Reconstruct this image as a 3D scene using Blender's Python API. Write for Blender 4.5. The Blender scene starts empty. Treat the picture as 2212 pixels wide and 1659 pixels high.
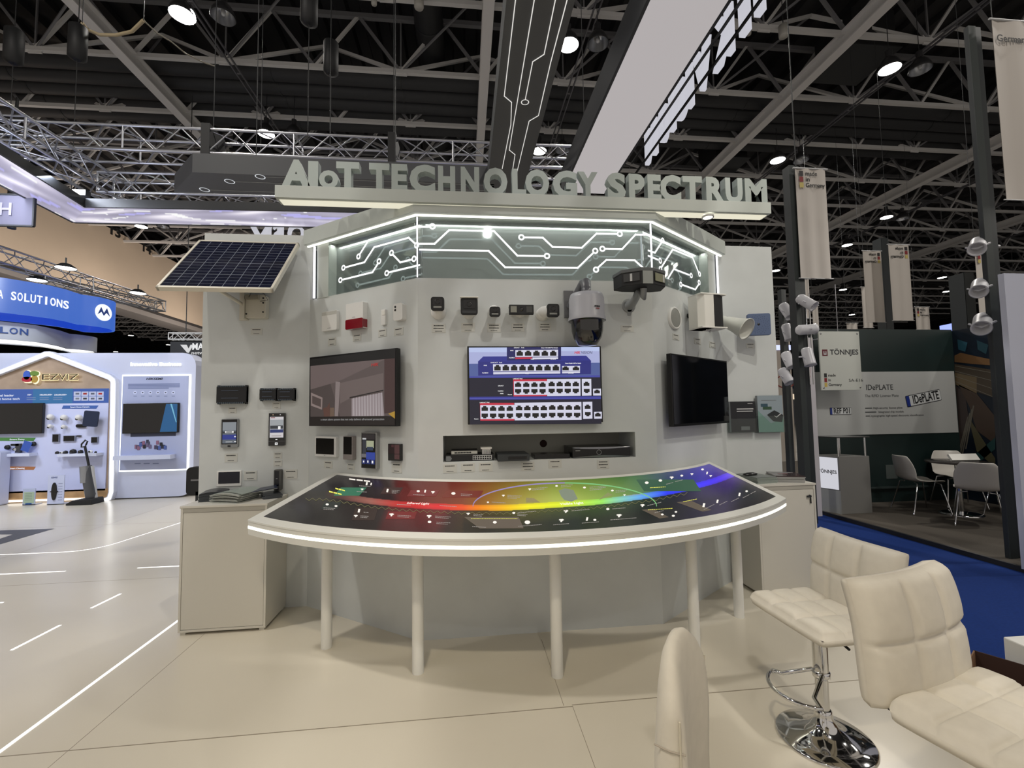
import bpy, math, random
import numpy as np
from mathutils import Matrix, Vector, Euler
random.seed(7)
SC = bpy.context.scene
COL = SC.collection
# ---------------------------------------------------------------- camera
FPX, PITCH, ROLL, YAW, EYE = 969.8, 0.05903, -0.01605, -0.10651, 1.6
CAM = Vector((0, 0, EYE))
_cy, _sy = math.cos(YAW), math.sin(YAW)
_f = Vector((-_sy*math.cos(PITCH), _cy*math.cos(PITCH), math.sin(PITCH)))
_r0 = Vector((_cy, _sy, 0)); _u0 = _r0.cross(_f)
_r = _r0*math.cos(ROLL)+_u0*math.sin(ROLL); _u = _r.cross(_f)
cd = bpy.data.cameras.new('camera'); cam = bpy.data.objects.new('camera', cd); COL.objects.link(cam)
cd.sensor_width = 36; cd.lens = FPX/2212*36; cd.clip_start = .05; cd.clip_end = 300
cam.matrix_world = Matrix(((_r.x,_u.x,-_f.x,0),(_r.y,_u.y,-_f.y,0),(_r.z,_u.z,-_f.z,EYE),(0,0,0,1)))
SC.camera = cam
# ---------------------------------------------------------------- world, exposure, lights
SC.view_settings.view_transform = 'Standard'; SC.view_settings.look = 'None'
SC.view_settings.exposure = 0.0; SC.view_settings.gamma = 1; SC.view_settings.use_curve_mapping = False
w = bpy.data.worlds.new('world'); SC.world = w; w.use_nodes = True
w.node_tree.nodes['Background'].inputs[0].default_value = (.70, .64, .58, 1)
w.node_tree.nodes['Background'].inputs[1].default_value = .70  # even ambient fill added to lift the hall, not a source in it
SC.cycles.max_bounces = 8; SC.cycles.diffuse_bounces = 4; SC.cycles.glossy_bounces = 4
SC.cycles.transparent_max_bounces = 8; SC.cycles.caustics_reflective = False; SC.cycles.caustics_refractive = False
SC.cycles.sample_clamp_indirect = 6
try: SC.cycles.use_denoising = True
except Exception: pass
def area(name, loc, target, size, power, col=(1,1,1), sy=None, spread=None):
    l = bpy.data.lights.new(name, 'AREA'); l.energy = power; l.color = col
    l.shape = 'RECTANGLE' if sy else 'DISK'; l.size = size
    if sy: l.size_y = sy
    if spread: l.spread = spread
    o = bpy.data.objects.new(name, l); COL.objects.link(o); o.location = loc
    o.rotation_euler = (Vector(target)-Vector(loc)).to_track_quat('-Z', 'Y').to_euler(); o['kind'] = 'helper'
    return o
def spot(name, loc, target, power, ang, blend=.4, col=(1,1,1), r=.08):
    l = bpy.data.lights.new(name, 'SPOT'); l.energy = power; l.color = col; l.spot_size = math.radians(ang); l.spot_blend = blend
    l.shadow_soft_size = r
    o = bpy.data.objects.new(name, l); COL.objects.link(o); o.location = loc
    o.rotation_euler = (Vector(target)-Vector(loc)).to_track_quat('-Z', 'Y').to_euler(); o['kind'] = 'helper'
    return o
WARM = (1, .87, .66); NEUT = (1, .95, .88); COOL = (.80, .86, 1)
# lamps of the hall (high bays), spots rigged over the stand, booth floods
for i, (x, y) in enumerate([(-6.4, 10.9), (3.2, 12), (12.5, 13), (-6.4, 2), (3.4, -3), (12.5, 3), (12.3, 24), (-6, 24), (3, 30)]):
    area('hall_lamp', (x, y, 11.1), (x, y, 0), .5, 420, NEUT)
spot('stand_spot', (-.6, -.6, 5.2), (-.3, 1.4, 0), 340, 62, .8, WARM, .08)
spot('stand_spot', (1.6, -.8, 5.2), (1.4, 1.2, 0), 300, 62, .8, WARM, .08)
spot('stand_spot', (.5, -2.2, 5.2), (.6, 3.3, 1.9), 80, 60, .9, NEUT, .05)
spot('stand_spot', (3.4, .4, 5.2), (2.2, 4, 2.4), 175, 50, .6, (1,.95,.8), .06)
spot('stand_spot', (-2.6, .2, 5.2), (-1.4, 4, 2.0), 110, 50, .7, (1,.95,.84), .06)
area('booth_flood', (-6.4, 6.9, 5.1), (-6.8, 9.2, 1.0), 1.0, 210, COOL)
area('booth_flood', (-9.8, 6.0, 5.1), (-9, 9.2, 1.0), 1.0, 150, COOL)
area('booth_flood', (-4.6, 3.0, 6.0), (-4.6, 4.0, 0), 1.0, 30, NEUT)
spot('booth_flood', (-9.6, 9.9, 5.9), (-10.6, 12.0, 4.6), 500, 90, .6, (.85,.92,1), .15)
for y in (19, 26, 33, 41): area('wall_washer', (-16.2, y, 5.6), (-20, y+1.5, 10.0), .6, 230, (1, .86, .74))
area('booth_flood', (7.0, 4.0, 4.2), (7.2, 6.4, 1.2), .8, 34, NEUT)
# ---------------------------------------------------------------- pixels (2212 x 1659) to rays and planes
def ray(px, py):
    d = _f*FPX + _r*(px-1106) - _u*(py-829.5); return d.normalized()
def onz(px, py, z=0.0):
    d = ray(px, py); return CAM + d*((z-EYE)/d.z)
def onplane(px, py, p, n):
    d = ray(px, py); n = Vector(n); return CAM + d*((Vector(p)-CAM).dot(n)/d.dot(n))
def above(px, py, q):
    d = ray(px, py); q = Vector(q); t = (q.x*d.x+q.y*d.y)/(d.x*d.x+d.y*d.y); return CAM + d*t
# ---------------------------------------------------------------- materials
def srgb(h):
    h = h.lstrip('#'); c = [int(h[i:i+2], 16)/255 for i in (0, 2, 4)]
    return tuple(v/12.92 if v <= .04045 else ((v+.055)/1.055)**2.4 for v in c)
_m = {}
def mat(col, rough=.5, metal=0.0, spec=.5, noise=0.0, nscale=40, bump=0.0, coat=0.0, name=None, alpha=1.0, trans=0.0):
    if isinstance(col, str): col = srgb(col)
    k = (tuple(round(c, 4) for c in col), rough, metal, spec, noise, nscale, bump, coat, alpha, trans)
    if k in _m: return _m[k]
    m = bpy.data.materials.new(name or 'surface'); m.use_nodes = True; nt = m.node_tree; b = nt.nodes['Principled BSDF']
    b.inputs['Base Color'].default_value = (*col, 1); b.inputs['Roughness'].default_value = rough
    b.inputs['Metallic'].default_value = metal; b.inputs['Specular IOR Level'].default_value = spec
    b.inputs['Coat Weight'].default_value = coat; b.inputs['Alpha'].default_value = alpha
    b.inputs['Transmission Weight'].default_value = trans
    if noise or bump:
        tc = nt.nodes.new('ShaderNodeTexCoord'); n = nt.nodes.new('ShaderNodeTexNoise'); n.inputs['Scale'].default_value = nscale
        n.inputs['Detail'].default_value = 4
        nt.links.new(tc.outputs['Object'], n.inputs['Vector'])
        if noise:
            r = nt.nodes.new('ShaderNodeMapRange'); r.inputs[3].default_value = 1-noise; r.inputs[4].default_value = 1+noise
            r.inputs[1].default_value = .3; r.inputs[2].default_value = .7
            nt.links.new(n.outputs['Fac'], r.inputs[0])
            x = nt.nodes.new('ShaderNodeVectorMath'); x.operation = 'SCALE'; x.inputs[0].default_value = col
            nt.links.new(r.outputs[0], x.inputs['Scale']); nt.links.new(x.outputs[0], b.inputs['Base Color'])
        if bump:
            bp = nt.nodes.new('ShaderNodeBump'); bp.inputs['Strength'].default_value = bump; bp.inputs['Distance'].default_value = .002
            nt.links.new(n.outputs['Fac'], bp.inputs['Height']); nt.links.new(bp.outputs[0], b.inputs['Normal'])
    _m[k] = m; return m
def emi(col, s=1.0):
    if isinstance(col, str): col = srgb(col)
    k = ('e', tuple(round(c, 4) for c in col), s)
    if k in _m: return _m[k]
    m = bpy.data.materials.new('light'); m.use_nodes = True; nt = m.node_tree; b = nt.nodes['Principled BSDF']
    b.inputs['Base Color'].default_value = (.02, .02, .02, 1); b.inputs['Roughness'].default_value = .35
    b.inputs['Emission Color'].default_value = (*col, 1); b.inputs['Emission Strength'].default_value = s
    _m[k] = m; return m
def vcol_emi(name, s=1.0, rough=.3):
    m = bpy.data.materials.new(name); m.use_nodes = True; nt = m.node_tree; b = nt.nodes['Principled BSDF']
    a = nt.nodes.new('ShaderNodeVertexColor'); a.layer_name = 'print'
    b.inputs['Base Color'].default_value = (.015, .015, .015, 1); b.inputs['Roughness'].default_value = rough
    nt.links.new(a.outputs[0], b.inputs['Emission Color']); b.inputs['Emission Strength'].default_value = s
    return m
WHITE = mat('#dddcd6', .45, noise=.02, nscale=6); WALLW = mat('#c5c9c9', .55, noise=.03, nscale=5)
GREYW = mat('#b4bab6', .5, noise=.03, nscale=6); BLACK = mat('#0b0b0d', .25); BLACKM = mat('#101113', .6)
DGREY = mat('#2a2c2e', .5); MGREY = mat('#6f7376', .45); LGREY = mat('#b9babb', .45); PLAST = mat('#d9d9d7', .38)
GLOSSK = mat('#050507', .08, coat=.5); CHROME = mat('#dcdcdc', .06, 1.0); ALU = mat('#b8bac0', .28, 1.0); STEEL = mat('#8f8f92', .35, .9)
GLOW = emi('#ffffff', 2.2); GLOWY = emi((1, .97, .78), 2.6); CARD = mat('#c2c3be', .35); INK = mat('#1a1a1a', .6); REDP = mat('#5d0f18', .3)
# ---------------------------------------------------------------- mesh builder
class MB:
    def __init__(s): s.v = []; s.f = []; s.mi = []; s.mats = []; s.sm = []
    def _mi(s, m):
        if m not in s.mats: s.mats.append(m)
        return s.mats.index(m)
    def add(s, vs, fs, m, M=None, smooth=False):
        o = len(s.v); i = s._mi(m)
        for p in vs:
            p = Vector(p); s.v.append(tuple(M @ p) if M else tuple(p))
        for f in fs: s.f.append([o+k for k in f]); s.mi.append(i); s.sm.append(smooth)
        return s
    def box(s, a, b, m, M=None):
        x0, x1 = sorted((a[0], b[0])); y0, y1 = sorted((a[1], b[1])); z0, z1 = sorted((a[2], b[2]))
        vs = [(x0,y0,z0),(x1,y0,z0),(x1,y1,z0),(x0,y1,z0),(x0,y0,z1),(x1,y0,z1),(x1,y1,z1),(x0,y1,z1)]
        return s.add(vs, [(0,3,2,1),(4,5,6,7),(0,1,5,4),(1,2,6,5),(2,3,7,6),(3,0,4,7)], m, M)
    def prism(s, poly, y0, y1, m, M=None, smooth=False):
        n = len(poly); vs = [(x, y0, z) for x, z in poly]+[(x, y1, z) for x, z in poly]
        ar = sum(poly[i][0]*poly[(i+1) % n][1]-poly[(i+1) % n][0]*poly[i][1] for i in range(n))
        idx = list(range(n)) if ar > 0 else list(range(n))[::-1]
        fs = [idx, [n+k for k in idx[::-1]]]
        for k in range(n):
            a, b = idx[k], idx[(k+1) % n]; fs.append([b, a, n+a, n+b])
        return s.add(vs, fs, m, M, False)
    def rbox(s, x0, z0, x1, z1, y0, y1, r, m, M=None, n=5):
        return s.prism(rpoly(x0, z0, x1, z1, r, n), y0, y1, m, M)
    def tube(s, pts, r, m, n=10, M=None, closed=False, smooth=True):
        pts = [Vector(p) for p in pts]; N = len(pts); rs = r if isinstance(r, (list, tuple)) else [r]*N
        vs = []; up = None
        for i, p in enumerate(pts):
            if closed: t = (pts[(i+1) % N]-pts[i-1]).normalized()
            else: t = (pts[min(i+1, N-1)]-pts[max(i-1, 0)]).normalized()
            if up is None: up = Vector((0,0,1)) if abs(t.z) < .9 else Vector((1,0,0))
            a = (up-t*up.dot(t)).normalized(); b = t.cross(a); up = a
            for k in range(n):
                an = 2*math.pi*k/n+math.pi/n; vs.append(p+(a*math.cos(an)+b*math.sin(an))*rs[i])
        fs = []
        for i in range(N if closed else N-1):
            j = (i+1) % N
            for k in range(n): fs.append((i*n+k, i*n+(k+1) % n, j*n+(k+1) % n, j*n+k))
        s.add(vs, fs, m, M, smooth and n > 4)
        if not closed:
            s.add(vs[:n], [list(range(n))[::-1]], m, M); s.add(vs[-n:], [list(range(n))], m, M)
        return s
    def lathe(s, prof, m, M=None, n=32, a0=0, a1=2*math.pi, smooth=True):
        vs = []; full = abs(a1-a0-2*math.pi) < 1e-6; K = n if full else n+1
        for r, z in prof:
            for k in range(K):
                a = a0+(a1-a0)*k/n; vs.append((r*math.cos(a), r*math.sin(a), z))
        fs = []
        for i in range(len(prof)-1):
            for k in range(n): fs.append((i*K+k, i*K+(k+1) % K, (i+1)*K+(k+1) % K, (i+1)*K+k))
        return s.add(vs, fs, m, M, smooth)
    def cyl(s, p0, p1, r, m, n=20, M=None): return s.tube([p0, p1], r, m, n, M)
    def text(s, t, size, m, M, depth=.002, bold=0.0, ax='CENTER', ay='CENTER', w=None, mirror=False, shear=0, res=3):
        c = bpy.data.curves.new('t', 'FONT'); c.body = t; c.size = size; c.extrude = depth/2; c.offset = bold*size
        c.align_x = ax; c.align_y = ay; c.resolution_u = res; c.shear = shear
        o = bpy.data.objects.new('t', c); COL.objects.link(o)
        dg = bpy.context.evaluated_depsgraph_get(); me = bpy.data.meshes.new_from_object(o.evaluated_get(dg))
        vs = [v.co.copy() for v in me.vertices]; fs = [list(p.vertices) for p in me.polygons]
        bpy.data.objects.remove(o); bpy.data.curves.remove(c); bpy.data.meshes.remove(me)
        if not vs: return s
        if w:
            xs = [v.x for v in vs]; cw = max(xs)-min(xs)
            k = w/cw
            for v in vs: v.x *= k
        out = [Vector(((-v.x if mirror else v.x), -v.z, v.y)) for v in vs]
        if mirror: fs = [f[::-1] for f in fs]
        return s.add(out, fs, m, M)
    def build(s, name, parent=None, bevel=0, loc=None, sub=0, seg=2):
        me = bpy.data.meshes.new(name); me.from_pydata(s.v, [], s.f)
        for m in s.mats: me.materials.append(m)
        me.polygons.foreach_set('material_index', s.mi); me.polygons.foreach_set('use_smooth', s.sm); me.update()
        o = bpy.data.objects.new(name, me); COL.objects.link(o)
        if loc is not None: o.location = loc
        if parent: o.parent = parent
        if bevel:
            b = o.modifiers.new('b', 'BEVEL'); b.width = bevel; b.segments = seg; b.limit_method = 'ANGLE'; b.harden_normals = False
        if sub:
            b = o.modifiers.new('s', 'SUBSURF'); b.levels = sub; b.render_levels = sub
        return o
def rpoly(x0, z0, x1, z1, r, n=5):
    P = []
    for cx, cz, a in ((x1-r, z1-r, 0), (x0+r, z1-r, 90), (x0+r, z0+r, 180), (x1-r, z0+r, 270)):
        for k in range(n+1):
            t = math.radians(a+90*k/n); P.append((cx+r*math.cos(t), cz+r*math.sin(t)))
    return P
def ell(cx, cz, rx, rz, n=24): return [(cx+rx*math.cos(2*math.pi*k/n), cz+rz*math.sin(2*math.pi*k/n)) for k in range(n)]
T = Matrix.Translation
def Rz(a): return Matrix.Rotation(a, 4, 'Z')
def Rx(a): return Matrix.Rotation(a, 4, 'X')
def Ry(a): return Matrix.Rotation(a, 4, 'Y')
def tag(o, label, cat, group=None, kind=None):
    o['label'] = label; o['category'] = cat
    if group: o['group'] = group
    if kind: o['kind'] = kind
    return o
def thing(name, label, cat, M=None, group=None):
    o = bpy.data.objects.new(name, None); COL.objects.link(o); o.empty_display_size = .1
    if M is not None: o.matrix_world = M if isinstance(M, Matrix) else T(M)
    return tag(o, label, cat, group)
def struct(o): o['kind'] = 'structure'; return o
# frames: local x = to the right along the wall, y = into the wall, z = up
class Fr:
    def __init__(s, x, y, a=0.0): s.M = T((x, y, 0)) @ Rz(a); s.I = s.M.inverted(); s.n = (s.M.to_3x3() @ Vector((0, 1, 0)))
    def at(s, px, py, off=0.0):
        p = onplane(px, py, s.M @ Vector((0, -off, 0)), s.n); q = s.I @ p; return q.x, q.z
    def rect(s, x0, y0, x1, y1, off=0.0):
        a = s.at(x0, (y0+y1)/2, off); b = s.at(x1, (y0+y1)/2, off); c = s.at((x0+x1)/2, y0, off); d = s.at((x0+x1)/2, y1, off)
        return (a[0]+b[0])/2, (c[1]+d[1])/2, abs(b[0]-a[0]), abs(c[1]-d[1])
    def put(s, x, z, off=0.0): return s.M @ T((x, -off, z))
SA = math.radians(35.5)
AX, BX, WY = -.332, 1.454, 3.30
FC = Fr(0, WY); FL = Fr(AX, WY, -SA); FRR = Fr(BX, WY, SA)
ca, sa = math.cos(SA), math.sin(SA); PL = 1.215
LXc, RXc, FLY = AX-PL*ca, BX+PL*ca, WY+PL*sa
FF = Fr(0, FLY)
# ================================================================ THE SETTING
def floormat():
    m = mat('#c9c2b2', .28, noise=.035, nscale=1.3, spec=.5, name='floor'); return m
b = MB(); b.box((-40, -6, -.05), (3.02, 10.2, 0), mat('#cfc8b8', .22, noise=.03, nscale=1.1)); struct(b.build('floor'))
b = MB(); b.box((3.02, -6, -.06), (5.26, 14, -.012), mat('#0d2b68', .95, noise=.12, nscale=60, spec=.2)); struct(b.build('floor'))
b = MB(); b.box((5.26, -6, -.06), (70, 14, -.014), mat('#8f8b84', .8, noise=.1, nscale=3)); b.box((3.02, 14, -.06), (70, 95, -.014), mat('#8f8b84', .8, noise=.1, nscale=3)); struct(b.build('floor'))
b = MB(); b.box((-70, 10.2, -.06), (3.02, 95, -.012), mat('#8a8884', .6, noise=.1, nscale=3)); struct(b.build('floor'))
# joints between floor boards and the edge profile
jm = mat('#857b6a', .6)
def joint(p, q, wd=.004):
    p = onz(*p); q = onz(*q); d = (q-p).normalized(); n = Vector((-d.y, d.x, 0))*wd/2
    bb = MB(); bb.add([p-n, q-n, q+n, p+n], [(0,1,2,3)], jm, T((0,0,.0008))); return bb
b = MB()
for x0, y0, x1, y1 in ((-2.9, 2.475, .566, 2.478), (.566, 2.487, 2.9, 2.49), (.566, 2.478, .566, -1), (-1.912, -1, -1.912, 3.62), (.52, 2.49, .52, 3.2), (-9, 4.9, -2.2, 4.9), (-5.3, 1, -5.3, 8.9), (-9, 7.4, -2.2, 7.4)):
    b.box((x0-.0012, y0-.0012, 0), (x1+.0012, y1+.0012, .0006), jm)
struct(b.build('trim_1'))
b = MB(); b.box((2.99, -6, -.012), (3.03, 10.2, .004), mat('#e4e0d4', .4)); struct(b.build('trim_2'))
# raised grey carpet platform of the neighbouring stand
b = MB(); b.box((5.28, -2, -.011), (16, 12, .035), mat('#4a443c', .95, noise=.15, nscale=90)); b.box((5.25, -2, -.011), (5.285, 12, .04), mat('#202020', .5)); struct(b.build('floor'))
# hall walls
hw = mat('#26262a', .8, noise=.1, nscale=1)
b = MB(); b.box((-72, 95, -.06), (72, 95.4, 14.6), hw); struct(b.build('wall_back'))
b = MB(); b.box((-72.4, -8, -.06), (-72, 95, 14.6), hw); struct(b.build('wall_left'))
b = MB(); b.box((72, -8, -.06), (72.4, 95, 14.6), hw); struct(b.build('wall_right'))
# roof deck with ridges
b = MB(); dk = mat('#303032', .5, .2)
x = -72
while x < 72:
    b.add([(x, -8, 14.3), (x+.35, -8, 14.3), (x+.42, -8, 14.48), (x+.75, -8, 14.48), (x+.82, -8, 14.3),
           (x, 95, 14.3), (x+.35, 95, 14.3), (x+.42, 95, 14.48), (x+.75, 95, 14.48), (x+.82, 95, 14.3)],
          [(0,1,6,5),(1,2,7,6),(2,3,8,7),(3,4,9,8)], dk); x += .82
struct(b.build('ceiling'))
# bulkhead wall on the left, with a pale soffit strip under it
b = MB(); b.box((-20.6, 2, 8.35), (-20, 92, 12.35), mat('#c9b9a6', .8, noise=.04, nscale=.4)); b.box((-20.7, 2, 8.3), (-19.97, 92, 8.42), mat('#3a3838', .6))
b.box((-21.6, 2, 8.0), (-20.15, 92, 8.3), mat('#8a8684', .7))
bw = b.build('wall_bulkhead'); struct(bw)
for t, p in (('13', (248, 501)), ('14', (316, 538))):
    q = onplane(*p, (-19.99, 0, 0), (1, 0, 0))
    MB().text(t, .75, INK, T((-19.985, q.y, q.z)) @ Rz(math.radians(90)), .01, .03, w=.75).build('number', bw)
# ---- the stand's own walls
def slab(fr, x0, x1, z0, z1, th, m): return MB().box((x0, 0, z0), (x1, th, z1), m, fr.M)
NX0, NX1, NZ0, NZ1 = -.155, 1.283, 1.236, 1.424
b = MB(); wm = WALLW; ZT = 2.58
for a in (((AX, 0, 0), (NX0, .1, ZT)), ((NX1, 0, 0), (BX, .1, ZT)), ((NX0, 0, 0), (NX1, .1, NZ0)), ((NX0, 0, NZ1), (NX1, .1, ZT))): b.box(*a, wm, FC.M)
b.box((NX0-.01, .1, NZ0-.01), (NX1+.01, .36, NZ0), wm, FC.M); b.box((NX0-.01, .1, NZ1), (NX1+.01, .36, NZ1+.01), wm, FC.M)
b.box((NX0-.01, .1, NZ0), (NX0, .36, NZ1), wm, FC.M); b.box((NX1, .1, NZ0), (NX1+.01, .36, NZ1), wm, FC.M); b.box((NX0-.01, .36, NZ0-.01), (NX1+.01, .37, NZ1+.01), mat('#a5a59d', .6), FC.M)
b.box((AX, .0, ZT), (BX, .4, ZT+.004), wm, FC.M)
struct(b.build('wall_center'))
b = MB().box((-PL, 0, 0), (0, .1, ZT), wm, FL.M).box((-PL, 0, ZT), (.0, .4, ZT+.004), wm, FL.M); struct(b.build('wall_center_left'))
b = MB().box((0, 0, 0), (PL, .1, ZT), wm, FRR.M).box((0, 0, ZT), (PL, .4, ZT+.004), wm, FRR.M); struct(b.build('wall_center_right'))
b = MB().box((-2.19, 0, 0), (LXc+.02, .12, 3.155), wm, FF.M); struct(b.build('wall_flank_left'))
b = MB().box((RXc-.02, 0, 0), (2.995, .12, 3.155), wm, FF.M); struct(b.build('wall_flank_right'))
# fascia over the glazed band, bent round the three panels
def bend(off, ext=0.0):
    # plan polyline parallel to the three wall faces, 'off' metres in front of them
    c, s_ = math.cos(SA/2), math.sin(SA/2)
    k = off/c
    pa = (AX-k*s_, WY-k*c); pb = (BX+k*s_, WY-k*c)
    nl = (-sa, -ca); nr = (sa, -ca)
    la = (LXc-ext*ca+nl[0]*off, FLY+ext*sa+nl[1]*off); rb = (RXc+ext*ca+nr[0]*off, FLY+ext*sa+nr[1]*off)
    return [la, pa, pb, rb]
def band(off0, off1, z0, z1, m, ext=0.0, bb=None):
    bb = bb or MB(); F0 = bend(off0, ext); F1 = bend(off1, ext)
    for i in range(3):
        q = [F0[i], F0[i+1], F1[i+1], F1[i]]
        vs = [(*p, z0) for p in q]+[(*p, z1) for p in q]
        bb.add(vs, [(0,3,2,1),(4,5,6,7),(0,1,5,4),(1,2,6,5),(2,3,7,6),(3,0,4,7)], m)
    return bb
b = band(.07, -.42, 3.05, 3.175, GREYW); struct(b.build('trim_3'))
b = band(.034, .018, 3.04, 3.05, emi((1, .98, .86), 2.0)); o = b.build('led_strip')
tag(o, 'thin glowing strip under the grey fascia above the circuit panels', 'led light')
# glazed band
gm = bpy.data.materials.new('acrylic'); gm.use_nodes = True; nt = gm.node_tree; nt.nodes.clear()
_o = nt.nodes.new('ShaderNodeOutputMaterial'); _t = nt.nodes.new('ShaderNodeBsdfTransparent'); _g = nt.nodes.new('ShaderNodeBsdfGlossy'); _x = nt.nodes.new('ShaderNodeMixShader'); _lw = nt.nodes.new('ShaderNodeLayerWeight'); _pw = nt.nodes.new('ShaderNodeMath'); _pw.operation = 'POWER'; _pw.inputs[1].default_value = 5; _fr = nt.nodes.new('ShaderNodeMath'); _fr.operation = 'MULTIPLY_ADD'; _fr.inputs[1].default_value = .8; _fr.inputs[2].default_value = .035
_lw.inputs[0].default_value = .5; nt.links.new(_lw.outputs['Facing'], _pw.inputs[0]); nt.links.new(_pw.outputs[0], _fr.inputs[0]); _g.inputs['Roughness'].default_value = .03; _t.inputs[0].default_value = (.93, .96, .95, 1)
nt.links.new(_fr.outputs[0], _x.inputs[0]); nt.links.new(_t.outputs[0], _x.inputs[1]); nt.links.new(_g.outputs[0], _x.inputs[2]); nt.links.new(_x.outputs[0], _o.inputs[0])
ACR = gm
BACKM = mat('#8d9393', .03, .42, spec=.8, noise=.1, nscale=2.5)
LINE = emi('#ffffff', 1.4)
def c5(p): return (660+p[0]/2.458, 420+p[1]/2.458)
def trace(fr, polys, circs, o, parent):
    for pl_ in polys:
        P = [fr.at(*c5(p), .012) for p in pl_]
        bb = MB()
        for k in range(len(P)-1):
            (x0, z0), (x1, z1) = P[k], P[k+1]; L = math.hypot(x1-x0, z1-z0); a = math.atan2(z1-z0, x1-x0)
            bb.box((-.005, -.002, -.0062), (L+.005, .001, .0062), LINE, fr.M @ T((x0, -.012, z0)) @ Ry(-a))
        bb.build('circuit_line', parent)
    for c in circs:
        x, z = fr.at(*c5(c), .012); bb = MB()
        for k in range(20):
            a0, a1 = 2*math.pi*k/20, 2*math.pi*(k+1)/20
            bb.add([(x+r*math.cos(a), -.014, z+r*math.sin(a)) for r, a in ((.012, a0), (.012, a1), (.024, a1), (.024, a0))], [(0,1,2,3)], LINE, fr.M)
        bb.build('circuit_node', parent)
def panel(n, fr, x0, x1, polys, circs):
    o = MB().box((x0, -.012+.002, ZT+.006), (x1, -.004, 3.045), ACR, fr.M).build('window_%d' % n); struct(o)
    bb = MB().box((x0-.3 if n == 1 else x0, .075, ZT+.004), (x1+.3 if n == 3 else x1, .085, 3.05), BACKM, fr.M); struct(bb.build('trim_%d' % (3+n)))
    trace(fr, polys, circs, o, o)
panel(2, FC, AX+.02, BX-.02,
      [[(607,172),(660,172)], [(607,262),(685,262),(762,190),(1000,194),(1125,325),(1270,327)], [(607,293),(972,300),(1060,387),(1445,390),(1530,308)],
       [(1160,228),(1260,230),(1312,279),(1467,283),(1545,208),(1655,210)], [(1590,289),(1680,291),(1752,213),(1812,214)], [(1551,390),(1597,348),(1748,350),(1812,408)]],
      [(674,170),(1282,327),(1538,300),(1146,228),(1668,210),(1576,289),(1542,400)])
panel(1, FL, -.97, -.02,
      [[(288,318),(335,243),(603,166)], [(216,386),(313,360),(365,280),(548,230),(583,262)], [(200,452),(356,413),(386,365)], [(466,322),(503,361),(565,345)], [(446,413),(605,375)]],
      [(282,330),(202,390),(591,270),(186,455),(391,355),(457,311),(577,342),(432,418)])
panel(3, FRR, .02, .97,
      [[(1820,298),(1855,310),(1890,255)], [(1820,326),(1870,346)], [(1890,386),(1950,292),(2055,335),(2085,410)], [(1925,445),(1955,396),(2036,427)], [(2004,481),(2070,505),(2086,480)]],
      [(1896,245),(1882,352),(1884,396),(2091,423),(2047,431),(1992,478),(2089,468)])
for fr, xa, xb in ((FL, -.97, -.03), (FC, AX+.05, BX-.05), (FRR, .03, .97)):
    l_ = area('led_strip_light', fr.M @ Vector(((xa+xb)/2, .035, 3.03)), fr.M @ Vector(((xa+xb)/2, .05, 2.6)), .03, 1.3*(xb-xa), (1, .98, .92), sy=xb-xa)
    l_.rotation_euler = (Matrix.Rotation({FL: -SA, FC: 0, FRR: SA}[fr]+math.pi/2, 4, 'Z')).to_euler()
for fr, x in ((FL, -1.13), (FRR, 1.13)):
    sg = -1 if x < 0 else 1
    bb = MB().box((sg*.97, -.005, ZT), (sg*1.12, .4, 3.05), GREYW, fr.M); struct(bb.build('trim_%d' % (7 if sg < 0 else 8)))
for i, (fr, x, lb) in enumerate(((FL, -1.135, 'upright glowing strip at the left end of the glazed band'), (FC, AX, 'upright glowing strip on the left bend of the glazed band'), (FC, BX, 'upright glowing strip on the right bend of the glazed band'), (FRR, 1.135, 'upright glowing strip at the right end of the glazed band'))):
    wd = .008 if i in (0, 3) else .004
    tag(MB().box((x-wd, -.026, ZT+.005), (x+wd, -.014, 3.034), emi((.93, .93, 1), 2.2), fr.M).build('led_strip'), lb, 'led light')
# ---- sign board and letters
BY = 3.2; FB = Fr(0, BY)
bb = MB().box((-1.30, 0, 3.11), (2.41, .12, 3.2), GREYW, FB.M)
sb = bb.build('sign_board', bevel=.002); tag(sb, 'long pale grey board carrying the raised title letters', 'sign board')
MB().box((-1.28, .03, 3.104), (2.39, .11, 3.1095), emi((.95, .90, .70), .8), FB.M).build('underside', sb)
for i, q in enumerate([(1535, 462)]):
    p = onplane(*q, (0, 0, 3.1), (0, 0, 1)); dl = thing('downlight', 'round lit downlight under the right arm of the sign board', 'downlight', (p.x, 3.26, 3.1))
    MB().lathe([(.0, -.012), (.035, -.012)], emi((1, .95, .8), 6), n=20).build('lens', dl); MB().lathe([(.035, -.014), (.045, -.014), (.045, 0)], PLAST, n=20).build('rim', dl)
SIGN = [('A',607,674,1),('I',666,688,1),('o',689,732,.8),('T',726,777,1),('T',797,842,1),('E',844,879,1),('C',884,941,1),('H',946,984,1),('N',995,1036,1),('O',1044,1097,1),('L',1104,1135,1),('O',1134,1187,1),('G',1194,1248,1),('Y',1248,1292,1),('S',1311,1352,1),('P',1356,1391,1),('E',1397,1427,1),('C',1424,1471,1),('T',1474,1517,1),('R',1521,1561,1),('U',1566,1604,1),('M',1608,1657,1)]
SM = mat('#a3adab', .45)
tt = thing('title_lettering', 'raised grey letters reading AIoT TECHNOLOGY SPECTRUM on the board', 'sign', (0.55, BY, 3.2))
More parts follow.
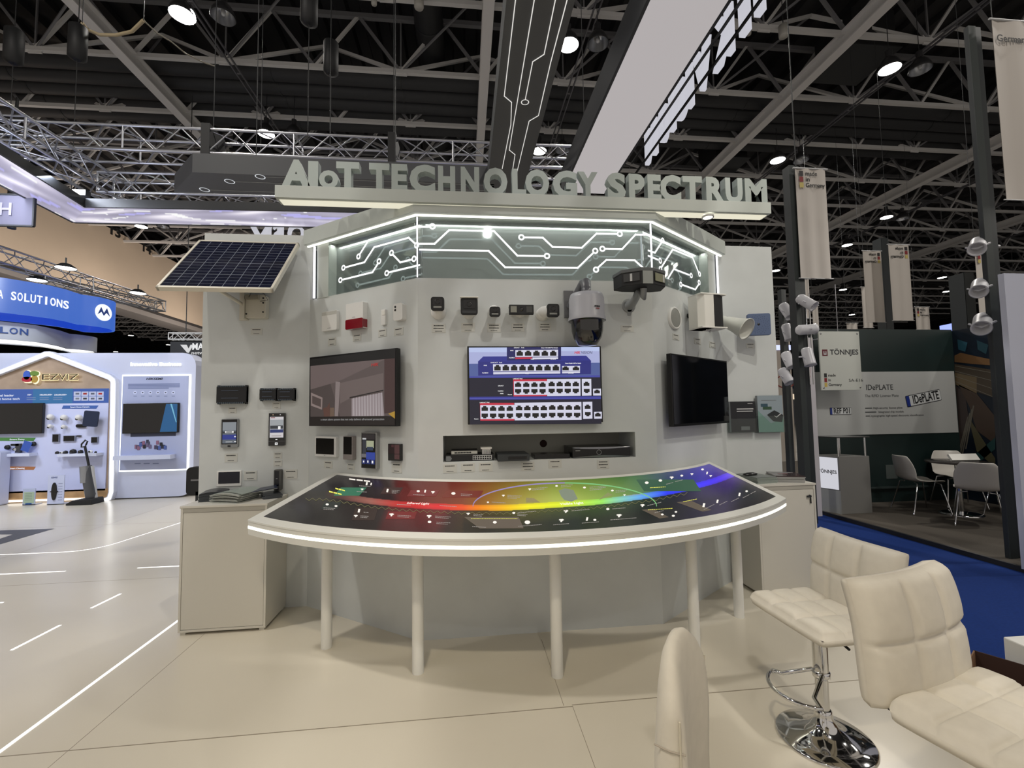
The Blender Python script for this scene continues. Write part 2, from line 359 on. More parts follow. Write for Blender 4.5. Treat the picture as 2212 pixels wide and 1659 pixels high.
for ch, x0, x1, hh in SIGN:
    yy = 400+(x0-607)*.0325
    a = FB.at(x0, yy, -.02)[0]; c = FB.at(x1, yy, -.02)[0]
    o = MB().text(ch, .262 if ch != 'o' else .255, SM, T(((a+c)/2, BY+.045, 3.2)) , .07, .05 if ch not in 'Io' else .03, w=(c-a)*.97, ay='BOTTOM_BASELINE').build('letter', None)
    o.parent = tt; o.matrix_parent_inverse = tt.matrix_world.inverted()
# ================================================================ THE CURVED TABLE
OC, OR = Vector((.486, 5.402)), 2.917; IC, IR = Vector((.55, 5.22)), 2.15
oa0, oa1 = math.atan2(3.249-5.402, -1.417-.486), math.atan2(3.213-5.402, 2.453-.486)
ia0, ia1 = math.atan2(3.784-5.22, -1.018-.55), math.atan2(3.729-5.22, 2.131-.55)
ZO, ZI = .90, 1.13
def surf(u, v, dz=0.0):
    a = oa0+(oa1-oa0)*u; c = ia0+(ia1-ia0)*u
    o = Vector((OC.x+OR*math.cos(a), OC.y+OR*math.sin(a), ZO)); i = Vector((IC.x+IR*math.cos(c), IC.y+IR*math.sin(c), ZI))
    p = o*(1-v)+i*v; p.z += dz; return p
def proj(p):
    d = p-CAM; z = d.dot(_f); return 1106+FPX*d.dot(_r)/z, 829.5-FPX*d.dot(_u)/z
_G = [(u/40, v/16) for u in range(41) for v in range(17)]; _GP = [proj(surf(u, v)) for u, v in _G]
def uv(px, py):
    k = min(range(len(_G)), key=lambda i: (_GP[i][0]-px)**2+(_GP[i][1]-py)**2); u, v = _G[k]
    for _ in range(6):
        x, y = proj(surf(u, v)); xu, yu = proj(surf(u+1e-3, v)); xv, yv = proj(surf(u, v+1e-3))
        a, b_, c, d = (xu-x)/1e-3, (xv-x)/1e-3, (yu-y)/1e-3, (yv-y)/1e-3; D = a*d-b_*c
        ex, ey = px-x, py-y; u += (ex*d-b_*ey)/D; v += (a*ey-c*ex)/D
    return u, v
tb = thing('curved_display_table', 'white curved table with glowing rainbow spectrum top and lit front edge', 'table', (.55, 2.9, 0))
def kid(o, t):
    o.parent = t; o.matrix_parent_inverse = t.matrix_world.inverted(); return o
def loft(sec, m, n=72, u0=0.0, u1=1.0, closed=True):
    # sec: list of (v, dz) points swept along u
    bb = MB(); K = len(sec); vs = []
    for i in range(n+1):
        u = u0+(u1-u0)*i/n
        for v, dz in sec: vs.append(surf(u, v, dz))
    fs = []
    for i in range(n):
        for k in range(K if closed else K-1): fs.append((i*K+k, (i+1)*K+k, (i+1)*K+(k+1) % K, i*K+(k+1) % K))
    if closed: fs += [list(range(K)), [n*K+k for k in range(K)][::-1]]
    bb.add(vs, fs, m); return bb
V0, V1, U0, U1 = .085, .955, .022, .978
TW = mat('#d6d6d0', .35)
slabm = loft([(0, 0), (0, -.010), (.004, -.013), (.006, -.040), (.034, -.042), (.036, -.10), (.06, -.115), (.9, -.05), (1, -.05), (1, 0), (V1, 0), (V1, -.004), (V0, -.004), (V0, 0)], TW)
kid(slabm.build('tabletop'), tb)
for ua, ub in ((0, U0), (U1, 1)):
    kid(loft([(V0, .0), (V1, .0), (V1, -.006), (V0, -.006)], TW, 3, ua, ub).build('end_trim'), tb)
kid(loft([(.003, -.041), (.003, -.058), (.034, -.058), (.034, -.0425)], GLOWY, 72, .0, 1.0).build('led_strip'), tb)
kid(loft([(.004, -.0585), (.008, -.099), (.035, -.105), (.035, -.0585)], TW, 72, 0.0, 1.0).build('apron'), tb)
def ramp(L):
    xs = [l[0] for l in L]; cs = [srgb(l[1]) for l in L]
    return lambda x: tuple(np.interp(x, xs, [c[k] for c in cs]) for k in range(3))
bandpx = [(600,1066),(700,1066),(735,1071),(800,1082),(866,1089),(930,1093),(1000,1096),(1100,1096),(1200,1090),(1300,1083),(1400,1070),(1500,1050),(1570,1028),(1600,1008)]
_bu = [uv(*p) for p in bandpx]; _bu.sort()
vb = lambda u: float(np.interp(u, [p[0] for p in _bu], [p[1] for p in _bu]))
rb = ramp([(700,'#1c1817'),(740,'#5a3c38'),(800,'#a06458'),(860,'#c8302f'),(950,'#e02028'),(1000,'#f05018'),(1080,'#ffb800'),(1140,'#fff200'),(1220,'#e0f420'),(1300,'#a0ee60'),(1380,'#68b0f0'),(1440,'#3040ff'),(1520,'#4030ff'),(1570,'#5a38e8'),(1600,'#7a60d0'),(1640,'#2a1a50')])
rt = ramp([(700,'#1c1a20'),(800,'#241a1e'),(850,'#30161a'),(870,'#6a1a1a'),(1000,'#8a2a18'),(1060,'#9a5810'),(1120,'#9c7c20'),(1200,'#8a9a38'),(1300,'#5a8a32'),(1380,'#34784a'),(1450,'#223f70'),(1520,'#382cb0'),(1560,'#44259a'),(1590,'#2a1a30'),(1690,'#1a1618')])
rl = ramp([(600,'#1e1a19'),(780,'#241d1a'),(835,'#2a1c18'),(850,'#5c1616'),(960,'#6c1418'),(985,'#3a1a14'),(1050,'#4a3c10'),(1140,'#54540e'),(1300,'#2c4a14'),(1400,'#1a3024'),(1470,'#15182c'),(1530,'#2a1c5a'),(1590,'#40227c'),(1630,'#241638'),(1690,'#171416')])
def art(u, v):
    px, py = proj(surf(u, v)); d = v-vb(u); edge = 650 < px < 1640
    if abs(d) < .05 and edge:
        c = rb(px); k = 1-abs(d)/.05*.25; return tuple(x*k for x in c)
    if d > 0:
        c = tuple(x*.8 for x in rt(px + 25*(d))); g = math.exp(-((px-1220)/150)**2)*max(0, 1-d/.5)
        return tuple(x*(1-.35*min(1, d/.5))+g*y for x, y in zip(c, (.25, .26, .05)))
    c = rl(px+60*(-d)); f = max(.45, 1-(-d)/.7) if px < 1000 else max(.22, 1-(-d)/.36)
    n = .85+.3*random.random(); return tuple(x*f*n+.004 for x in c)
NU, NV = 420, 110
vs, fs, cs = [], [], []
for i in range(NU+1):
    for j in range(NV+1):
        u = U0+(U1-U0)*i/NU; v = V0+(V1-V0)*j/NV; vs.append(surf(u, v, -.0005)); cs.append(art(u, v))
for i in range(NU):
    for j in range(NV): fs.append((i*(NV+1)+j, (i+1)*(NV+1)+j, (i+1)*(NV+1)+j+1, i*(NV+1)+j+1))
me = bpy.data.meshes.new('light_panel'); me.from_pydata(vs, [], fs); a_ = me.color_attributes.new('print', 'FLOAT_COLOR', 'POINT')
a_.data.foreach_set('color', [x for c in cs for x in (*c, 1)]); me.materials.append(vcol_emi('spectrum_print', 1.0, .22))
lp = bpy.data.objects.new('light_panel', me); COL.objects.link(lp); kid(lp, tb)
def onpanel(pts, m, bb, lift=.0012):
    if len(pts) == 4 and max(abs(pts[0][0]-pts[1][0]), abs(pts[2][0]-pts[3][0]), abs(pts[0][0]-pts[2][0])) > 14:
        A_, B_, C_, D_ = [Vector(p) for p in pts]; n1, n2 = 12, 4; P = []
        for i in range(n1+1):
            for j in range(n2+1):
                s_, t_ = i/n1, j/n2; q = (A_*(1-s_)+B_*s_)*(1-t_)+(D_*(1-s_)+C_*s_)*t_; P.append(surf(*uv(q.x, q.y), lift))
        bb.add(P, [(i*(n2+1)+j, (i+1)*(n2+1)+j, (i+1)*(n2+1)+j+1, i*(n2+1)+j+1) for i in range(n1) for j in range(n2)], m); return
    P = [surf(*uv(*p), lift) for p in pts]; bb.add(P, [list(range(len(P)))], m)
def c3(x, y): return (540+x/3.687, 980+y/3.687)
def c4(x, y): return (1100+x/3.568, 980+y/3.568)
W9 = emi('#fff8ee', 1.0); WD_ = emi('#d8d0c8', .5); YL = emi('#f2ee60', 1.0); gr = MB()
def para(f, x0, y0, x1, y1, sk, col, s=.6): onpanel([f(x0+sk, y0), f(x1+sk, y0), f(x1, y1), f(x0, y1)], emi(col, s), gr, .0006)
for a in ((665,270,870,335,60,'#3a8a68'),(1040,270,1190,320,30,'#4a2a26'),(1250,290,1480,340,30,'#902828'),(1530,295,1830,350,30,'#90301e'),(565,385,700,440,30,'#26302c'),(810,430,990,530,30,'#3c2820'),(1080,462,1310,520,20,'#901c1e')): para(c3, *a)
for x0, y0, x1, y1 in ((790,197,965,218),(680,272,760,292),(630,297,735,322)):
    for k in range(3): onpanel([c3(x0+(x1-x0)*k/3, y0+(y1-y0)*k/3), c3(x0+(x1-x0)*(k+.85)/3, y0+(y1-y0)*(k+.85)/3), c3(x0+(x1-x0)*(k+.85)/3, y0+10+(y1-y0)*(k+.85)/3), c3(x0+(x1-x0)*k/3, y0+10+(y1-y0)*k/3)], W9 if y0 < 250 else YL, gr)
def icon(f, x, y, s=1.0, m=W9, kind=0):
    s *= .72
    if kind == 0: onpanel([f(x-18*s, y-7*s), f(x+6*s, y-9*s), f(x+16*s, y-3*s), f(x+6*s, y+3*s), f(x-2*s, y+12*s), f(x-10*s, y+10*s), f(x-8*s, y+2*s), f(x-18*s, y)], m, gr)
    elif kind == 1: onpanel([f(x+14*s*math.cos(t*.7), y+9*s*math.sin(t*.7)) for t in range(9)], m, gr)
    else: onpanel([f(x-10*s, y+12*s), f(x-4*s, y-14*s), f(x+10*s, y-12*s), f(x+4*s, y+14*s)], m, gr)
def dashes(f, x, y, n, L, sl=.06, m=None):
    for k in range(n):
        l = L*(1-.18*k); q = 0
        while q < l-4:
            w2 = min(random.uniform(6, 16), l-q); onpanel([f(x+q, y+k*11+q*sl), f(x+q+w2, y+k*11+(q+w2)*sl), f(x+q+w2, y+k*11+(q+w2)*sl+4), f(x+q, y+k*11+q*sl+4)], m or WD_, gr); q += w2+3
for a in ((930,240,1.3,2),(965,243,1,2),(895,285,1,0),(1095,295,1.4,2),(1340,300,1.3,1),(1395,300,1.2,2),(1460,308,1.3,0),(1620,318,1.7,1),(615,405,1.3,1),(685,418,1.2,1),(868,455,1.5,2),(845,497,1.3,0),(1130,487,1.6,0),(1430,500,1.6,0),(1430,545,1.5,1),(1740,480,1.2,0),(2100,475,1,1),(1950,548,1.6,1),(2020,335,1,0),(1895,388,.9,1)): icon(c3, *a[:3], kind=a[3])
for a in ((870,255,1,90),(850,300,1,80),(1130,290,3,60),(1300,325,1,95),(1680,320,2,90),(585,430,2,100),(905,465,1,40),(880,495,2,70),(1175,490,2,110),(1475,497,2,130),(1485,545,2,110),(1780,482,2,80),(2130,480,2,80),(1770,580,1,110),(2050,330,3,120),(1925,385,1,110),(1170,403,1,110),(1510,413,1,140)): dashes(c3, *a)
for a in ((160,275,1,0),(365,250,1,1),(580,262,1.1,1),(795,285,1.1,1),(890,320,.8,0),(1060,225,1.5,1),(1165,208,1.4,1),(1255,185,1.3,0),(1330,170,1.1,1),(1410,158,1,0),(1490,122,1.1,1),(1525,150,1,2),(1555,172,.9,0),(440,445,1.5,0),(760,428,1.3,1),(1030,400,1.4,0),(35,458,1.2,1),(140,530,2.2,1),(405,515,1.6,0),(600,505,1.4,2),(660,512,1.2,1),(850,478,1.7,0),(1180,470,1.1,1),(1265,480,1.2,1),(1285,450,1,1),(1500,398,1.6,2),(1605,368,1.3,2),(1775,315,1.3,2),(1830,290,1.0,1)): icon(c4, *a[:3], kind=a[3])
for a in ((175,268,2,120),(400,245,2,90),(620,258,3,150),(820,285,2,90),(905,322,1,110),(65,455,1,140),(480,440,1,140),(795,425,1,100),(1065,400,1,110),(70,560,1,180),(340,548,1,120),(560,535,1,130),(780,510,1,200),(1120,455,1,70),(1500,430,1,80),(1620,395,1,60),(1710,370,1,60),(1800,340,1,50),(1860,308,1,40),(1210,235,1,60),(1280,215,1,60)):
    dashes(c4, *a, sl=-.08 if a[0] < 1000 else (-.25 if a[0] < 1500 else -.5))
para(c4, 1040, 200, 1480, 290, -60, '#3f7a5a', .45)
dashes(c4, 1085, 262, 1, 120, -.06, YL); dashes(c4, 1070, 432, 1, 190, -.06, YL); dashes(c4, 1340, 370, 1, 110, -.2, YL); dashes(c3, 1760, 517, 1, 370, .0, YL)
onpanel([c3(1705,505), c3(2140,505), c3(2180,595), c3(1830,597)], emi('#8a7a66', .45), gr, .0004)
onpanel([c4(1020,433), c4(1110,425), c4(1230,490), c4(1160,500)], emi('#8a7a66', .4), gr, .0004)
onpanel([c4(1290,375), c4(1400,362), c4(1560,435), c4(1490,447)], emi('#8a7a66', .4), gr, .0004)
for k in range(60):   # zigzag wave line below the band
    x = 660+k*15
    if x > 1480: break
    f = lambda q: (q, np.interp(q, [p[0] for p in bandpx], [p[1] for p in bandpx])+10)
    x0, y0 = f(x); x1, y1 = f(x+7.5); x2, y2 = f(x+15); wv = emi('#a8a468', .35)
    onpanel([(x0, y0), (x1, y1+5), (x1, y1+6.2), (x0, y0+1.2)], wv, gr); onpanel([(x1, y1+5), (x2, y2), (x2, y2+1.2), (x1, y1+6.2)], wv, gr)
# mountain, gem and dome outline pictures
onpanel([c4(380,285), c4(430,268), c4(495,282), c4(528,350), c4(480,372), c4(425,358), c4(400,330)], emi('#a8b49a', .55), gr)
onpanel([c4(130,340), c4(190,345), c4(240,378), c4(130,378)], emi('#c8b878', .5), gr); onpanel([c4(690,358), c4(760,300), c4(800,320), c4(740,340)], emi('#b8c478', .5), gr)
for k in range(30):
    t0, t1 = math.pi*k/30, math.pi*(k+1)/30
    p = lambda t, e=0: (1220-198*math.cos(t)*(1+e), 1094-(50+(10 if e else 0)*.12)*math.sin(t)+(.8 if not e else -.6))
    onpanel([p(t0), p(t1), p(t1, .006), p(t0, .006)], emi('#b0a0e0' if k < 15 else '#90e090', .7), gr)
kid(gr.build('print'), tb)
for s_, p, sz in (('Infrared Light', (903, 1088), .03), ('Visible Light', (1235, 1088), .032)):
    u, v = uv(*p); P = surf(u, v, .0016); du = (surf(u+.01, v)-surf(u-.01, v)).normalized(); dv = (surf(u, v+.02)-surf(u, v-.02)).normalized(); dn = du.cross(dv)
    Mx = Matrix(((du.x, -dn.x, dv.x, P.x), (du.y, -dn.y, dv.y, P.y), (du.z, -dn.z, dv.z, P.z), (0,0,0,1)))
    kid(MB().text(s_, sz, W9, Mx, .0005, .01, w=.15).build('lettering'), tb)
for x, y in ((-.957, 3.30), (-.299, 2.914), (.542, 2.762), (1.52, 2.962), (2.074, 3.33)):
    kid(MB().cyl((x, y, 0), (x, y, .885), .036, mat('#dededa', .4), 28).build('leg'), tb)
# ================================================================ THINGS ON THE STAND WALLS
def wt(name, label, cat, fr, rect, off, group=None):
    x, z, w_, h_ = fr.rect(*rect, off); return thing(name, label, cat, fr.put(x, z), group), w_, h_
def card(fr, px, py, w_, h_, label, lines=(.7, .55), gp='caption cards on the stand walls'):
    t, W_, H_ = wt('caption_card', label, 'caption card', fr, (px-w_/2, py-h_/2, px+w_/2, py+h_/2), .002, gp)
    MB().box((-W_/2, -.003, -H_/2), (W_/2, -.0005, H_/2), CARD).build('card', t)
    bb = MB()
    for k, l in enumerate(lines):
        z = H_*(.28-k*.62/max(1, len(lines)-1)) if len(lines) > 1 else 0; hh = H_*(.10 if k < len(lines)-1 else .06)
        x = -W_*l/2
        while x < W_*l/2-.001:
            l2 = random.uniform(.004, .012); bb.box((x, -.0036, z-hh/2), (min(x+l2, W_*l/2), -.003, z+hh/2), INK); x += l2+.0015
    bb.build('lettering', t)
for a in [(FF,554,716,25,14,'caption card below the solar panel control box'),(FF,502,886,18,14,'caption card under the single large black module'),(FF,597,876,18,14,'caption card under the pair of black modules'),
          (FF,499,989,28,18,'caption card under the grey face terminal'),(FF,600,984,18,13,'upper of two caption cards under the black face terminal'),(FF,600,1001,18,13,'lower of two caption cards under the black face terminal'),
          (FF,541,1027,28,20,'caption card beside the wall tablet above the brochures'),(FF,628,1024,28,20,'caption card right of the upright handset'),
          (FL,717,738,17,17,'caption card under the plain white keypad box'),(FL,771,729,18,15,'caption card under the white siren with red base'),(FL,826,719,18,16,'caption card under the slim white probe'),(FL,861,716,20,17,'caption card under the rounded white sensor'),
          (FL,709,1004,18,16,'caption card under the white intercom monitor'),(FL,758,1008,16,14,'caption card under the slim black reader'),(FL,857,1010,22,22,'caption card under the small glossy black panel'),
          (FC,947.5,709,30,19,'caption card under the leftmost camera of the centre wall'),(FC,1011,707,29,19,'caption card under the big black bullet camera'),(FC,1067,708,29,19,'caption card under the smallest bullet camera'),(FC,1119,707,28,18,'caption card under the flat double light camera'),(FC,1177,706,27,18,'caption card under the round white bullet camera'),
          (FC,1355,710,28,14,'caption card under the twin head camera bracket'),(FC,972,1012,30,19,'first caption card under the left end of the niche'),(FC,1011,1010,30,19,'second caption card under the left part of the niche'),(FC,1049,1009,30,19,'third caption card under the niche, below the small white switch'),
          (FC,1140,1007,29,19,'caption card under the grey switch that juts from the niche'),(FC,1199,1002,28,18,'caption card under the thin black box in the niche'),(FC,1303,1003,26,19,'caption card under the wide recorder in the niche'),
          (FRR,1460,728,14,13,'caption card under the round wall speaker'),(FRR,1507,737,14,13,'caption card under the tall column speaker'),(FRR,1539,745,13,13,'caption card below the horn speaker'),(FF,1621,747,18,11,'caption card under the blue square loudspeaker')]:
    card(*a[:5], a[5], lines=(.7,.75,.5) if a[1] in (947.5,1067,1119,1177,1303,1140) else (.7,.5))
# --- solar panel, tilted out from the left flank
pv = [onplane(428.5, 514.7, (0, 3.93, 0), (0,1,0)), onplane(641, 526.7, (0, 3.93, 0), (0,1,0)), onplane(589, 625, (0, 3.42, 0), (0,1,0)), onplane(341.7, 619, (0, 3.42, 0), (0,1,0))]
o0 = pv[3]; ex = ((pv[2]-pv[3])+(pv[1]-pv[0]))/2; Wp = .80; ex = Vector((1, 0, -.012)).normalized(); cx = (pv[2].x+pv[3].x+pv[1].x+pv[0].x)/4
mid = (pv[0]+pv[1]+pv[2]+pv[3])/4; up = ((pv[0]+pv[1])/2-(pv[2]+pv[3])/2); up.x = 0; Hp = up.length; up.normalize(); nn = ex.cross(up).normalized()
Msp = Matrix(((ex.x, nn.x*-1, up.x, mid.x), (ex.y, -nn.y, up.y, mid.y), (ex.z, -nn.z, up.z, mid.z), (0,0,0,1)))
sp = thing('solar_module', 'framed dark blue solar panel tilted out over the left flank wall', 'solar panel', Msp)
FRW = mat('#cfcabd', .35, .2)
fm = MB()
for a in (((-Wp/2, 0, -Hp/2), (Wp/2, .035, -Hp/2+.022)), ((-Wp/2, 0, Hp/2-.018), (Wp/2, .035, Hp/2)), ((-Wp/2, 0, -Hp/2), (-Wp/2+.02, .035, Hp/2)), ((Wp/2-.02, 0, -Hp/2), (Wp/2, .035, Hp/2))): fm.box(*a, FRW)
fm.build('frame', sp, .002)
MB().box((-Wp/2+.02, .004, -Hp/2+.02), (Wp/2-.02, .012, Hp/2-.018), mat('#10142a', .15, noise=.25, nscale=14, coat=.4)).build('glass', sp)
gd = MB(); gc = mat('#8d94a0', .4); nx, nz = 9, 4
for i in range(1, nx): x = -Wp/2+.02+(Wp-.04)*i/nx; gd.box((x-.001, .002, -Hp/2+.022), (x+.001, .004, Hp/2-.02), gc)
for j in range(1, nz): z = -Hp/2+.02+(Hp-.04)*j/nz; gd.box((-Wp/2+.02, .002, z-.001), (Wp/2-.02, .004, z+.001), gc)
for j in range(nz):
    for k in (1, 2, 3): z = -Hp/2+.02+(Hp-.04)*(j+k/4)/nz; gd.box((-Wp/2+.02, .0028, z-.0004), (Wp/2-.02, .004, z+.0004), gc)
gd.build('cell_grid', sp)
br = MB(); x = -.02
br.box((-.2, .035, -Hp/2+.05), (.2, .05, -Hp/2+.09), FRW); br.box((-.2, .035, Hp/2-.12), (.2, .05, Hp/2-.08), FRW)
br.build('mounting_rail', sp)
bx_, bz_ = FF.at(528, 660, .0); pc_ = Msp @ Vector((0, .045, -Hp/2+.07)); pu_ = Msp @ Vector((0, .045, Hp/2-.1))
br = MB(); br.box((bx_-.035, FLY-.012, bz_-.13), (bx_+.02, FLY, bz_+.55), FRW)
for q_ in (pc_, pu_): beam_a = Vector((bx_, FLY-.01, bz_+(.0 if q_ is pc_ else .5))); br.tube([beam_a, (q_.x*.5+bx_*.5, q_.y, q_.z)], .014, FRW, 8)
kid(br.build('wall_arm'), sp)
t, w_, h_ = wt('control_box', 'white control box wrapped in clear film under the solar panel', 'control box', FF, (531, 637, 575, 687), .06)
MB().rbox(-w_/2, -h_/2, w_/2, h_/2, -.07, 0, .015, mat('#c3bfb2', .3)).build('housing', t, .004)
MB().box((-w_/2-.012, -.09, -h_/2-.01), (-w_/2, 0, h_/2+.05), FRW).build('mounting_plate', t)
MB().box((-w_/2+.01, -.1, h_/2-.045), (w_/2-.05, -.07, h_/2-.01), mat('#8d897c', .2)).tube([(-w_/4, -.1, h_/2-.03), (0, -.12, h_/2+.03), (w_/2, -.1, h_/2), (w_/2+.02, -.08, h_/4), (w_/4, -.08, h_/5)], .002, BLACKM).build('cable', t)
bb = MB()
for x, z in ((w_/2-.02, h_/2-.03), (w_/2-.02, h_/2-.07), (w_/2-.02, -h_/4), (-w_/2+.01, -h_/3)): bb.lathe([(0, .004), (.007, .004), (.007, 0)], BLACKM, T((x, -.07, z)) @ Rx(math.pi/2), 12)
bb.build('screw', t)
# --- black modules
def module(lab, rect):
    t, w_, h_ = wt('control_module', lab, 'control module', FF, rect, .05)
    MB().box((-w_/2, -.05, -h_/2+.006), (w_/2, 0, h_/2-.006), mat('#0d0e12', .4)).build('housing', t, .004)
    bb = MB(); n = max(4, int(w_/.016))
    for z in (-h_/2, h_/2-.012):
        for k in range(n): x = -w_/2+.012+(w_-.024)*k/n; bb.box((x, -.056, z), (x+(w_-.024)/n*.7, -.03, z+.012), mat('#39434d', .4))
    bb.build('terminal_block', t)
    bb = MB()
    for x in (-w_/2, w_/2-.012):
        bb.box((x, -.035, -h_/2-.004), (x+.012, 0, h_/2+.004), BLACKM)
    bb.box((-w_/3, -.052, -h_/5), (w_/4, -.05, -h_/5+.004), mat('#4a5568', .4)); bb.box((-w_/3, -.052, h_/5), (w_/4, -.05, h_/5+.004), mat('#4a5568', .4))
    bb.build('end_clip', t)
module('wide black control module mounted alone on the left flank', (467, 833, 530.5, 872)); module('left half of the pair of small black modules', (560, 839, 596, 865)); module('right half of the pair of small black modules', (598, 839, 635, 865))
# --- terminals
def slab_dev(nm, lab, cat, fr, rect, d, body, r=.008, back=0.0):
    t, w_, h_ = wt(nm, lab, cat, fr, rect, d); MB().rbox(-w_/2, -h_/2, w_/2, h_/2, -d, 0, r, body).build('housing', t, .0015); return t, w_, h_
def pix(t, w_, h_, d, items, name='screen', s=.8):
    bb = MB()
    for k, (x0, z0, x1, z1, c) in enumerate(items):
        bb.box((-w_/2+w_*x0, -d-.0006-.0003*k, h_/2-h_*z0), (-w_/2+w_*x1, -d-.0002, h_/2-h_*z1), emi(c, s) if isinstance(c, str) else c)
    return bb.build(name, t)
t, w_, h_ = slab_dev('face_terminal', 'grey framed face terminal with a lit bluish screen', 'access terminal', FF, (477, 905, 514, 967), .025, mat('#8b8e90', .3, .5), .012)
pix(t, w_, h_, .025, [(.05,.02,.95,.88,BLACK),(.1,.11,.9,.85,'#5d6672'),(.1,.11,.9,.4,'#8a9096'),(.12,.44,.88,.5,'#20242c'),(.1,.55,.9,.72,'#24358c'),(.25,.42,.75,.49,'#e8e8e8'),(.32,.435,.66,.475,'#3a4048'),(.8,.6,.88,.64,'#ffffff'),(.8,.78,.9,.81,'#ffffff'),(.3,.79,.68,.81,'#d0d0d0'),(.42,.92,.58,.97,BLACK)])
t, w_, h_ = slab_dev('face_terminal', 'black face terminal with white screen and key symbol at the foot', 'access terminal', FF, (580, 892.5, 614.7, 963), .03, GLOSSK, .003)
pix(t, w_, h_, .03, [(.08,.11,.93,.75,'#d8d4d8'),(.1,.2,.92,.5,'#a4a8ac'),(.1,.38,.9,.48,'#30343c'),(.1,.5,.92,.6,'#26356e'),(.6,.4,.75,.5,'#ffffff'),(.14,.13,.4,.15,'#7a2020'),(.2,.68,.8,.71,'#b0a8a8'),(.45,.79,.56,.82,'#ffffff'),(.42,.9,.58,.97,'#ffffff'),(.47,.92,.53,.95,BLACK),(.25,.04,.3,.06,'#ffd8b0'),(.7,.04,.75,.06,'#ffffff'),(.0,.855,1,.862,MGREY)])
t, w_, h_ = slab_dev('wall_tablet', 'wide black tablet in a white surround just above the brochures', 'tablet', FF, (468, 1017, 521, 1050), .012, PLAST, .004)
MB().box((-w_/2+.014, -.0145, -h_/2+.022), (w_/2-.012, -.012, h_/2-.01), mat('#0c1022', .12)).build('screen', t)
t, w_, h_ = slab_dev('handset', 'slim dark upright handset against the left flank', 'handset', FF, (591, 1014.5, 607, 1060), .04, mat('#4a4a48', .35), .012)
pix(t, w_, h_, .04, [(.12,.06,.72,.96,mat('#080c18', .15)),(.3,.42,.55,.435,LGREY)], 'front_panel')
t, w_, h_ = slab_dev('intercom_monitor', 'white intercom monitor with a dark screen under the left television', 'intercom', FL, (680, 943, 726, 986.5), .028, PLAST, .006)
pix(t, w_, h_, .028, [(.06,.09,.9,.88,GLOSSK),(.45,.93,.5,.95,MGREY)])
t, w_, h_ = slab_dev('card_reader', 'narrow black card reader with a silver foot', 'card reader', FL, (741, 942.5, 761, 993), .04, mat('#8b8482', .4), .006)
pix(t, w_, h_, .04, [(.06,.02,.94,.77,GLOSSK)], 'front_panel')
t, w_, h_ = slab_dev('door_station', 'tall door station with silver frame and picture of a hall on its screen', 'intercom', FL, (780, 934, 813, 1012), .035, mat('#a5a6a6', .25, .6), .004)
pix(t, w_, h_, .035, [(.04,.03,.94,.99,BLACK),(.08,.05,.9,.2,'#241f22'),(.1,.2,.35,.6,'#2a2e38'),(.36,.23,.84,.43,'#a9ad90'),(.4,.4,.8,.5,'#26344c'),(.05,.6,.9,.7,'#6a686c'),(.35,.55,.92,.75,'#28409c'),(.08,.75,.3,.88,'#1c2a6a'),(.36,.75,.6,.88,'#1c2a6a'),(.66,.75,.9,.88,'#1c2a6a'),(.16,.79,.23,.84,'#ffffff'),(.44,.78,.51,.84,'#ffffff'),(.73,.78,.82,.85,'#ffffff'),(.12,.16,.34,.2,'#c8c8c8')])
t, w_, h_ = slab_dev('touch_panel', 'small square glossy black touch panel beside the door station', 'touch panel', FL, (838, 959, 864, 995.5), .03, GLOSSK, .004)
pix(t, w_, h_, .03, [(.04,.04,.96,.58,mat('#2a1c20', .1)),(.55,.04,.96,.9,mat('#5c4044', .1)),(.3,.04,.5,.2,mat('#503038', .1)),(.04,.58,.96,.6,BLACK)])
# --- alarm devices on the left panel
t, w_, h_ = slab_dev('keypad', 'plain white keypad box in thin film, leftmost on the angled wall', 'keypad', FL, (695, 672, 727, 714), .03, PLAST, .01)
pix(t, w_, h_, .03, [(0,.02,1,.2,mat('#b9b9b4', .4))], 'keypad_face'); pix(t, w_, h_, .03, [(.38,.86,.6,.88,MGREY)], 'mark')
t, w_, h_ = slab_dev('siren', 'white alarm siren with a dark red lens at the bottom', 'siren', FL, (747, 654, 784, 710), .05, PLAST, .008)
pix(t, w_, h_, .05, [(.38,.54,.55,.56,MGREY)], 'mark')
MB().rbox(-w_/2-.001, -h_/2-.001, w_/2+.001, -h_/2+h_*.38, -.056, -.004, .012, mat('#7a1220', .15, coat=.5)).build('red_lens', t, .003)
t, w_, h_ = slab_dev('probe_sensor', 'slim white probe sensor hanging between siren and rounded sensor', 'sensor', FL, (823, 668, 832, 702), .02, PLAST, .004)
MB().box((-w_/4, -.024, h_/8), (w_/2, -.02, h_/2-.01), WHITE).build('cover', t, .002)
t, w_, h_ = slab_dev('motion_sensor', 'rounded white sensor with two black dots', 'sensor', FL, (849, 655, 869, 692), .045, PLAST, .018)
bb = MB()
for z in (.3, .12): bb.lathe([(0, .003), (.008, .003), (.008, 0)], BLACK, T((-w_*.25, -.045, h_*z)) @ Rx(math.pi/2), 16)
bb.build('lens', t)
# --- televisions
def tv(lab, fr, tl, br_, off, th=.045):
    t, w_, h_ = wt('television', lab, 'television', fr, (tl[0], tl[1], br_[0], br_[1]), off); return t, w_, h_
def tvbody(t, w_, h_, off, th=.04):
    MB().box((-w_/2, -off, -h_/2), (w_/2, -off+th, h_/2), mat('#0a0a0c', .3)).build('housing', t, .003)
    MB().box((-.2, -off+th, -.15), (.2, -.001, .15), BLACKM).build('wall_bracket', t)
off = .09
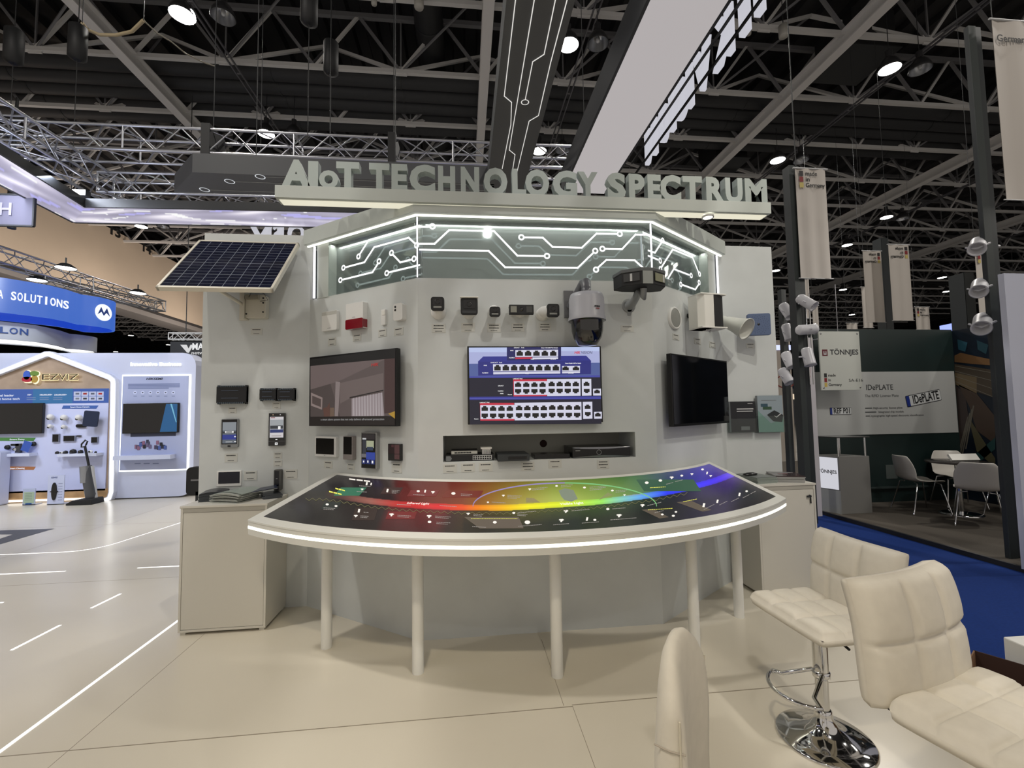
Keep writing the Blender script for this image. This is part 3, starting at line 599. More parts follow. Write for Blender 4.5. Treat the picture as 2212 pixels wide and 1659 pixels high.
# left television: rect from the four corners
def corners(fr, P, off):
    L = [fr.at(*p, off) for p in P]; xs = (L[0][0]+L[3][0])/2, (L[1][0]+L[2][0])/2; zs = (L[2][1]+L[3][1])/2, (L[0][1]+L[1][1])/2
    return (xs[0]+xs[1])/2, (zs[0]+zs[1])/2, xs[1]-xs[0], zs[1]-zs[0]
x, z, w_, h_ = corners(FL, [(669,772),(857,751.5),(857,920),(667,921)], off)
t = thing('television', 'left angled wall television showing a grey room with curtains', 'television', FL.put(x, z)); tvbody(t, w_, h_, off)
def c7(x, y): return (420+x/4.608, 720+y/4.608)
def scr(fr, off, P, m, bb, f, k=0):
    L = [fr.at(*f(*p), off+k) for p in P]; bb.add([fr.M @ Vector((a, -off-k, b)) for a, b in L], [list(range(len(L)))], m)
bb = MB(); d = off+.001
L0 = [((1155,260),(2000,150),(2000,915),(1148,920),'#050406'),((1155,325),(1995,248),(1995,825),(1155,830),'#5b4f4d'),((1155,325),(1300,312),(1450,830),(1155,830),'#4a403e'),
      ((1155,325),(1900,257),(1430,480),(1155,560),'#6a5c5a'),((1450,495),(1880,395),(1880,560),(1560,640),(1450,700),'#6b5e5b'),((1405,480),(1450,485),(1430,825),(1395,825),'#877a78'),
      ((1890,258),(1995,248),(1995,780),(1890,800),'#45302f'),((1565,650),(1870,590),(1890,825),(1565,825),'#968a8c'),
      ((1545,635),(1880,562),(1880,572),(1545,648),'#1e1818'),((1160,590),(1275,640),(1270,760),(1160,720),'#8a7a76'),((1172,620),(1260,655),(1258,735),(1172,700),'#4f4340'),
      ((1280,745),(1320,735),(1345,690),(1350,825),(1290,830),'#5a3c34'),((1350,740),(1390,740),(1390,825),(1350,828),'#6a5648'),((1155,830),(1930,822),(1995,850),(1995,915),(1148,920),'#140b0a'),((1930,800),(1995,775),(1995,850),'#b08a30')]
for k, q in enumerate(L0): scr(FL, d, q[:-1], emi(q[-1], .8), bb, c7, k*.00015)
for k in range(11): scr(FL, d, [(1580+k*28, 645-k*5.5), (1588+k*28, 643-k*5.5), (1592+k*28, 822), (1580+k*28, 822)], emi('#b0a6a8', .8), bb, c7, .003)
o = bb.build('screen'); kid(o, t)
bb = MB()
def wtext(fr, off, s_, px, py, hpx, m, ang=0, f=lambda x, y: (x, y), bold=.01, shear=0, wpx=None):
    x, z = fr.at(*f(px, py), off); x2, z2 = fr.at(f(px, py)[0], f(px, py)[1]+hpx, off); W_ = None
    if wpx: W_ = abs(fr.at(f(px, py)[0]+wpx/2, f(px, py)[1], off)[0]-fr.at(f(px, py)[0]-wpx/2, f(px, py)[1], off)[0])
    return bb.text(s_, abs(z-z2)*1.35, m, fr.M @ T((x, -off, z)) @ Ry(-ang), .0006, bold, w=W_, shear=shear)
wtext(FL, d+.003, 'HIK', 809, 788, 7, emi('#b02020', .9), wpx=16, shear=.2); wtext(FL, d+.003, 'a smart alarm system that not only delivers all-around protection', 758, 906, 4.5, emi('#b0b0b0', .7), wpx=136, bold=0)
o = bb.build('lettering'); kid(o, t)
# right television (switched off)
x, z, w_, h_ = corners(FRR, [(1449,763),(1570,780),(1576,915.5),(1455,920)], off)
t = thing('television', 'switched off black television on the right angled wall', 'television', FRR.put(x, z)); tvbody(t, w_, h_, off)
MB().box((-w_/2+.012, -off-.001, -h_/2+.02), (w_/2-.012, -off, h_/2-.012), mat('#040405', .06)).build('screen', t)
# centre television
x, z, w_, h_ = corners(FC, [(1009,747.5),(1298,748),(1303,912),(1011,917)], .07)
t = thing('television', 'lit central television showing rows of network switch ports', 'television', FC.put(x, z)); tvbody(t, w_, h_, .07)
def c8(x, y): return (880+x/4.608, 560+y/4.608)
bb = MB(); d = .0712
NV1, NV2, WH, RD = '#2a2c80', '#1c1c3c', '#d4d4e6', '#c02840'
Q = [((612,878),(1915,872),(1932,1638),(622,1645),'#16162e'),((612,880),(990,878),(990,1040),(614,1040),'#a8aed8'),((1530,873),(1912,872),(1916,1040),(1530,1040),'#a8aed8'),((612,880),(990,878),(990,925),(613,925),'#b8c4ea'),((1530,873),(1912,872),(1913,915),(1530,915),'#b8c4ea'),
     ((614,1040),(1916,1030),(1918,1160),(616,1165),'#5a6cae'),((755,968),(1780,960),(1828,1010),(1828,1145),(705,1160),(703,1018),'#32389a'),((705,1020),(1826,1008),(1828,1145),(705,1158),'#2a2f8a'),((990,876),(1528,874),(1528,1000),(992,1008),'#1f2266'),
     ((616,1165),(1918,1155),(1918,1175),(616,1182),'#4a4fb4'),((618,1370),(1925,1362),(1927,1392),(618,1400),'#3c40a4'),((618,1385),(1925,1378),(1925,1382),(618,1390),'#6a70d8'),
     ((1075,978),(1240,975),(1240,992),(1075,995),RD),((1245,978),(1500,975),(1500,994),(1245,997),WH),((855,1125),(1522,1115),(1522,1138),(855,1146),WH),((1540,1118),(1718,1115),(1718,1132),(1540,1136),WH),
     ((1052,1195),(1388,1193),(1388,1362),(1056,1366),RD),((1060,1215),(1390,1213),(1392,1350),(1062,1352),WH),((1390,1193),(1722,1190),(1724,1358),(1392,1362),WH),((1736,1190),(1830,1190),(1832,1356),(1738,1358),WH),((1848,1290),(1926,1288),(1928,1356),(1850,1356),WH),
     ((722,1430),(1062,1430),(1064,1606),(726,1608),RD),((726,1452),(1066,1450),(1068,1590),(728,1592),WH),((1066,1430),(1732,1420),(1734,1598),(1068,1604),WH),((1746,1420),(1840,1418),(1842,1586),(1750,1590),WH),((1858,1520),(1935,1518),(1936,1586),(1860,1588),WH),
     ((1075,905),(1500,900),(1500,970),(1075,973),WH),((852,1045),(1522,1042),(1522,1112),(854,1116),WH),((1540,1062),(1718,1060),(1718,1112),(1540,1114),WH)]
for k, q in enumerate(Q): scr(FC, d, q[:-1], emi(q[-1], .95 if q[-1] in (WH, '#a8aed8', '#b8c4ea', RD) else .7), bb, c8, k*.00008)
PK = emi('#0a0a12', .5)
def ports(x0, x1, y, n, w2, h2, up=1):
    for k in range(n):
        cx = x0+(x1-x0)*k/(n-1) if n > 1 else x0
        P = [(cx-w2, y+h2*up), (cx-w2, y-h2*.4*up), (cx-w2*.5, y-h2*.5*up), (cx-w2*.5, y-h2*up), (cx+w2*.5, y-h2*up), (cx+w2*.5, y-h2*.5*up), (cx+w2, y-h2*.4*up), (cx+w2, y+h2*up)]
        scr(FC, d, P if up > 0 else P[::-1], PK, bb, c8, .0027)
ports(1118, 1452, 935, 5, 32, 26); ports(897, 1478, 1080, 8, 32, 28); ports(1575, 1678, 1086, 2, 32, 20)
ports(1102, 1346, 1248, 4, 31, 23); ports(1436, 1676, 1241, 4, 31, 23); ports(1102, 1346, 1316, 4, 31, 23, -1); ports(1436, 1676, 1312, 4, 31, 23, -1); ports(1783, 1783, 1240, 1, 29, 21); ports(1785, 1785, 1312, 1, 29, 21, -1); ports(1888, 1888, 1316, 1, 28, 19)
ports(770, 1020, 1485, 4, 32, 24); ports(1112, 1358, 1480, 4, 32, 24); ports(1442, 1690, 1475, 4, 32, 24); ports(770, 1020, 1560, 4, 32, 24, -1); ports(1112, 1358, 1556, 4, 32, 24, -1); ports(1442, 1690, 1552, 4, 32, 24, -1); ports(1794, 1794, 1468, 1, 29, 21); ports(1796, 1796, 1542, 1, 29, 21, -1); ports(1896, 1896, 1546, 1, 28, 19)
kid(bb.build('screen'), t)
bb = MB(); WT = emi('#ffffff', .9)
for s_, x_, y_, wp in (('LINK/ACT', 865, 1029, 16), ('PoE', 928, 1029, 6), ('PWR', 776, 1058, 7), ('PoE-MAX', 775, 1132, 13), ('Smart Gigabit PoE Pro Switch', 1650, 1036, 34), ('PoE', 1190, 1139, 7), ('LINK/ACT PoE', 1098, 1190, 20), ('LINK/ACT PoE', 768, 1427, 21), ('Reset', 1020, 1347, 9), ('Reset', 686, 1590, 9), ('PWR', 940, 1338, 7), ('PoE-MAX', 928, 1312, 12), ('LINK/ACT', 930, 1260, 12), ('PWR', 1040, 910, 7), ('PoE-MAX', 1040, 981, 12), ('LINK/ACT', 1088, 881, 12), ('PoE', 1148, 881, 6), ('Smart 10/100M PoE Switch', 1415, 882, 36), ('PoE', 1243, 995, 6), ('UPLINK', 1452, 994, 12), ('UPLINK', 1628, 1134, 12)):
    wtext(FC, d+.0032, s_, x_, y_, 2.3, WT, f=c8, bold=.02, wpx=wp)
wtext(FC, d+.0032, 'HIK', 1690, 930, 6, emi('#d01828', 1), f=c8, bold=.02, shear=.25, wpx=13.5); wtext(FC, d+.0032, 'VISION', 1783, 930, 6, emi('#3a3a50', 1), f=c8, bold=.0, shear=.25, wpx=24)
kid(bb.build('lettering'), t)
# --- cameras on the centre wall
def camera(lab, rect, front, bodyw, body='box', tilt=0, base=None, mount=PLAST, L=.13):
    # the black face is 'rect' at distance L from the wall
    x, z, w_, h_ = FC.rect(*rect, L); t = thing('security_camera', lab, 'security camera', FC.put(x, z), 'security cameras on the centre wall')
    MB().rbox(-w_/2, -h_/2, w_/2, h_/2, -L, -L+.03, .018, BLACKM).build('front_face', t, .003)
    if body == 'box': MB().rbox(-w_/2+.004, -h_/2+.006, w_/2-.004, h_/2-.002, -L+.028, -.05, .02, mount).build('housing', t, .004)
    return t, w_, h_
def lensparts(t, L, w_, h_, flash=True):
    MB().rbox(-w_*.36, -h_*.15, w_*.36, h_*.36, -L-.002, -L+.002, .01, GLOSSK).build('lens_window', t)
    MB().lathe([(0, 0), (.013, 0), (.015, .004), (.019, .004), (.019, -.002)], GLOSSK, T((0, -L-.0015, h_*.1)) @ Rx(math.pi/2), 20).build('lens', t)
    if flash: MB().box((-w_*.3, -L-.002, -h_*.33), (w_*.3, -L+.001, -h_*.2), mat('#8e908c', .3)).build('light_bar', t)
def wallbase(t, x, z, r, y1=-.05):
    MB().lathe([(r, 0), (r, .018), (r*.8, .03), (r*.45, .05), (0, .05)], PLAST, T((x, 0, z)) @ Rx(math.pi/2), 28).build('wall_mount', t)
t, w_, h_ = camera('square bullet camera with black face, leftmost on the centre wall', (930.5, 641, 959.5, 670), 0, 0); lensparts(t, .13, w_, h_); wallbase(t, 0, -.035, .055)
t, w_, h_ = camera('largest square bullet camera, all black face, second from left', (995, 643, 1032, 679), 0, 0, L=.15); lensparts(t, .15, w_, h_, False)
MB().box((-w_/2-.003, -.165, h_/2-.002), (w_/2+.003, -.04, h_/2+.006), WHITE).build('sun_shield', t, .002); MB().box((-w_*.4, -.152, -h_*.42), (w_*.4, -.149, -h_*.28), DGREY).build('light_bar', t); wallbase(t, 0, -.02, .045)
t, w_, h_ = camera('smallest white bullet camera with black face tilted down', (1057.5, 662, 1081, 683), 0, 0, L=.12); lensparts(t, .12, w_, h_)
MB().cyl((0, -.1, .006), (0, 0, .035), .034, PLAST, 24).build('barrel', t); wallbase(t, 0, .03, .04)
x, z, w_, h_ = FC.rect(1100, 658, 1153, 678.5, .11); t = thing('security_camera', 'flat wide camera with square lights on both sides of its lens', 'security camera', FC.put(x, z), 'security cameras on the centre wall')
MB().box((-w_/2, -.11, -h_/2), (w_/2, -.08, h_/2), BLACKM).build('front_face', t, .003); MB().box((-w_/2, -.085, h_/2-.012), (w_/2, -.03, h_/2+.006), PLAST).box((-w_/2+.02, -.085, -h_/2+.01), (w_/2-.02, 0, h_/2-.01), PLAST).build('housing', t, .003)
for sx in (-1, 1): MB().box((sx*w_*.32-.022, -.1125, -h_/2+.012), (sx*w_*.32+.022, -.11, h_/2-.012), mat('#85867c' if sx < 0 else '#3c3d3c', .3)).build('flood_light', t)
MB().lathe([(0, .004), (.01, .004), (.014, 0)], GLOSSK, T((0, -.11, 0)) @ Rx(math.pi/2), 20).build('lens', t); wallbase(t, 0, 0, .04)
t, w_, h_ = camera('white round bodied bullet camera pointing right, last of the row', (1182, 656, 1208.5, 684), 0, 0, L=.15); lensparts(t, .15, w_, h_)
MB().cyl((0, -.13, 0), (-.05, -.02, .012), .045, PLAST, 28).build('barrel', t); wallbase(t, -.055, .0, .05)
# dome camera on swan neck
DX, _z = FC.at(1268, 690, .22); D0 = -.22
z0 = FC.at(1268, 747, .22)[1]; z1 = FC.at(1268, 690, .22)[1]; z2 = FC.at(1268, 632, .22)[1]; ztop = FC.at(1268, 612, .22)[1]; R1 = abs(FC.at(1307, 660, .22)[0]-FC.at(1229, 660, .22)[0])/2
t = thing('dome_camera', 'large grey hanging dome camera on a curved wall arm', 'security camera', FC.put(DX, z1))
LG = mat('#a9aab2', .35); a, b_, c = z0-z1, 0, z2-z1
MB().lathe([(R1, -.012), (R1, .01), (R1*.96, .02), (R1*.94, c*.75), (R1*.86, c*.92), (R1*.45, c), (0, c)], LG, T((0, D0, 0)), 48).build('housing', t)
MB().lathe([(R1*.97, -.012), (R1*.86, -.016), (R1*.84, a*.45), (R1*.75, a*.7), (R1*.5, a*.98), (0, a)], mat('#17191c', .18, coat=.3), T((0, D0, 0)), 48).build('dome_body', t)
MB().lathe([(R1*.87, -.02), (R1*.86, a*.4), (R1*.78, a*.68), (R1*.62, a*.88)], mat('#020203', .05, coat=1), T((0, D0, 0)), 24, -math.pi*.72, -math.pi*.35).build('dark_window', t)
MB().lathe([(.0, c+.05), (.032, c+.045), (.036, c+.0), (.036, c-.01)], mat('#55565c', .3), T((0, D0, 0)), 24).tube([(0, D0, c+.03), (0, D0+.01, c+.075), (0, D0+.06, c+.085), (-.03, -.09, c+.02), (-.07, -.01, c-.06)], [.034, .036, .036, .034, .03], mat('#5c5d63', .35), 20).build('arm', t)
MB().box((-.115, -.012, c-.14), (-.04, 0, c+.07), mat('#6a6b6f', .4)).build('wall_plate', t, .003)
bb = MB()
bb.text('HIKVISION', .016, mat('#3a3a3c', .5), T((.04, D0-R1*.93, c*.35)) @ Rz(.35), .002, .01, w=.045); bb.text('DarkFighter', .012, mat('#b06060', .5), T((.043, D0-R1*.93, c*.35-.014)) @ Rz(.35), .002, 0, w=.03); bb.build('mark', t)
# twin head camera
off2 = .30
x, z, w_, h_ = FC.rect(1335, 586, 1440, 624, off2); bx, bz = FC.at(1358, 661, .0)
t = thing('panoramic_camera', 'wide grey camera with two angled black heads on a bent arm', 'security camera', FC.put(x, z)); G2 = mat('#55585a', .4)
pl_ = [(-w_/2, .1), (-w_/2+.02, -.02), (-w_*.12, -.09), (w_*.12, -.09), (w_/2-.02, -.02), (w_/2, .1), (w_*.3, .13), (-w_*.3, .13)]
def vpr(bb, pl_, z0, z1, m):
    n = len(pl_); bb.add([(x_, y_, z0) for x_, y_ in pl_]+[(x_, y_, z1) for x_, y_ in pl_], [list(range(n))[::-1], list(range(n, 2*n))]+[(k, (k+1) % n, n+(k+1) % n, n+k) for k in range(n)], m); return bb
vpr(MB(), [(a_, b2-off2) for a_, b2 in pl_], -h_*.42, h_*.3, BLACKM).build('heads', t, .004)
vpr(MB(), [(a_*1.03, (b2*1.04)-off2) for a_, b2 in pl_], h_*.3, h_*.5, G2).build('top_shell', t, .004)
MB().box((-w_*.1, -off2-.096, -h_*.4), (w_*.1, -off2-.085, h_*.3), mat('#8f9390', .35)).build('centre_plate', t)
for sx, col in ((-1, '#3a3b3c'), (1, '#8c8d78')):
    ang = math.atan2(.07, w_/2-.02-w_*.12)*sx
    Mx = T((sx*(w_*.12+w_/2-.02)/2, -off2-.056, 0)) @ Rz(ang)
    MB().box((-.055, -.006, -.028), (.055, -.002, .028), mat(col, .2), Mx).build('window', t); MB().box((-.01 if sx < 0 else .03, -.008, -.026), (.005 if sx < 0 else .045, -.006, .026), LGREY, Mx).build('light_bar', t)
AR = mat('#8b8e90', .4); dxb, dzb = bx-x, bz-z
MB().tube([(dxb, -.0, dzb), (dxb+.01, -.05, dzb+.005), (.0, -off2+.06, dzb+.05), (.015, -off2+.03, -h_*.5-.05), (.015, -off2+.02, -h_*.42)], [.038, .03, .026, .026, .024], AR, 16).build('arm', t)
MB().lathe([(0, .012), (.05, .012), (.055, 0)], AR, T((dxb, 0, dzb)) @ Rx(math.pi/2), 24).prism([(dxb-.02, dzb), (dxb+.03, dzb), (dxb+.012, dzb-.075), (dxb-.012, dzb-.075)], -.012, 0, AR).build('wall_plate', t, .002)
MB().tube([(dxb, -.06, dzb+.03), (dxb+.0, -.16, dzb+.09), (0, -off2+.06, -h_*.45)], .004, BLACKM, 8).build('cable', t)
# --- loudspeakers on the right panel
x, z, w_, h_ = FRR.rect(1447, 663, 1472, 710.5, .02); t = thing('round_speaker', 'round white wall speaker with a grey mesh disc', 'loudspeaker', FRR.put(x, z)); R = h_/2
MB().lathe([(R, 0), (R, .018), (R*.93, .024), (R*.85, .02)], PLAST, Rx(math.pi/2), 40).build('rim', t); MB().lathe([(0, .024), (R*.6, .023), (R*.86, .018)], mat('#8c8e8a', .7, noise=.1, nscale=300), Rx(math.pi/2), 40).build('grille', t)
x, z = FRR.at(1523, 676, .15); h_ = FRR.rect(1503, 638, 1520, 712, .15)[3]; t = thing('column_speaker', 'tall white box speaker with a curved black side grille', 'loudspeaker', FRR.put(x, z))
wr_ = FRR.rect(1503, 640, 1554, 712, .15)[2]
Mc = T((0, -.17, 0)) @ Rz(-SA*.7)
pw = .125
vpr(MB(), [(-pw, .08), (-pw, -.03), (-pw*.7, -.075), (.0, -.08), (.0, .08)], -h_/2, h_/2, WHITE).build('housing', t, .004).matrix_local = Mc
vpr(MB(), [(.0, .08), (.0, -.081), (pw*.6, -.07), (pw, -.035), (pw, .08)], -h_/2+.012, h_/2-.012, BLACKM).build('grille', t, .002).matrix_local = Mc
for z_ in (-h_/2, h_/2-.012): MB().box((-pw, -.082, z_), (pw, .08, z_+.012), WHITE).build('end_cap', t, .003).matrix_local = Mc
MB().tube([(0, -.1, 0), (0, 0, 0)], .02, DGREY).tube([(-.03, -.17, -h_/2), (-.01, -.19, -h_/2-.025), (.02, -.18, -h_/2)], .004, LGREY).build('wall_bracket', t)
x, z = FF.at(1588, 702, .24); t = thing('horn_speaker', 'white oval mouthed horn speaker pointing down left of the blue speaker', 'loudspeaker', FF.put(x, z)); HW = mat('#c9cac3', .4)
dr_ = Vector((.50, -.62, -.42)).normalized(); q = dr_.to_track_quat('Z', 'Y').to_matrix().to_4x4(); Mh = T((0, -.24, 0)) @ q @ Matrix.Scale(1.3, 4)
def elath(prof, m, M, n=36, kx=.68):
    bb = MB(); bb.lathe([(r, z_) for r, z_ in prof], m, M @ Matrix.Diagonal((1, kx, 1, 1)), n); return bb
elath([(0, -.12), (.035, -.118), (.05, -.1), (.052, -.07), (.06, -.06), (.075, .0), (.105, .075), (.112, .08), (.112, .086), (.1, .08), (.055, .0), (.03, -.03)], HW, Mh).build('horn', t)
elath([(0, -.03), (.02, -.03), (.022, 0), (.012, .012), (0, .014)], HW, Mh, 20, 1).build('reflex_cone', t)
MB().tube([(-.07, -.2, .05), (-.13, -.1, .06), (-.14, 0, .05)], .014, STEEL).build('bracket', t)
x, z = FF.at(1639, 701, .17); t = thing('square_speaker', 'flat blue square speaker turned toward the viewer, rightmost on the wall', 'loudspeaker', FF.put(x, z)); BL = mat('#4f5f80', .45)
hh = FF.rect(1613, 677, 1660, 724, .17)[3]/2; ww = .1; Ms = T((0, -.17, 0)) @ Rz(-.25)
MB().rbox(-ww, -hh, ww, hh, -.012, .02, .018, BL).build('housing', t, .004).matrix_local = Ms
bb = MB(); n = 0
for k in range(70):
    r = .012+.0095*math.sqrt(k); a = k*2.4
    if r < min(ww, hh)*.92: bb.lathe([(0, .0008), (.0022, .0008), (.0022, 0)], mat('#232b3f', .6), T((r*math.cos(a), -.0122, r*math.sin(a))) @ Rx(math.pi/2), 6)
bb.lathe([(0, .002), (.01, .002), (.011, 0)], BLACK, T((-.005, -.0122, 0)) @ Rx(math.pi/2), 20); bb.build('sound_holes', t).matrix_local = Ms
MB().tube([(-.0, -.15, .02), (-.07, -.02, .03), (-.07, 0, .03)], .01, BLACKM).build('bracket', t)
# --- devices in the niche (shelf top at NZ0)
NY = WY
def nx(px, py, y): p = onplane(px, py, (0, y, 0), (0, 1, 0)); return p.x, p.z
def ndev(nm, lab, cat, x0, x1, z0, h, y0, y1, m): return thing(nm, lab, cat, ((x0+x1)/2, (y0+y1)/2, z0)), (x1-x0)/2, (y1-y0)/2, h
t, a, b_, h = ndev('network_switch', 'black network switch with a block of ports, bottom left in the niche', 'network switch', -.14, .215, NZ0, .045, NY+.02, NY+.24, 0)
MB().box((-a, -b_, 0), (a, b_, h), BLACKM).build('housing', t, .002); bb = MB(); bb.box((.02, -b_-.001, .008), (.16, -b_, .04), LGREY)
for i in range(8):
    for j in range(2): bb.box((.024+i*.0168, -b_-.002, .011+j*.0145), (.036+i*.0168, -b_-.001, .022+j*.0145), BLACK)
bb.build('port', t); MB().prism([(-a+.004, .004), (-a+.035, .004), (-a+.047, .022), (-a+.035, .04), (-a+.004, .04)], -b_-.001, -b_, MGREY).build('mark', t)
t, a, b_, h = ndev('network_switch', 'small switch with a pale port strip, on top of the black switch', 'network switch', -.10, .095, NZ0+.045, .032, NY+.06, NY+.2, 0)
MB().box((-a, -b_, 0), (a, b_, h), BLACKM).build('housing', t, .002); bb = MB(); bb.box((-a+.002, -b_-.001, .004), (a-.002, -b_, .026), mat('#b8b8b0', .4))
for i in range(11): bb.box((-a+.026+i*.0112, -b_-.002, .009), (-a+.035+i*.0112, -b_-.001, .02), BLACK)
bb.build('port', t)
t, a, b_, h = ndev('terminal_converter', 'white slotted converter box standing on the black switch', 'network device', .118, .2, NZ0+.045, .05, NY+.05, NY+.16, 0)
MB().box((-a+.01, -b_, 0), (a-.01, b_, h-.01), PLAST).box((-a, -b_-.006, h-.012), (a, b_, h), WHITE).build('housing', t, .001); bb = MB()
for i in range(7): bb.box((-.026+i*.0078, -b_-.001, .002), (-.0225+i*.0078, -b_, .03), DGREY)
bb.build('slot', t)
t, a, b_, h = ndev('network_switch', 'dark grey network switch jutting over the edge of the niche', 'network switch', .235, .465, NZ0, .048, NY-.06, NY+.2, 0)
MB().box((-a, -b_, 0), (a, b_, h), mat('#2f3336', .45)).build('housing', t, .002); MB().box((-.04, -b_-.001, .012), (.095, -b_, .034), BLACK).build('port', t)
t, a, b_, h = ndev('decoder_box', 'thin flat black box between the grey switch and the recorder', 'network device', .515, .785, NZ0, .034, NY+.03, NY+.2, 0); MB().box((-a, -b_, 0), (a, b_, h), BLACK).build('housing', t, .002)
t, a, b_, h = ndev('video_recorder', 'wide glossy black recorder with curved silver trim at the right', 'video recorder', .80, 1.245, NZ0, .082, NY+.0, NY+.3, 0)
MB().box((-a+.0, -b_+.01, .003), (a, b_, h-.004), BLACK).build('housing', t, .002)
bb = MB(); N = 16
f1 = lambda s_: (-a+2*a*s_)
for zc, sg in ((h-.002, -1), (.004, 1)):
    bb = MB()
    for k in range(N):
        s0, s1 = k/N, (k+1)/N; t0 = .004+.010*math.sin(math.pi*s0); t1 = .004+.010*math.sin(math.pi*s1)
        bb.add([(f1(s0), -b_+.008, zc), (f1(s1), -b_+.008, zc), (f1(s1), -b_+.005, zc+sg*t1), (f1(s0), -b_+.005, zc+sg*t0)], [(0,1,2,3), (0,3,2,1)], ALU)
    bb.build('silver_trim', t)
MB().lathe([(.016, 0), (.019, .002), (.0195, 0)], STEEL, T((-.02, -b_+.008, h/2)) @ Rx(math.pi/2), 28).build('dial', t)
MB().text('HIKVISION', .01, LGREY, T((-a+.04, -b_+.0085, h*.68)), .0008, .01, w=.035).build('mark', t)
MB().lathe([(0, .001), (.03, .001), (.03, 0)], mat('#2a0e0c', .8), T((.642, NY+.3588, FC.at(1178, 958, -.36)[1])) @ Rx(math.pi/2), 24).build('trim_9')['kind'] = 'structure'
# ================================================================ CABINETS AND BROCHURES
CW = mat('#c9c6bd', .4); 
def cabinet(lab, x0, x1, y0, y1, h, lock):
    t = thing('storage_cabinet', lab, 'cabinet', ((x0+x1)/2, (y0+y1)/2, 0)); a, b_ = (x1-x0)/2, (y1-y0)/2; e = .016
    MB().box((-a, -b_, .02), (-a+e, b_, h-e), CW).box((a-e, -b_, .02), (a, b_, h-e), CW).box((-a+e, b_-.01, .02), (a-e, b_, h-e), CW).box((-a+e, -b_, .02), (a-e, b_-.01, .02+e), CW).box((-a+e, -b_, h-.05), (a-e, -b_+.03, h-e), mat('#a8a59c', .5)).build('carcass', t, .001)
    MB().box((-a-.004, -b_-.006, h-e), (a+.004, b_, h), CW).build('top_board', t, .001)
    d = MB().box((-a+e+.002, -b_+.002, .02+e+.003), (a-e-.002, -b_+.016, h-.052), CW).build('door', t, .001)
    if lock:
        MB().lathe([(0, .012), (.011, .012), (.012, 0)], BLACK, T((a-.055, -b_+.002, h-.11)) @ Rx(math.pi/2), 16).box((a-.085, -b_-.012, h-.118), (a-.055, -b_-.002, h-.104), DGREY).box((a-.058, -b_-.012, h-.17), (a-.05, -b_-.006, h-.122), BLACK).build('lock', d)
    bb = MB()
    for x in (-a+.03, a-.03):
        for y in (-b_+.03, b_-.03): bb.box((x-.018, y-.018, 0), (x+.018, y+.018, .02), CW)
    bb.build('foot', t); return t
cabinet('white cabinet with brochure stacks on it, left of the curved table', -2.094, -1.486, 3.612, FLY-.004, .932, False)
cabinet('white cabinet with a keyed lock, behind the right end of the table', 2.47, 3.00, 3.62, FLY-.004, .935, True)
random.seed(3)
def stack(nm, lab, x, y, z, w_, l_, n, th, rot, top, edge, jit=.006, curl=.0, fan=0.0):
    t = thing(nm, lab, 'brochures', T((x, y, z)) @ Rz(rot)); bb = MB()
    for k in range(n):
        dx, dy, r = random.uniform(-jit, jit), random.uniform(-jit, jit), random.uniform(-.02, .02)+fan*k
        m = top if k == n-1 else edge; M_ = T((dx, dy, k*th)) @ Rz(r); N = 8; vs = []
        for i in range(N+1):
            xx = -w_/2+w_*i/N; zz = curl*(k/n)*math.sin(math.pi*i/N)
            for yy in (-l_/2, l_/2): vs += [(xx, yy, zz), (xx, yy, zz+th*.86)]
        fs = []
        for i in range(N):
            o = i*4; fs += [(o, o+4, o+5, o+1), (o+2, o+3, o+7, o+6), (o+1, o+5, o+7, o+3), (o, o+2, o+6, o+4)]
        fs += [(0, 1, 3, 2), (N*4, N*4+2, N*4+3, N*4+1)]
        bb.add(vs, fs, m, M_)
    bb.build('sheets', t); return t, n*th
PG = mat('#a5a8a2', .5); PB = mat('#23262c', .35); PGR = mat('#8d9690', .4); PDB = mat('#182138', .3)
H1 = .932
stack('brochure_stack', 'tight stack of dark leaflets, leftmost on the left cabinet', -1.99, 3.86, H1, .16, .21, 12, .0052, .25, PB, mat('#3c4146', .5), .004, .012)
stack('brochure_stack', 'wide slipping pile of pale grey brochures on the left cabinet', -1.80, 3.80, H1, .24, .24, 11, .0058, -.3, PGR, PG, .018, .02, .01)
t, hh_ = stack('brochure_stack', 'small dark stack of leaflets at the right end of the left cabinet', -1.565, 3.88, H1, .13, .19, 6, .005, .5, mat('#3a3d42', .35), mat('#555a60', .5), .006, .006)
t = thing('open_folder', 'dark blue folder lying slanted across the pale brochure pile', 'folder', T((-1.64, 3.83, H1+.062)) @ Rz(.45) @ Ry(-.10)); MB().box((-.17, -.05, 0), (.13, .1, .006), PDB).build('cover', t, .001); MB().box((-.168, -.048, -.005), (.128, .098, 0), PG).build('pages', t)
stack('brochure_stack', 'grey brochure stack on the right cabinet under a black pen case', 2.58, 3.80, .935, .21, .26, 9, .006, .15, mat('#6a706e', .35), PGR, .008, .004)
t = thing('pen_case', 'black oval case lying on the grey brochures of the right cabinet', 'case', T((2.53, 3.80, .994)) @ Rz(.2)); MB().lathe([(0, .022), (.03, .02), (.055, .012), (.06, .004), (.05, 0), (0, 0)], BLACK, Matrix.Diagonal((1.3, .6, 1, 1)), 24).build('shell', t)
t, _h = stack('brochure_stack', 'thick stack of dark red covered catalogues on the right cabinet', 2.86, 3.80, .935, .23, .28, 7, .0085, -.35, mat('#2a1418', .2, coat=.4), mat('#9c9c9a', .5), .004)
MB().box((-.06, -.03, .0595), (.02, .0, .0599), mat('#7a4a4c', .3)).box((-.09, .075, .0595), (.09, .08, .0599), LGREY).box((-.09, .062, .0595), (.07, .066, .0599), MGREY).build('cover_print', t)
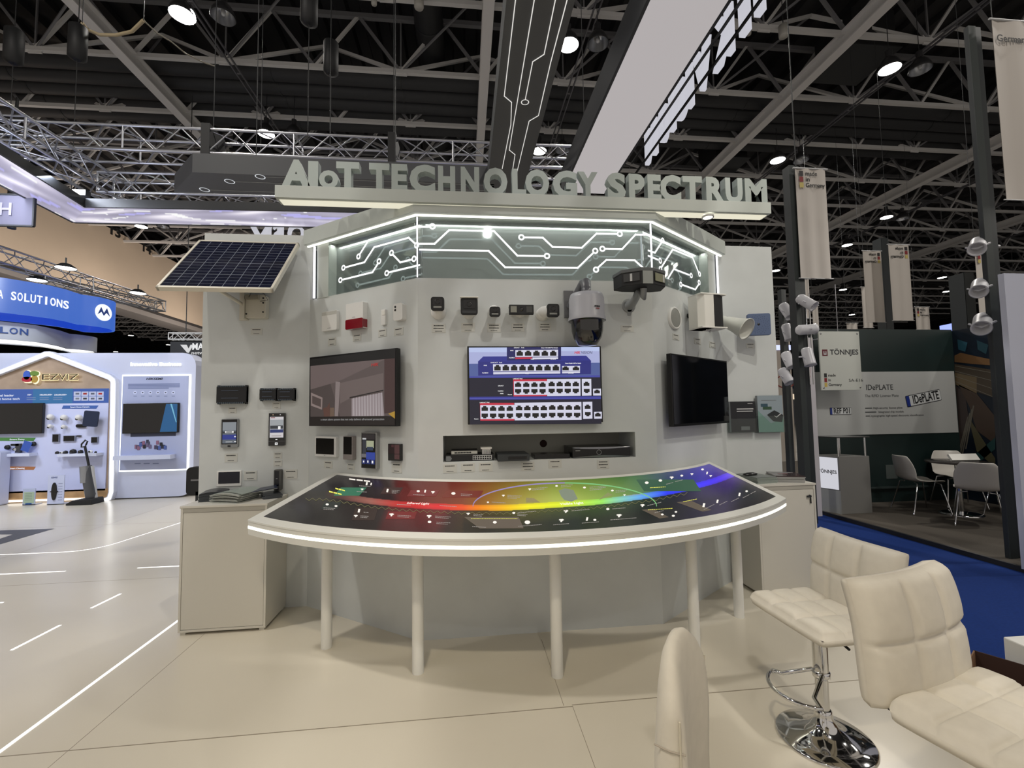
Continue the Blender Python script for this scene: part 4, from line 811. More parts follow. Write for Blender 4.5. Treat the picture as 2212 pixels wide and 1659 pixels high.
# brochure holders on the right flank
def holder(lab, px0, py0, px1, py1, cover, green):
    t, w_, h_ = wt('brochure_holder', lab, 'brochure holder', FF, (px0, py0, px1, py1), .08)
    AC = ACR
    MB().box((-w_/2, -.06, -h_/2), (w_/2, -.057, -h_*.05), AC).box((-w_/2, -.003, -h_/2), (w_/2, 0, h_*.3), AC).box((-w_/2, -.06, -h_/2), (w_/2, 0, -h_/2+.003), AC).box((-w_/2, -.06, -h_/2), (-w_/2+.003, 0, -h_*.05), AC).box((w_/2-.003, -.06, -h_/2), (w_/2, 0, -h_*.05), AC).build('clear_pocket', t)
    b2 = MB().box((-w_/2+.008, -.05, -h_/2+.006), (w_/2-.008, -.02, h_/2), mat('#8c9094', .5)); b2.build('booklets', t)
    M2 = T((0, -.0505, 0)); X = w_/2-.008
    p = MB(); p.box((-X, -.001, -h_/2+.006), (X, 0, h_/2), mat(cover, .3), M2)
    if green:
        p.prism([(-X, h_*.1), (-X, -h_/2+.006), (X, -h_/2+.006), (X, -h_*.12), (0, -h_*.25)], -.0015, -.001, mat('#6f9088', .3), M2)
        p.prism([(-X*.3, -h_*.02), (X*.3, h_*.1), (X, -h_*.03), (X*.9, -h_*.22), (X*.2, -h_*.2)], -.002, -.0015, mat('#1c2226', .3), M2)
        p.box((-X*.75, -.002, h_*.2), (-X*.2, -.0015, h_*.28), mat('#2c4a5a', .3), M2).box((-X*.6, -.002, h_*.12), (X*.1, -.0015, h_*.2), mat('#2c4a34', .3), M2)
        p.prism([(X*.25, -h_*.04), (X*.45, -h_*.1), (X*.85, h_*.0), (X*.8, h_*.02), (X*.46, -h_*.07)], -.0025, -.002, LGREY, M2); p.box((-X*.7, -.002, h_*.36), (X*.5, -.0015, h_*.375), MGREY, M2)
    else:
        p.box((-X*.5, -.0015, h_*.24), (X*.85, -.001, h_*.275), LGREY, M2).box((-X*.5, -.0015, h_*.17), (X*.8, -.001, h_*.2), LGREY, M2).box((-X*.5, -.0015, -h_*.28), (X*.6, -.001, h_*.1), mat('#181a20', .3), M2).box((-X*.2, -.002, -h_*.42), (X*.5, -.0015, -h_*.3), mat('#6a6c6e', .3), M2)
        p.box((X*.4, -.0015, h_*.42), (X*.8, -.001, h_*.44), LGREY, M2)
    p.build('cover', t)
holder('clear wall holder with black booklets, left of two on the right flank', 1581, 867, 1638, 935, '#14161c', False)
holder('clear wall holder with pale green booklets, right of two on the flank', 1640, 854, 1698, 935, '#8b98a0', True)
# ================================================================ STOOLS
FAB = mat('#d0cabd', .75, noise=.03, nscale=25, bump=.12); CHR = CHROME
def pad(w_, d_, th, nx_, ny_, m, curve=0.0, top_curve=0.0, N=48, seam=.014):
    """tufted cushion in local x (width), y (depth/height), z (thickness); quilted on +z"""
    bb = MB(); vs = []
    def se(a): return a
    for sgn in (1, -1):
        for i in range(N+1):
            for j in range(N+1):
                u, v = i/N*2-1, j/N*2-1
                x = u*w_/2; y = v*d_/2
                e = (1-abs(u)**26)*(1-abs(v)**26); edge = max(0.0, e)**.4
                z = sgn*th/2*edge
                if sgn > 0:
                    su = min(abs(((i/N)*nx_) % 1), 1-abs(((i/N)*nx_) % 1)); sv = min(abs(((j/N)*ny_) % 1), 1-abs(((j/N)*ny_) % 1))
                    g = max(math.exp(-(su/.07)**2) if 0.02 < i/N < .98 else 0, math.exp(-(sv/.07)**2) if .02 < j/N < .98 else 0)
                    puff = min(1, su*3)*min(1, sv*3); z += puff*.006-g*seam*edge
                cz = curve*(u*u)+top_curve*max(0, v)**2
                vs.append((x*(1-.02*abs(v)**6), y*(1-.02*abs(u)**6), z+cz))
    K = (N+1)**2; fs = []
    for i in range(N):
        for j in range(N):
            a = i*(N+1)+j; fs.append((a, a+N+1, a+N+2, a+1)); fs.append((K+a, K+a+1, K+a+N+2, K+a+N+1))
    for i in range(N):
        for a, c in ((i*(N+1), (i+1)*(N+1)), ): fs.append((a, K+a, K+c, c)[::-1])
        a, c = i*(N+1)+N, (i+1)*(N+1)+N; fs.append((a, K+a, K+c, c))
        a, c = i, i+1; fs.append((a, K+a, K+c, c))
        a, c = N*(N+1)+i, N*(N+1)+i+1; fs.append((a, K+a, K+c, c)[::-1])
    bb.add(vs, fs, m, None, True); return bb
def stool(lab, x, y, rot, zs, w_=.485, bh=.31):
    # local: seat faces -y (front), back at +y
    t = thing('bar_stool', lab, 'bar stool', T((x, y, 0)) @ Rz(rot), 'white tufted bar stools')
    d_ = .35; th = .072
    pad(w_, d_, th, 3, 3, FAB).build('seat', t).matrix_local = T((0, -.02, zs-th/2))
    o = pad(w_, bh+.07, .08, 3, 2, FAB, -.035, -.025).build('backrest', t); o.matrix_local = T((0, d_/2, zs-.06+(bh+.07)/2)) @ Rx(-.07) @ Rx(math.pi/2)
    MB().tube([(0, 0, .10), (0, 0, .30)], .028, CHR, 28).tube([(0, 0, .29), (0, 0, zs-th-.01)], .033, CHR, 28).build('gas_lift', t)
    MB().box((-.1, -.1, zs-th-.022), (.1, .1, zs-th-.002), BLACKM).build('seat_plate', t, .004); MB().tube([(.05, 0, zs-th-.02), (.2, -.03, zs-th-.03)], .006, BLACKM).build('lever', t)
    MB().lathe([(.205, 0), (.207, .006), (.2, .012), (.15, .022), (.10, .038), (.062, .062), (.042, .095), (.036, .12), (.036, .135), (.03, .14)], CHR, n=64).build('base_plate', t)
    P = [(.03, -.02, .31), (.10, -.13, .26)]; 
    for k in range(13): a = -math.pi*(.12+.76*k/12); P.append((.165*math.cos(a), -.08+.165*math.sin(a), .245))
    P += [(-.10, -.13, .26), (-.03, -.02, .31)]
    MB().tube(P, .0095, CHR, 12).build('foot_rest', t); MB().lathe([(.033, 0), (.038, .004), (.038, .03), (.033, .034)], CHR, T((0, 0, .285)), 28).build('collar', t)
    return t
stool('white tufted bar stool with its whole chrome foot in view, beside the table', 1.71, 2.09, -math.pi/2+.03, .62)
stool('large white tufted bar stool nearest the right edge of the view', 1.52, 1.19, .26, .725)
# chair seen edge-on
def edge_chair():
    t = thing('upholstered_chair', 'tall backed white upholstered chair seen edge-on at the bottom', 'chair', T((.650, 1.255, -.045)) @ Rz(math.radians(52)))
    # local x = along the back (width), -y = seat side
    w_ = .36; N = 24; vs = []; fs = []
    prof = [(.0, .40), (.0, .60), (-.004, .72), (-.006, .80), (-.002, .89), (.006, .955), (.016, .98), (.03, .99), (.046, .984), (.058, .955), (.068, .89), (.075, .80), (.08, .74), (.082, .60), (.082, .40)]
    K = len(prof)
    for i in range(N+1):
        u = i/N*2-1; bow = .03*(1-u*u); dz = -.115*abs(u)**2.6
        sq = (1-abs(u)**14)**.5 if abs(u) < 1 else 0
        for (yy, zz) in prof:
            zc = zz+(dz*(max(0, zz-.4)/.59)); yc = .041+(yy-.041)*(.72+.28*sq)
            vs.append((u*w_/2, yc+bow, zc))
    for i in range(N):
        for k in range(K-1): a = i*K+k; fs.append((a, a+1, a+K+1, a+K))
    fs.append(list(range(K))[::-1]); fs.append([N*K+k for k in range(K)])
    bb = MB(); bb.add(vs, fs, FAB, None, True); o = bb.build('backrest', t, sub=0)
    for sx in (-1, 1):
        bb = MB(); bb.tube([(sx*(w_/2+.001), .014+(.01 if k < 3 else 0), .50+k*.072) for k in range(6)], .003, mat('#c9c2b0', .7), 6); bb.build('piping', t)
    bb = MB(); bb.tube([(-w_/2-.001, .002, .785), (-w_/2-.0015, .04, .78), (-w_/2-.001, .08, .785)], .0022, mat('#a89f92', .7), 6); bb.build('piping', t)
    pad(w_+.04, .40, .10, 1, 1, FAB, seam=0).build('seat', t).matrix_local = T((0, -.18, .42))
    for sx in (-1, 1):
        for yy in (-.38, .05): MB().tube([(sx*.14, yy, .37), (sx*.15, yy*1.02, 0)], [.02, .014], mat('#5a4636', .5), 10).build('leg', t)
edge_chair()
# cardboard box and white cube at the right edge
t = thing('cardboard_box', 'open brown cardboard box behind the nearest stool at the right edge', 'box', (lambda A_, B_: T((A_.x, A_.y, 0)) @ Rz(math.atan2(B_.y-A_.y, B_.x-A_.x)) @ T((.25, -.15, 0)))(onz(2103, 1404, .27), onz(2212, 1436, .27))); KB = mat('#7a5a40', .8, noise=.08, nscale=20); a, b_, h = .25, .15, .27
MB().box((-a, -b_, 0), (a, b_, .006), KB).box((-a, -b_, 0), (a, -b_+.006, h-.08), KB).box((-a, b_-.006, 0), (a, b_, h), mat('#3a241c', .8)).box((-a, -b_, 0), (-a+.006, b_, h), KB).box((a-.006, -b_, 0), (a, b_, h), KB).build('carton', t)
MB().box((-a, -b_-.1, h-.10), (a, -b_, h-.092), mat('#b8b0a0', .8)).build('flap', t)
t = thing('white_stand', 'white block stand at the right edge beyond the cardboard box', 'display stand', T(Vector((onz(2169, 1377, .2).x+.4, onz(2169, 1377, .2).y-.22, -.012))) @ Rz(-.03)); MB().box((-.4, -.25, 0), (.4, .22, .212), WHITE).build('block', t, .008)
# ================================================================ LED LINES IN THE STAND FLOOR
FLD = emi('#ffffff', 1.5)
def floorline(lab, pts, wd=.022):
    bb = MB(); P = [Vector((*p, .002)) for p in pts]
    for k in range(len(P)-1):
        d = (P[k+1]-P[k]).normalized(); n = Vector((-d.y, d.x, 0))*wd/2; e = d*.004
        bb.add([P[k]-n-e, P[k+1]-n+e, P[k+1]+n+e, P[k]+n-e], [(0,1,2,3)], FLD)
    tag(bb.build('floor_light'), lab, 'floor light', 'glowing lines in the white floor')
floorline('long glowing floor line running from the bottom left corner to the left cabinet', [(-2.23, .9), (-2.245, 4.3)])
floorline('thin glowing floor line that bends away behind the left cabinet', [(-9, 6.04), (-4.75, 6.0)]+[(-4.75+.35*math.sin(a), 6.35-.35*math.cos(a)) for a in (.3, .6, .9, 1.2, 1.5)]+[(-4.25, 7.3), (-4.2, 8.6)], .018)
floorline('glowing floor dash ending left of centre, behind the slanted dashes', [(-9, 5.3), (-4.16, 5.26)])
floorline('short glowing floor dash that touches the left cabinet', [(-3.45, 5.25), (-2.3, 5.24)])
floorline('nearer of the two slanted glowing floor dashes', [(-3.13, 3.56), (-3.12, 3.92)])
floorline('farther of the two slanted glowing floor dashes', [(-3.13, 4.23), (-3.11, 4.52)])
p = onz(6, 1302); floorline('stub of a glowing floor dash cut by the left edge', [(p.x-.8, p.y), (p.x, p.y)])
bb = MB(); G = [onz(*p) for p in ((-90,1150),(0,1146),(118,1142),(0,1176),(-90,1203))]; G2_ = [onz(*p) for p in ((-90,1158),(0,1155),(27,1155),(0,1164),(-90,1190))]
bb.add([v+Vector((0,0,.001)) for v in G], [(0,1,2,3,4)][::1], mat('#4a4a4c', .4)); bb.add([v+Vector((0,0,.0016)) for v in G2_], [(0,1,2,3,4)], mat('#cfc8b8', .25)); o = bb.build('floor_graphic'); tag(o, 'dark grey triangle graphic printed on the white floor at left', 'floor graphic')
# ================================================================ HALL ROOF STEEL
CH = mat('#d0cfce', .5); CH2 = mat('#77777a', .55); WST = mat('#e2e0e0', .45)
ZC, ZTp = 12.0, 13.7
def beam(bb, p, q, w_, h_, m):
    p, q = Vector(p), Vector(q); d = (q-p); L = d.length; M_ = T(p) @ d.to_track_quat('X', 'Z').to_matrix().to_4x4()
    bb.box((0, -w_/2, -h_/2), (L, w_/2, h_/2), m, M_)
first = None
def roof_truss(X0, X1, gp):
    t = thing('roof_truss', 'pale steel lattice truss running across the dark hall roof', 'roof truss', (0, 0, 0), gp)
    c = MB(); beam(c, (X0, 0, ZC), (X1, 0, ZC), .12, .12, CH); c.build('bottom_chord', t)
    c = MB(); beam(c, (X0, 0, ZTp), (X1, 0, ZTp), .13, .14, CH2); c.build('top_chord', t)  # upper chord in a darker copy of the steel: its shade painted in
    c = MB(); x = math.floor(X0/2.53)*2.53+.7; k = 0; Y2 = 2.5
    while x < X1-2.5:
        beam(c, (x, 0, ZC), (x+1.265, 0, ZTp), .08, .08, CH); beam(c, (x+2.53, 0, ZC), (x+1.265, 0, ZTp), .08, .08, CH2)
        if k % 2 == 0:
            beam(c, (x, 0, ZC), (x, 0, ZTp), .04, .04, CH2)
            beam(c, (x, 0, ZC), (x+2.53, Y2/2, ZTp), .09, .09, CH); beam(c, (x, 0, ZC), (x-2.53, Y2/2, ZTp), .09, .09, CH)
            beam(c, (x, Y2, ZC), (x+2.53, Y2/2, ZTp), .05, .05, CH2); c.box((x-.18, -.02, ZC-.12), (x+.18, .02, ZC+.16), CH)
        x += 2.53; k += 1
    c.build('web_bracing', t); return t
proto = roof_truss(-42, 56, 'roof trusses across the hall')
ys = [9.2+2.49*k-.75 for k in range(-2, 24)]
for k, y in enumerate(ys):
    o = proto
    if k:
        o = proto.copy(); COL.objects.link(o)
        for ch in proto.children: c = ch.copy(); COL.objects.link(c); c.parent = o
    o.location = (0, y, 0)
def long_copy(proto, xs, nm=None):
    out = [proto]
    for x in xs:
        o = proto.copy(); COL.objects.link(o); out.append(o)
        for ch in proto.children: c = ch.copy(); COL.objects.link(c); c.parent = o
    return out
bm = MB(); bm.box((-.14, 2, 11.62), (.14, 70, 11.66), WST).box((-.14, 2, 12.0), (.14, 70, 12.04), WST).box((-.02, 2, 11.66), (.02, 70, 12.0), CH)  # flanges paler than the web: light on the underside put into the colour
t = thing('roof_beam', 'long pale steel I-beam running away under the hall roof', 'steel beam', (.7, 0, 0), 'pale beams running the length of the hall'); bm.build('girder', t)
BX_ = (.7, -9.4, 10.7, 20.9, 31.0)
for o, x in zip(long_copy(t, BX_[1:]), BX_): o.location = (x, 0, 0)
t = thing('cable_tray', 'thin twin rail lamp track running away under the hall roof', 'cable tray', (-6.6, 0, 0), 'lamp tracks under the hall roof')
bb = MB()
for dx in (-.07, .07): bb.box((dx-.018, 4, 11.75), (dx+.018, 70, 11.8), mat('#5f5f64', .5))
for k in range(27): bb.box((-.07, 4+k*2.4, 11.76), (.07, 4.03+k*2.4, 11.79), CH2)
bb.build('rail', t); TX = (-6.6, 3.45, 13.3, 23.5, 33.5)
for o, x in zip(long_copy(t, TX[1:]), TX): o.location = (x, 0, 0)
DK = mat('#303134', .6)
for gi, (y0, nm) in enumerate(((14.4, 'nearer'), (34.4, 'farther'))):
    for k in range(5):
        d = thing('air_duct', 'round dark air duct, number %d of the five side by side in the %s set' % (k+1, nm) if 0 else 'one of five round dark ducts crossing the roof in the %s set' % nm, 'air duct', (0, y0+k*.62, 12.5), 'dark air ducts, %s set' % nm)
        bb = MB(); bb.tube([(-19.9, 0, 0), (56, 0, 0)], .27, DK, 18)
        for x in range(-18, 56, 4): bb.tube([(x, 0, 0), (x+.06, 0, 0)], .285, DGREY, 18)
        bb.build('duct', d)
d = thing('air_duct', 'large dark duct running away just left of the central beam', 'air duct', (-.95, 0, 13.3)); bb = MB(); bb.tube([(0, 4, 0), (0, 60, 0)], .42, mat('#232426', .6), 24)
for y in range(5, 60, 2): bb.tube([(0, y, 0), (0, y+.05, 0)], .435, DGREY, 24)
bb.build('duct', d)
for i, (px, py) in enumerate(((1440, 105), (1845, 120), (560, 330), (1560, 345))):
    p = onz(px, py, 12.5); d = thing('fan_unit', 'dark boxed roof fan hanging from the hall roof' , 'roof fan', (p.x, p.y, 12.2), 'dark roof fans'); bb = MB(); bb.box((-.7, -.7, 0), (.7, .7, 1.2), mat('#1a1a1c', .6)); bb.box((-.8, -.8, -.04), (.8, .8, 0), DGREY); bb.build('housing', d)
# ---- high bay lamps in pairs, one lit and one dark
LITM = emi((1, .96, .88), 14.0); SHD = mat('#3c3c3e', .4, .4); REFL = mat('#b6b8bc', .25, .9)
def lamp(lit, lab, gp):
    t = thing('high_bay_lamp', lab, 'ceiling lamp', (0,0,0), gp); R = .27
    MB().lathe([(R, 0), (R*1.02, .01), (R*.95, .10), (R*.72, .24), (R*.45, .33), (.06, .36), (0, .36)], SHD, n=28).build('shade', t)
    MB().lathe([(R*.97, .005), (R*.90, .10), (R*.68, .22), (R*.4, .3), (0, .31)], REFL, n=28).build('reflector', t)
    if lit: MB().lathe([(0, .0), (R*.5, -.012), (R*.95, .005), (R*.9, .02), (0, .02)], LITM, n=28).build('lamp_glass', t)
    else: MB().lathe([(0, .0), (.04, .01), (.055, .1), (.03, .2), (0, .21)], mat('#d8dadc', .2), T((0, 0, .05)), 16).build('bulb', t)
    MB().cyl((0, 0, .34), (0, 0, .55), .08, SHD, 14).cyl((0, 0, .55), (0, 0, 3.32), .010, DGREY, 6).build('ballast', t)
    return t
LIT = [(393,33),(575,290),(305,490),(1228,98),(1165,327),(1922,150),(1680,347),(1915,470),(1830,530),(1821,626),(1840,680),(2045,630),(283,725),(364,745),(250,760),(1676,585),(1420,575),(2035,600)]
UNL = [(482,38),(635,293),(352,490),(1292,96),(1215,325),(1988,152),(1730,348),(1950,473),(1770,592)]
for lst, lit in ((LIT, True), (UNL, False)):
    pr = lamp(lit, 'lit round high bay lamp glowing under the dark hall roof' if lit else 'unlit round high bay lamp under the dark hall roof', 'lit hall lamps' if lit else 'unlit hall lamps')
    for k, (px, py) in enumerate(lst):
        o = pr
        if k:
            o = pr.copy(); COL.objects.link(o)
            for ch in pr.children: c = ch.copy(); COL.objects.link(c); c.parent = o
        p = onz(px, py, 11.0); o.location = (p.x, p.y, 11.0)
NLAB = {(393,33):'largest lit hall lamp, at the upper left',(482,38):'unlit hall lamp beside the largest lit one',(575,290):'lit hall lamp just above the left end of the sign letters',(635,293):'unlit hall lamp just above the letters at left',(1228,98):'lit hall lamp beside the hanging grey circuit beam, upper one',(1292,96):'unlit hall lamp between the grey circuit beam and the white beam, upper one',
        (1165,327):'lit hall lamp above the middle sign letters',(1215,325):'unlit hall lamp above the middle sign letters',(1922,150):'lit hall lamp at the upper right, near the dark tower',(1988,152):'unlit hall lamp at the upper right, near the dark tower',(1680,347):'lit hall lamp just above the right end of the sign',(1730,348):'unlit hall lamp above the first hanging banner',(305,490):'lit hall lamp beside the beige bulkhead wall'}
for o in [o for o in SC.objects if o.name.startswith('high_bay_lamp')]:
    q = proj(o.location)
    for k, v in NLAB.items():
        if abs(q[0]-k[0]) < 3 and abs(q[1]-k[1]) < 3: o['label'] = v; del o['group']
for i, (px, py, lb) in enumerate(((905,17,'white cylinder speaker under the roof at top centre'),(808,10,'small white cylinder at top centre, left of the larger one'),(1693,80,'white cylinder speaker under the roof right of the hanging letters'),(1617,75,'small white cylinder close to the hanging letters'))):
    p = onz(px, py, 11.6); t = thing('roof_speaker', lb, 'roof speaker', (p.x, p.y, 11.6)); r = .12 if i % 2 == 0 else .07; MB().lathe([(0, 0), (r*.9, 0), (r, .03), (r, .32), (0, .34)], mat('#b4b2ac', .5), n=20).build('housing', t); MB().cyl((0, 0, .3), (0, 0, 2.72), .012, DGREY, 8).build('stem', t)
for i, (px, py, lb) in enumerate(((168,92,'black chain hoist hanging at the upper left'),(715,125,'black chain hoist hanging above the sign letters'),(30,100,'black chain hoist close to the left edge of the roof'),(668,12,'black chain hoist at the top, left of centre'))):
    p = onz(px, py, 8.6); t = thing('chain_hoist', lb, 'chain hoist', (p.x, p.y, 8.6)); MB().tube([(0,0,-.34),(0,0,-.3),(0,0,.3),(0,0,.36)], [.06,.14,.14,.06], BLACKM, 14).build('motor', t); MB().cyl((0,0,.3),(0,0,3.35),.008,BLACKM,6).cyl((0,0,-.3),(0,0,-3.2 if i < 2 else -2.4),.007,BLACKM,6).build('chain', t)
P = [onz(*q, 9.0) for q in ((178,50),(190,65),(215,75),(250,76),(285,68),(310,44))]; bb = MB(); bb.tube(P, .03, mat('#b8a888', .6), 8); P2 = [onz(*q, 9.0) for q in ((310,44),(340,72),(370,90),(400,115),(440,135),(465,143))]; bb.tube(P2, .014, mat('#8a8478', .6), 6); bb.cyl(P[0], (P[0].x, P[0].y, 12), .008, DGREY, 5).cyl(P[-1], (P[-1].x, P[-1].y, 12), .008, DGREY, 5)
tag(bb.build('cable_loop'), 'pale rope and cable hanging in loops at the upper left', 'cable')
# ================================================================ RIGGED TRUSSES AND HANGING BEAMS
def box_truss(nm, lab, cat, p, q, s, r=.025, step=None, m=None, gp=None):
    p, q = Vector(p), Vector(q); d = q-p; L = d.length; M_ = T(p) @ d.to_track_quat('X', 'Z').to_matrix().to_4x4(); t = thing(nm, lab, cat, M_, gp); m = m or ALU
    bb = MB(); h = s/2
    for y, z in ((-h,-h),(h,-h),(h,h),(-h,h)): bb.cyl((0,y,z), (L,y,z), r, m, 8)
    bb.build('chord', t); bb = MB(); step = step or s*.95; n = max(2, int(L/step)); step = L/n
    for k in range(n):
        x0, x1 = k*step, (k+1)*step; a, c = (x0, x1) if k % 2 == 0 else (x1, x0)
        bb.cyl((a,-h,-h),(c,-h,h),r*.5,m,5).cyl((a,h,-h),(c,h,h),r*.5,m,5).cyl((a,-h,h),(c,h,h),r*.5,m,5).cyl((a,-h,-h),(c,h,-h),r*.5,m,5)
    for x in [k*L/max(1, round(L/3)) for k in range(max(1, round(L/3))+1)]:
        for y, z, y2, z2 in ((-h,-h,h,-h),(h,-h,h,h),(h,h,-h,h),(-h,h,-h,-h)): bb.cyl((x,y,z),(x,y2,z2),r*.7,m,5)
    bb.build('bracing', t); return t
# the frame ring of the stand, rigged at about 6 m
a = onz(-90, 303, 6.3); c = onz(1085, 347, 6.3)
box_truss('lighting_truss', 'long silver box truss crossing above the grey beam and sign letters', 'truss', (a.x, c.y, 6.3), (2.6, c.y, 6.3), .42)
box_truss('lighting_truss', 'silver box truss right behind the dark ledge, left of the sign', 'truss', (-6.4, 8.6, 5.75), (1.6, 8.5, 5.75), .36)
box_truss('lighting_truss', 'silver box truss running away along the left edge of the ring', 'truss', (-6.4, 4.6, 5.75), (-6.4, 9.2, 5.75), .36)
for px in (460, 851):
    x = onplane(px, 330, (0, c.y, 0), (0,1,0)).x; t = thing('truss_clamp', 'black sling wrapped round the long truss' + (' above the grey beam end' if px == 460 else ' above the title letters'), 'sling', (x, c.y, 6.3)); MB().box((-.07,-.25,-.3),(.07,.25,.3),BLACKM).build('strap', t); MB().cyl((0,0,.2),(0,0,5.7),.007,DGREY,6).build('steel_wire', t)
GB = mat('#3e4044', .5); GU = mat('#55575d', .5); LEDU = emi((1, .97, .92), .75)
def slabpoly(nm, parent, pts, z0, z1, m, m2=None):
    bb = MB(); n = len(pts); bb.add([(x, y, z0) for x, y in pts], [list(range(n))], m2 or m); bb.add([(x, y, z0) for x, y in pts]+[(x, y, z1) for x, y in pts], [[n+k for k in range(n)]]+[(k, (k+1) % n, n+(k+1) % n, n+k) for k in range(n)], m); return bb.build(nm, parent)
Z6 = 5.0
def P6(px, py, z=Z6): q = onz(px, py, z); return (q.x, q.y)
gx0, gx1 = .38, .95
g0 = P6(415,372); g1 = P6(376,415)
t = thing('hanging_beam', 'dark grey hanging beam with rings, behind the first sign letters', 'hanging beam')
slabpoly('beam_body', t, [g1, g0, (gx0+.1, g0[1]+.02), (gx0+.1, g1[1])], Z6, Z6+.28, GB, GU)
bb = MB(); rz = []
for q in ((442,410),(496,392),(562,382)):
    x, y = P6(*q, Z6-.004); rz.append((x, y))
    for k in range(28):
        a0, a1 = 2*math.pi*k/28, 2*math.pi*(k+1)/28; bb.add([(x+r*math.cos(a), y+r*math.sin(a), Z6-.004) for r, a in ((.055,a0),(.055,a1),(.068,a1),(.068,a0))], [(0,1,2,3)], emi('#e8ecf0', .8))
for x, y in rz: bb.box((x+.07, y-.003, Z6-.005), (gx0+.1, y+.003, Z6-.003), mat('#b8babb', .5))
bb.build('circuit_print', t); MB().cyl((-3, g0[1]+.2, Z6+.2), (-3, g0[1]+.2, 12), .006, DGREY, 6).cyl((-1, g0[1]+.2, Z6+.2), (-1, g0[1]+.2, 12), .006, DGREY, 6).build('steel_wire', t)
t = thing('hanging_beam', 'dark grey hanging beam with four glowing circuit lines, coming toward the viewer', 'hanging beam')
slabpoly('beam_body', t, [(gx0, -1), (gx1, -1), (gx1, g1[1]), (gx0, g1[1])], Z6, Z6+.28, GB, mat('#4a4b4e', .5))
bb = MB()
def uline(pts, w_=.0042):
    P = [Vector((*P6(700+x/2.962, y/2.962, Z6-.005), Z6-.005)) for x, y in pts]
    for k in range(len(P)-1):
        d = (P[k+1]-P[k]); L = d.length; bb.box((-.003,-w_,-.002),(L+.003,w_,.002), LEDU, T(P[k]) @ d.to_track_quat('X','Z').to_matrix().to_4x4())
for l in ([(1232,-200),(1225,0),(1153,615),(1200,655),(1195,800),(1140,1080)], [(1362,-200),(1345,0),(1245,600),(1185,960),(1222,990),(1205,1100)], [(1500,-140),(1480,0),(1408,348),(1335,395),(1288,635)], [(1580,-150),(1555,0),(1450,400),(1372,740),(1312,775),(1235,1100)]): uline(l)
x, y = P6(700+1286/2.962, 654/2.962, Z6-.005)
for k in range(28):
    a0, a1 = 2*math.pi*k/28, 2*math.pi*(k+1)/28; bb.add([(x+r*math.cos(a), y+r*math.sin(a), Z6-.006) for r, a in ((.035,a0),(.035,a1),(.045,a1),(.045,a0))], [(0,1,2,3)], LEDU)
bb.build('circuit_light', t); MB().cyl((.66, 3, Z6+.2), (.66, 3, 12), .006, DGREY, 6).cyl((.66, 5.5, Z6+.2), (.66, 5.5, 12), .006, DGREY, 6).build('steel_wire', t)
wx0 = P6(1405, 0)[0]; wx1 = P6(1574, 0)[0]; ye = P6(1236, 372)[1]+.6
t = thing('light_box_beam', 'broad white hanging light box running away above the sign', 'light box')
bb = MB(); bb.box((wx0-.03, -1, Z6), (wx0, ye, Z6+.35), mat('#303236', .5)).box((wx1, -1, Z6), (wx1+.03, ye, Z6+.35), mat('#303236', .5)).box((wx0, -1, Z6+.33), (wx1, ye, Z6+.35), GB); bb.build('frame', t)
MB().box((wx0, -1, Z6+.002), (wx1, ye, Z6+.02), emi((.86, .80, .80), .5)).build('light_skin', t); MB().cyl((wx0+.3, 4, Z6+.3), (wx0+.3, 4, 12), .006, DGREY, 6).cyl((wx0+.3, 6.5, Z6+.3), (wx0+.3, 6.5, 12), .006, DGREY, 6).build('steel_wire', t)
# hanging letters seen from behind
HX = 2.62; zb = 1.6+1.328*HX; zt_ = 1.6+1.511*HX
t = thing('hanging_letters', 'large white letters HIKVISION hung on a dark rail, seen reversed from behind', 'sign', (HX, 0, zb))
LW = emi((.86, .86, .95), .62); e_ = MB(); lt = 'HIKVISION'  # letters self-lit: emission stands in for light falling on them
ylo = onplane(1385, 345, (HX,0,0), (1,0,0)).y; step = .56
# reversed: first letter nearest to the viewer
for k, (ch, y0_, y1_) in enumerate((('N',5.98,5.60),('O',5.54,5.24),('I',5.20,5.10),('S',5.06,4.80),('I',4.76,4.66),('V',4.62,4.26),('K',4.20,3.84),('I',3.76,3.64),('H',3.56,3.2),('H',2.9,2.8))[:9]):
    y = (y0_+y1_)/2; wl = abs(y1_-y0_)
    Mx = T((0, y, .0)) @ Rz(math.radians(90))
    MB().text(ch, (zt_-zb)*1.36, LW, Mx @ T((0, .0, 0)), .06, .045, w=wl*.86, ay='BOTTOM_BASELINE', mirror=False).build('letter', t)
bb = MB(); 
for z in (0.0, (zt_-zb)+.0): bb.box((-.07, -2, z-.012), (-.05, ylo+.2, z+.012), BLACKM)
bb.box((-.075, -2, (zt_-zb)*.45), (-.055, ylo+.2, (zt_-zb)*.5), BLACKM)
for k in range(9): bb.cyl((-.06, ylo-k*.9, zt_-zb), (-.06, ylo-k*.9, zt_-zb+.5), .008, BLACKM, 6)
bb.build('rail', t)
# LED ring of the stand on the left and far side
lf = [onz(*q, Z6) for q in ((-260,165),(182,447),(860,459),(732,489),(159,480),(-260,272))]
L_in, L_c, L_e, L_eo, L_co, L_out = lf
t = thing('light_ring', 'bright violet and white illuminated band hanging around the left corner', 'light box')
nrm = lambda v: (v.x, v.y)
cin, cout = Vector((L_c.x, L_c.y)), Vector((L_co.x, L_co.y))
xi0, xo0 = onz(0, 333, Z6), onz(0, 398, Z6)
A0 = Vector((xi0.x, xi0.y)); B0 = Vector((xo0.x, xo0.y)); dA = (A0-cin).normalized(); A1 = cin+dA*8; B1 = cout+(B0-cout).normalized()*8
E0 = Vector((2.2, L_e.y-.05)); E1 = Vector((2.2, L_eo.y-.05))
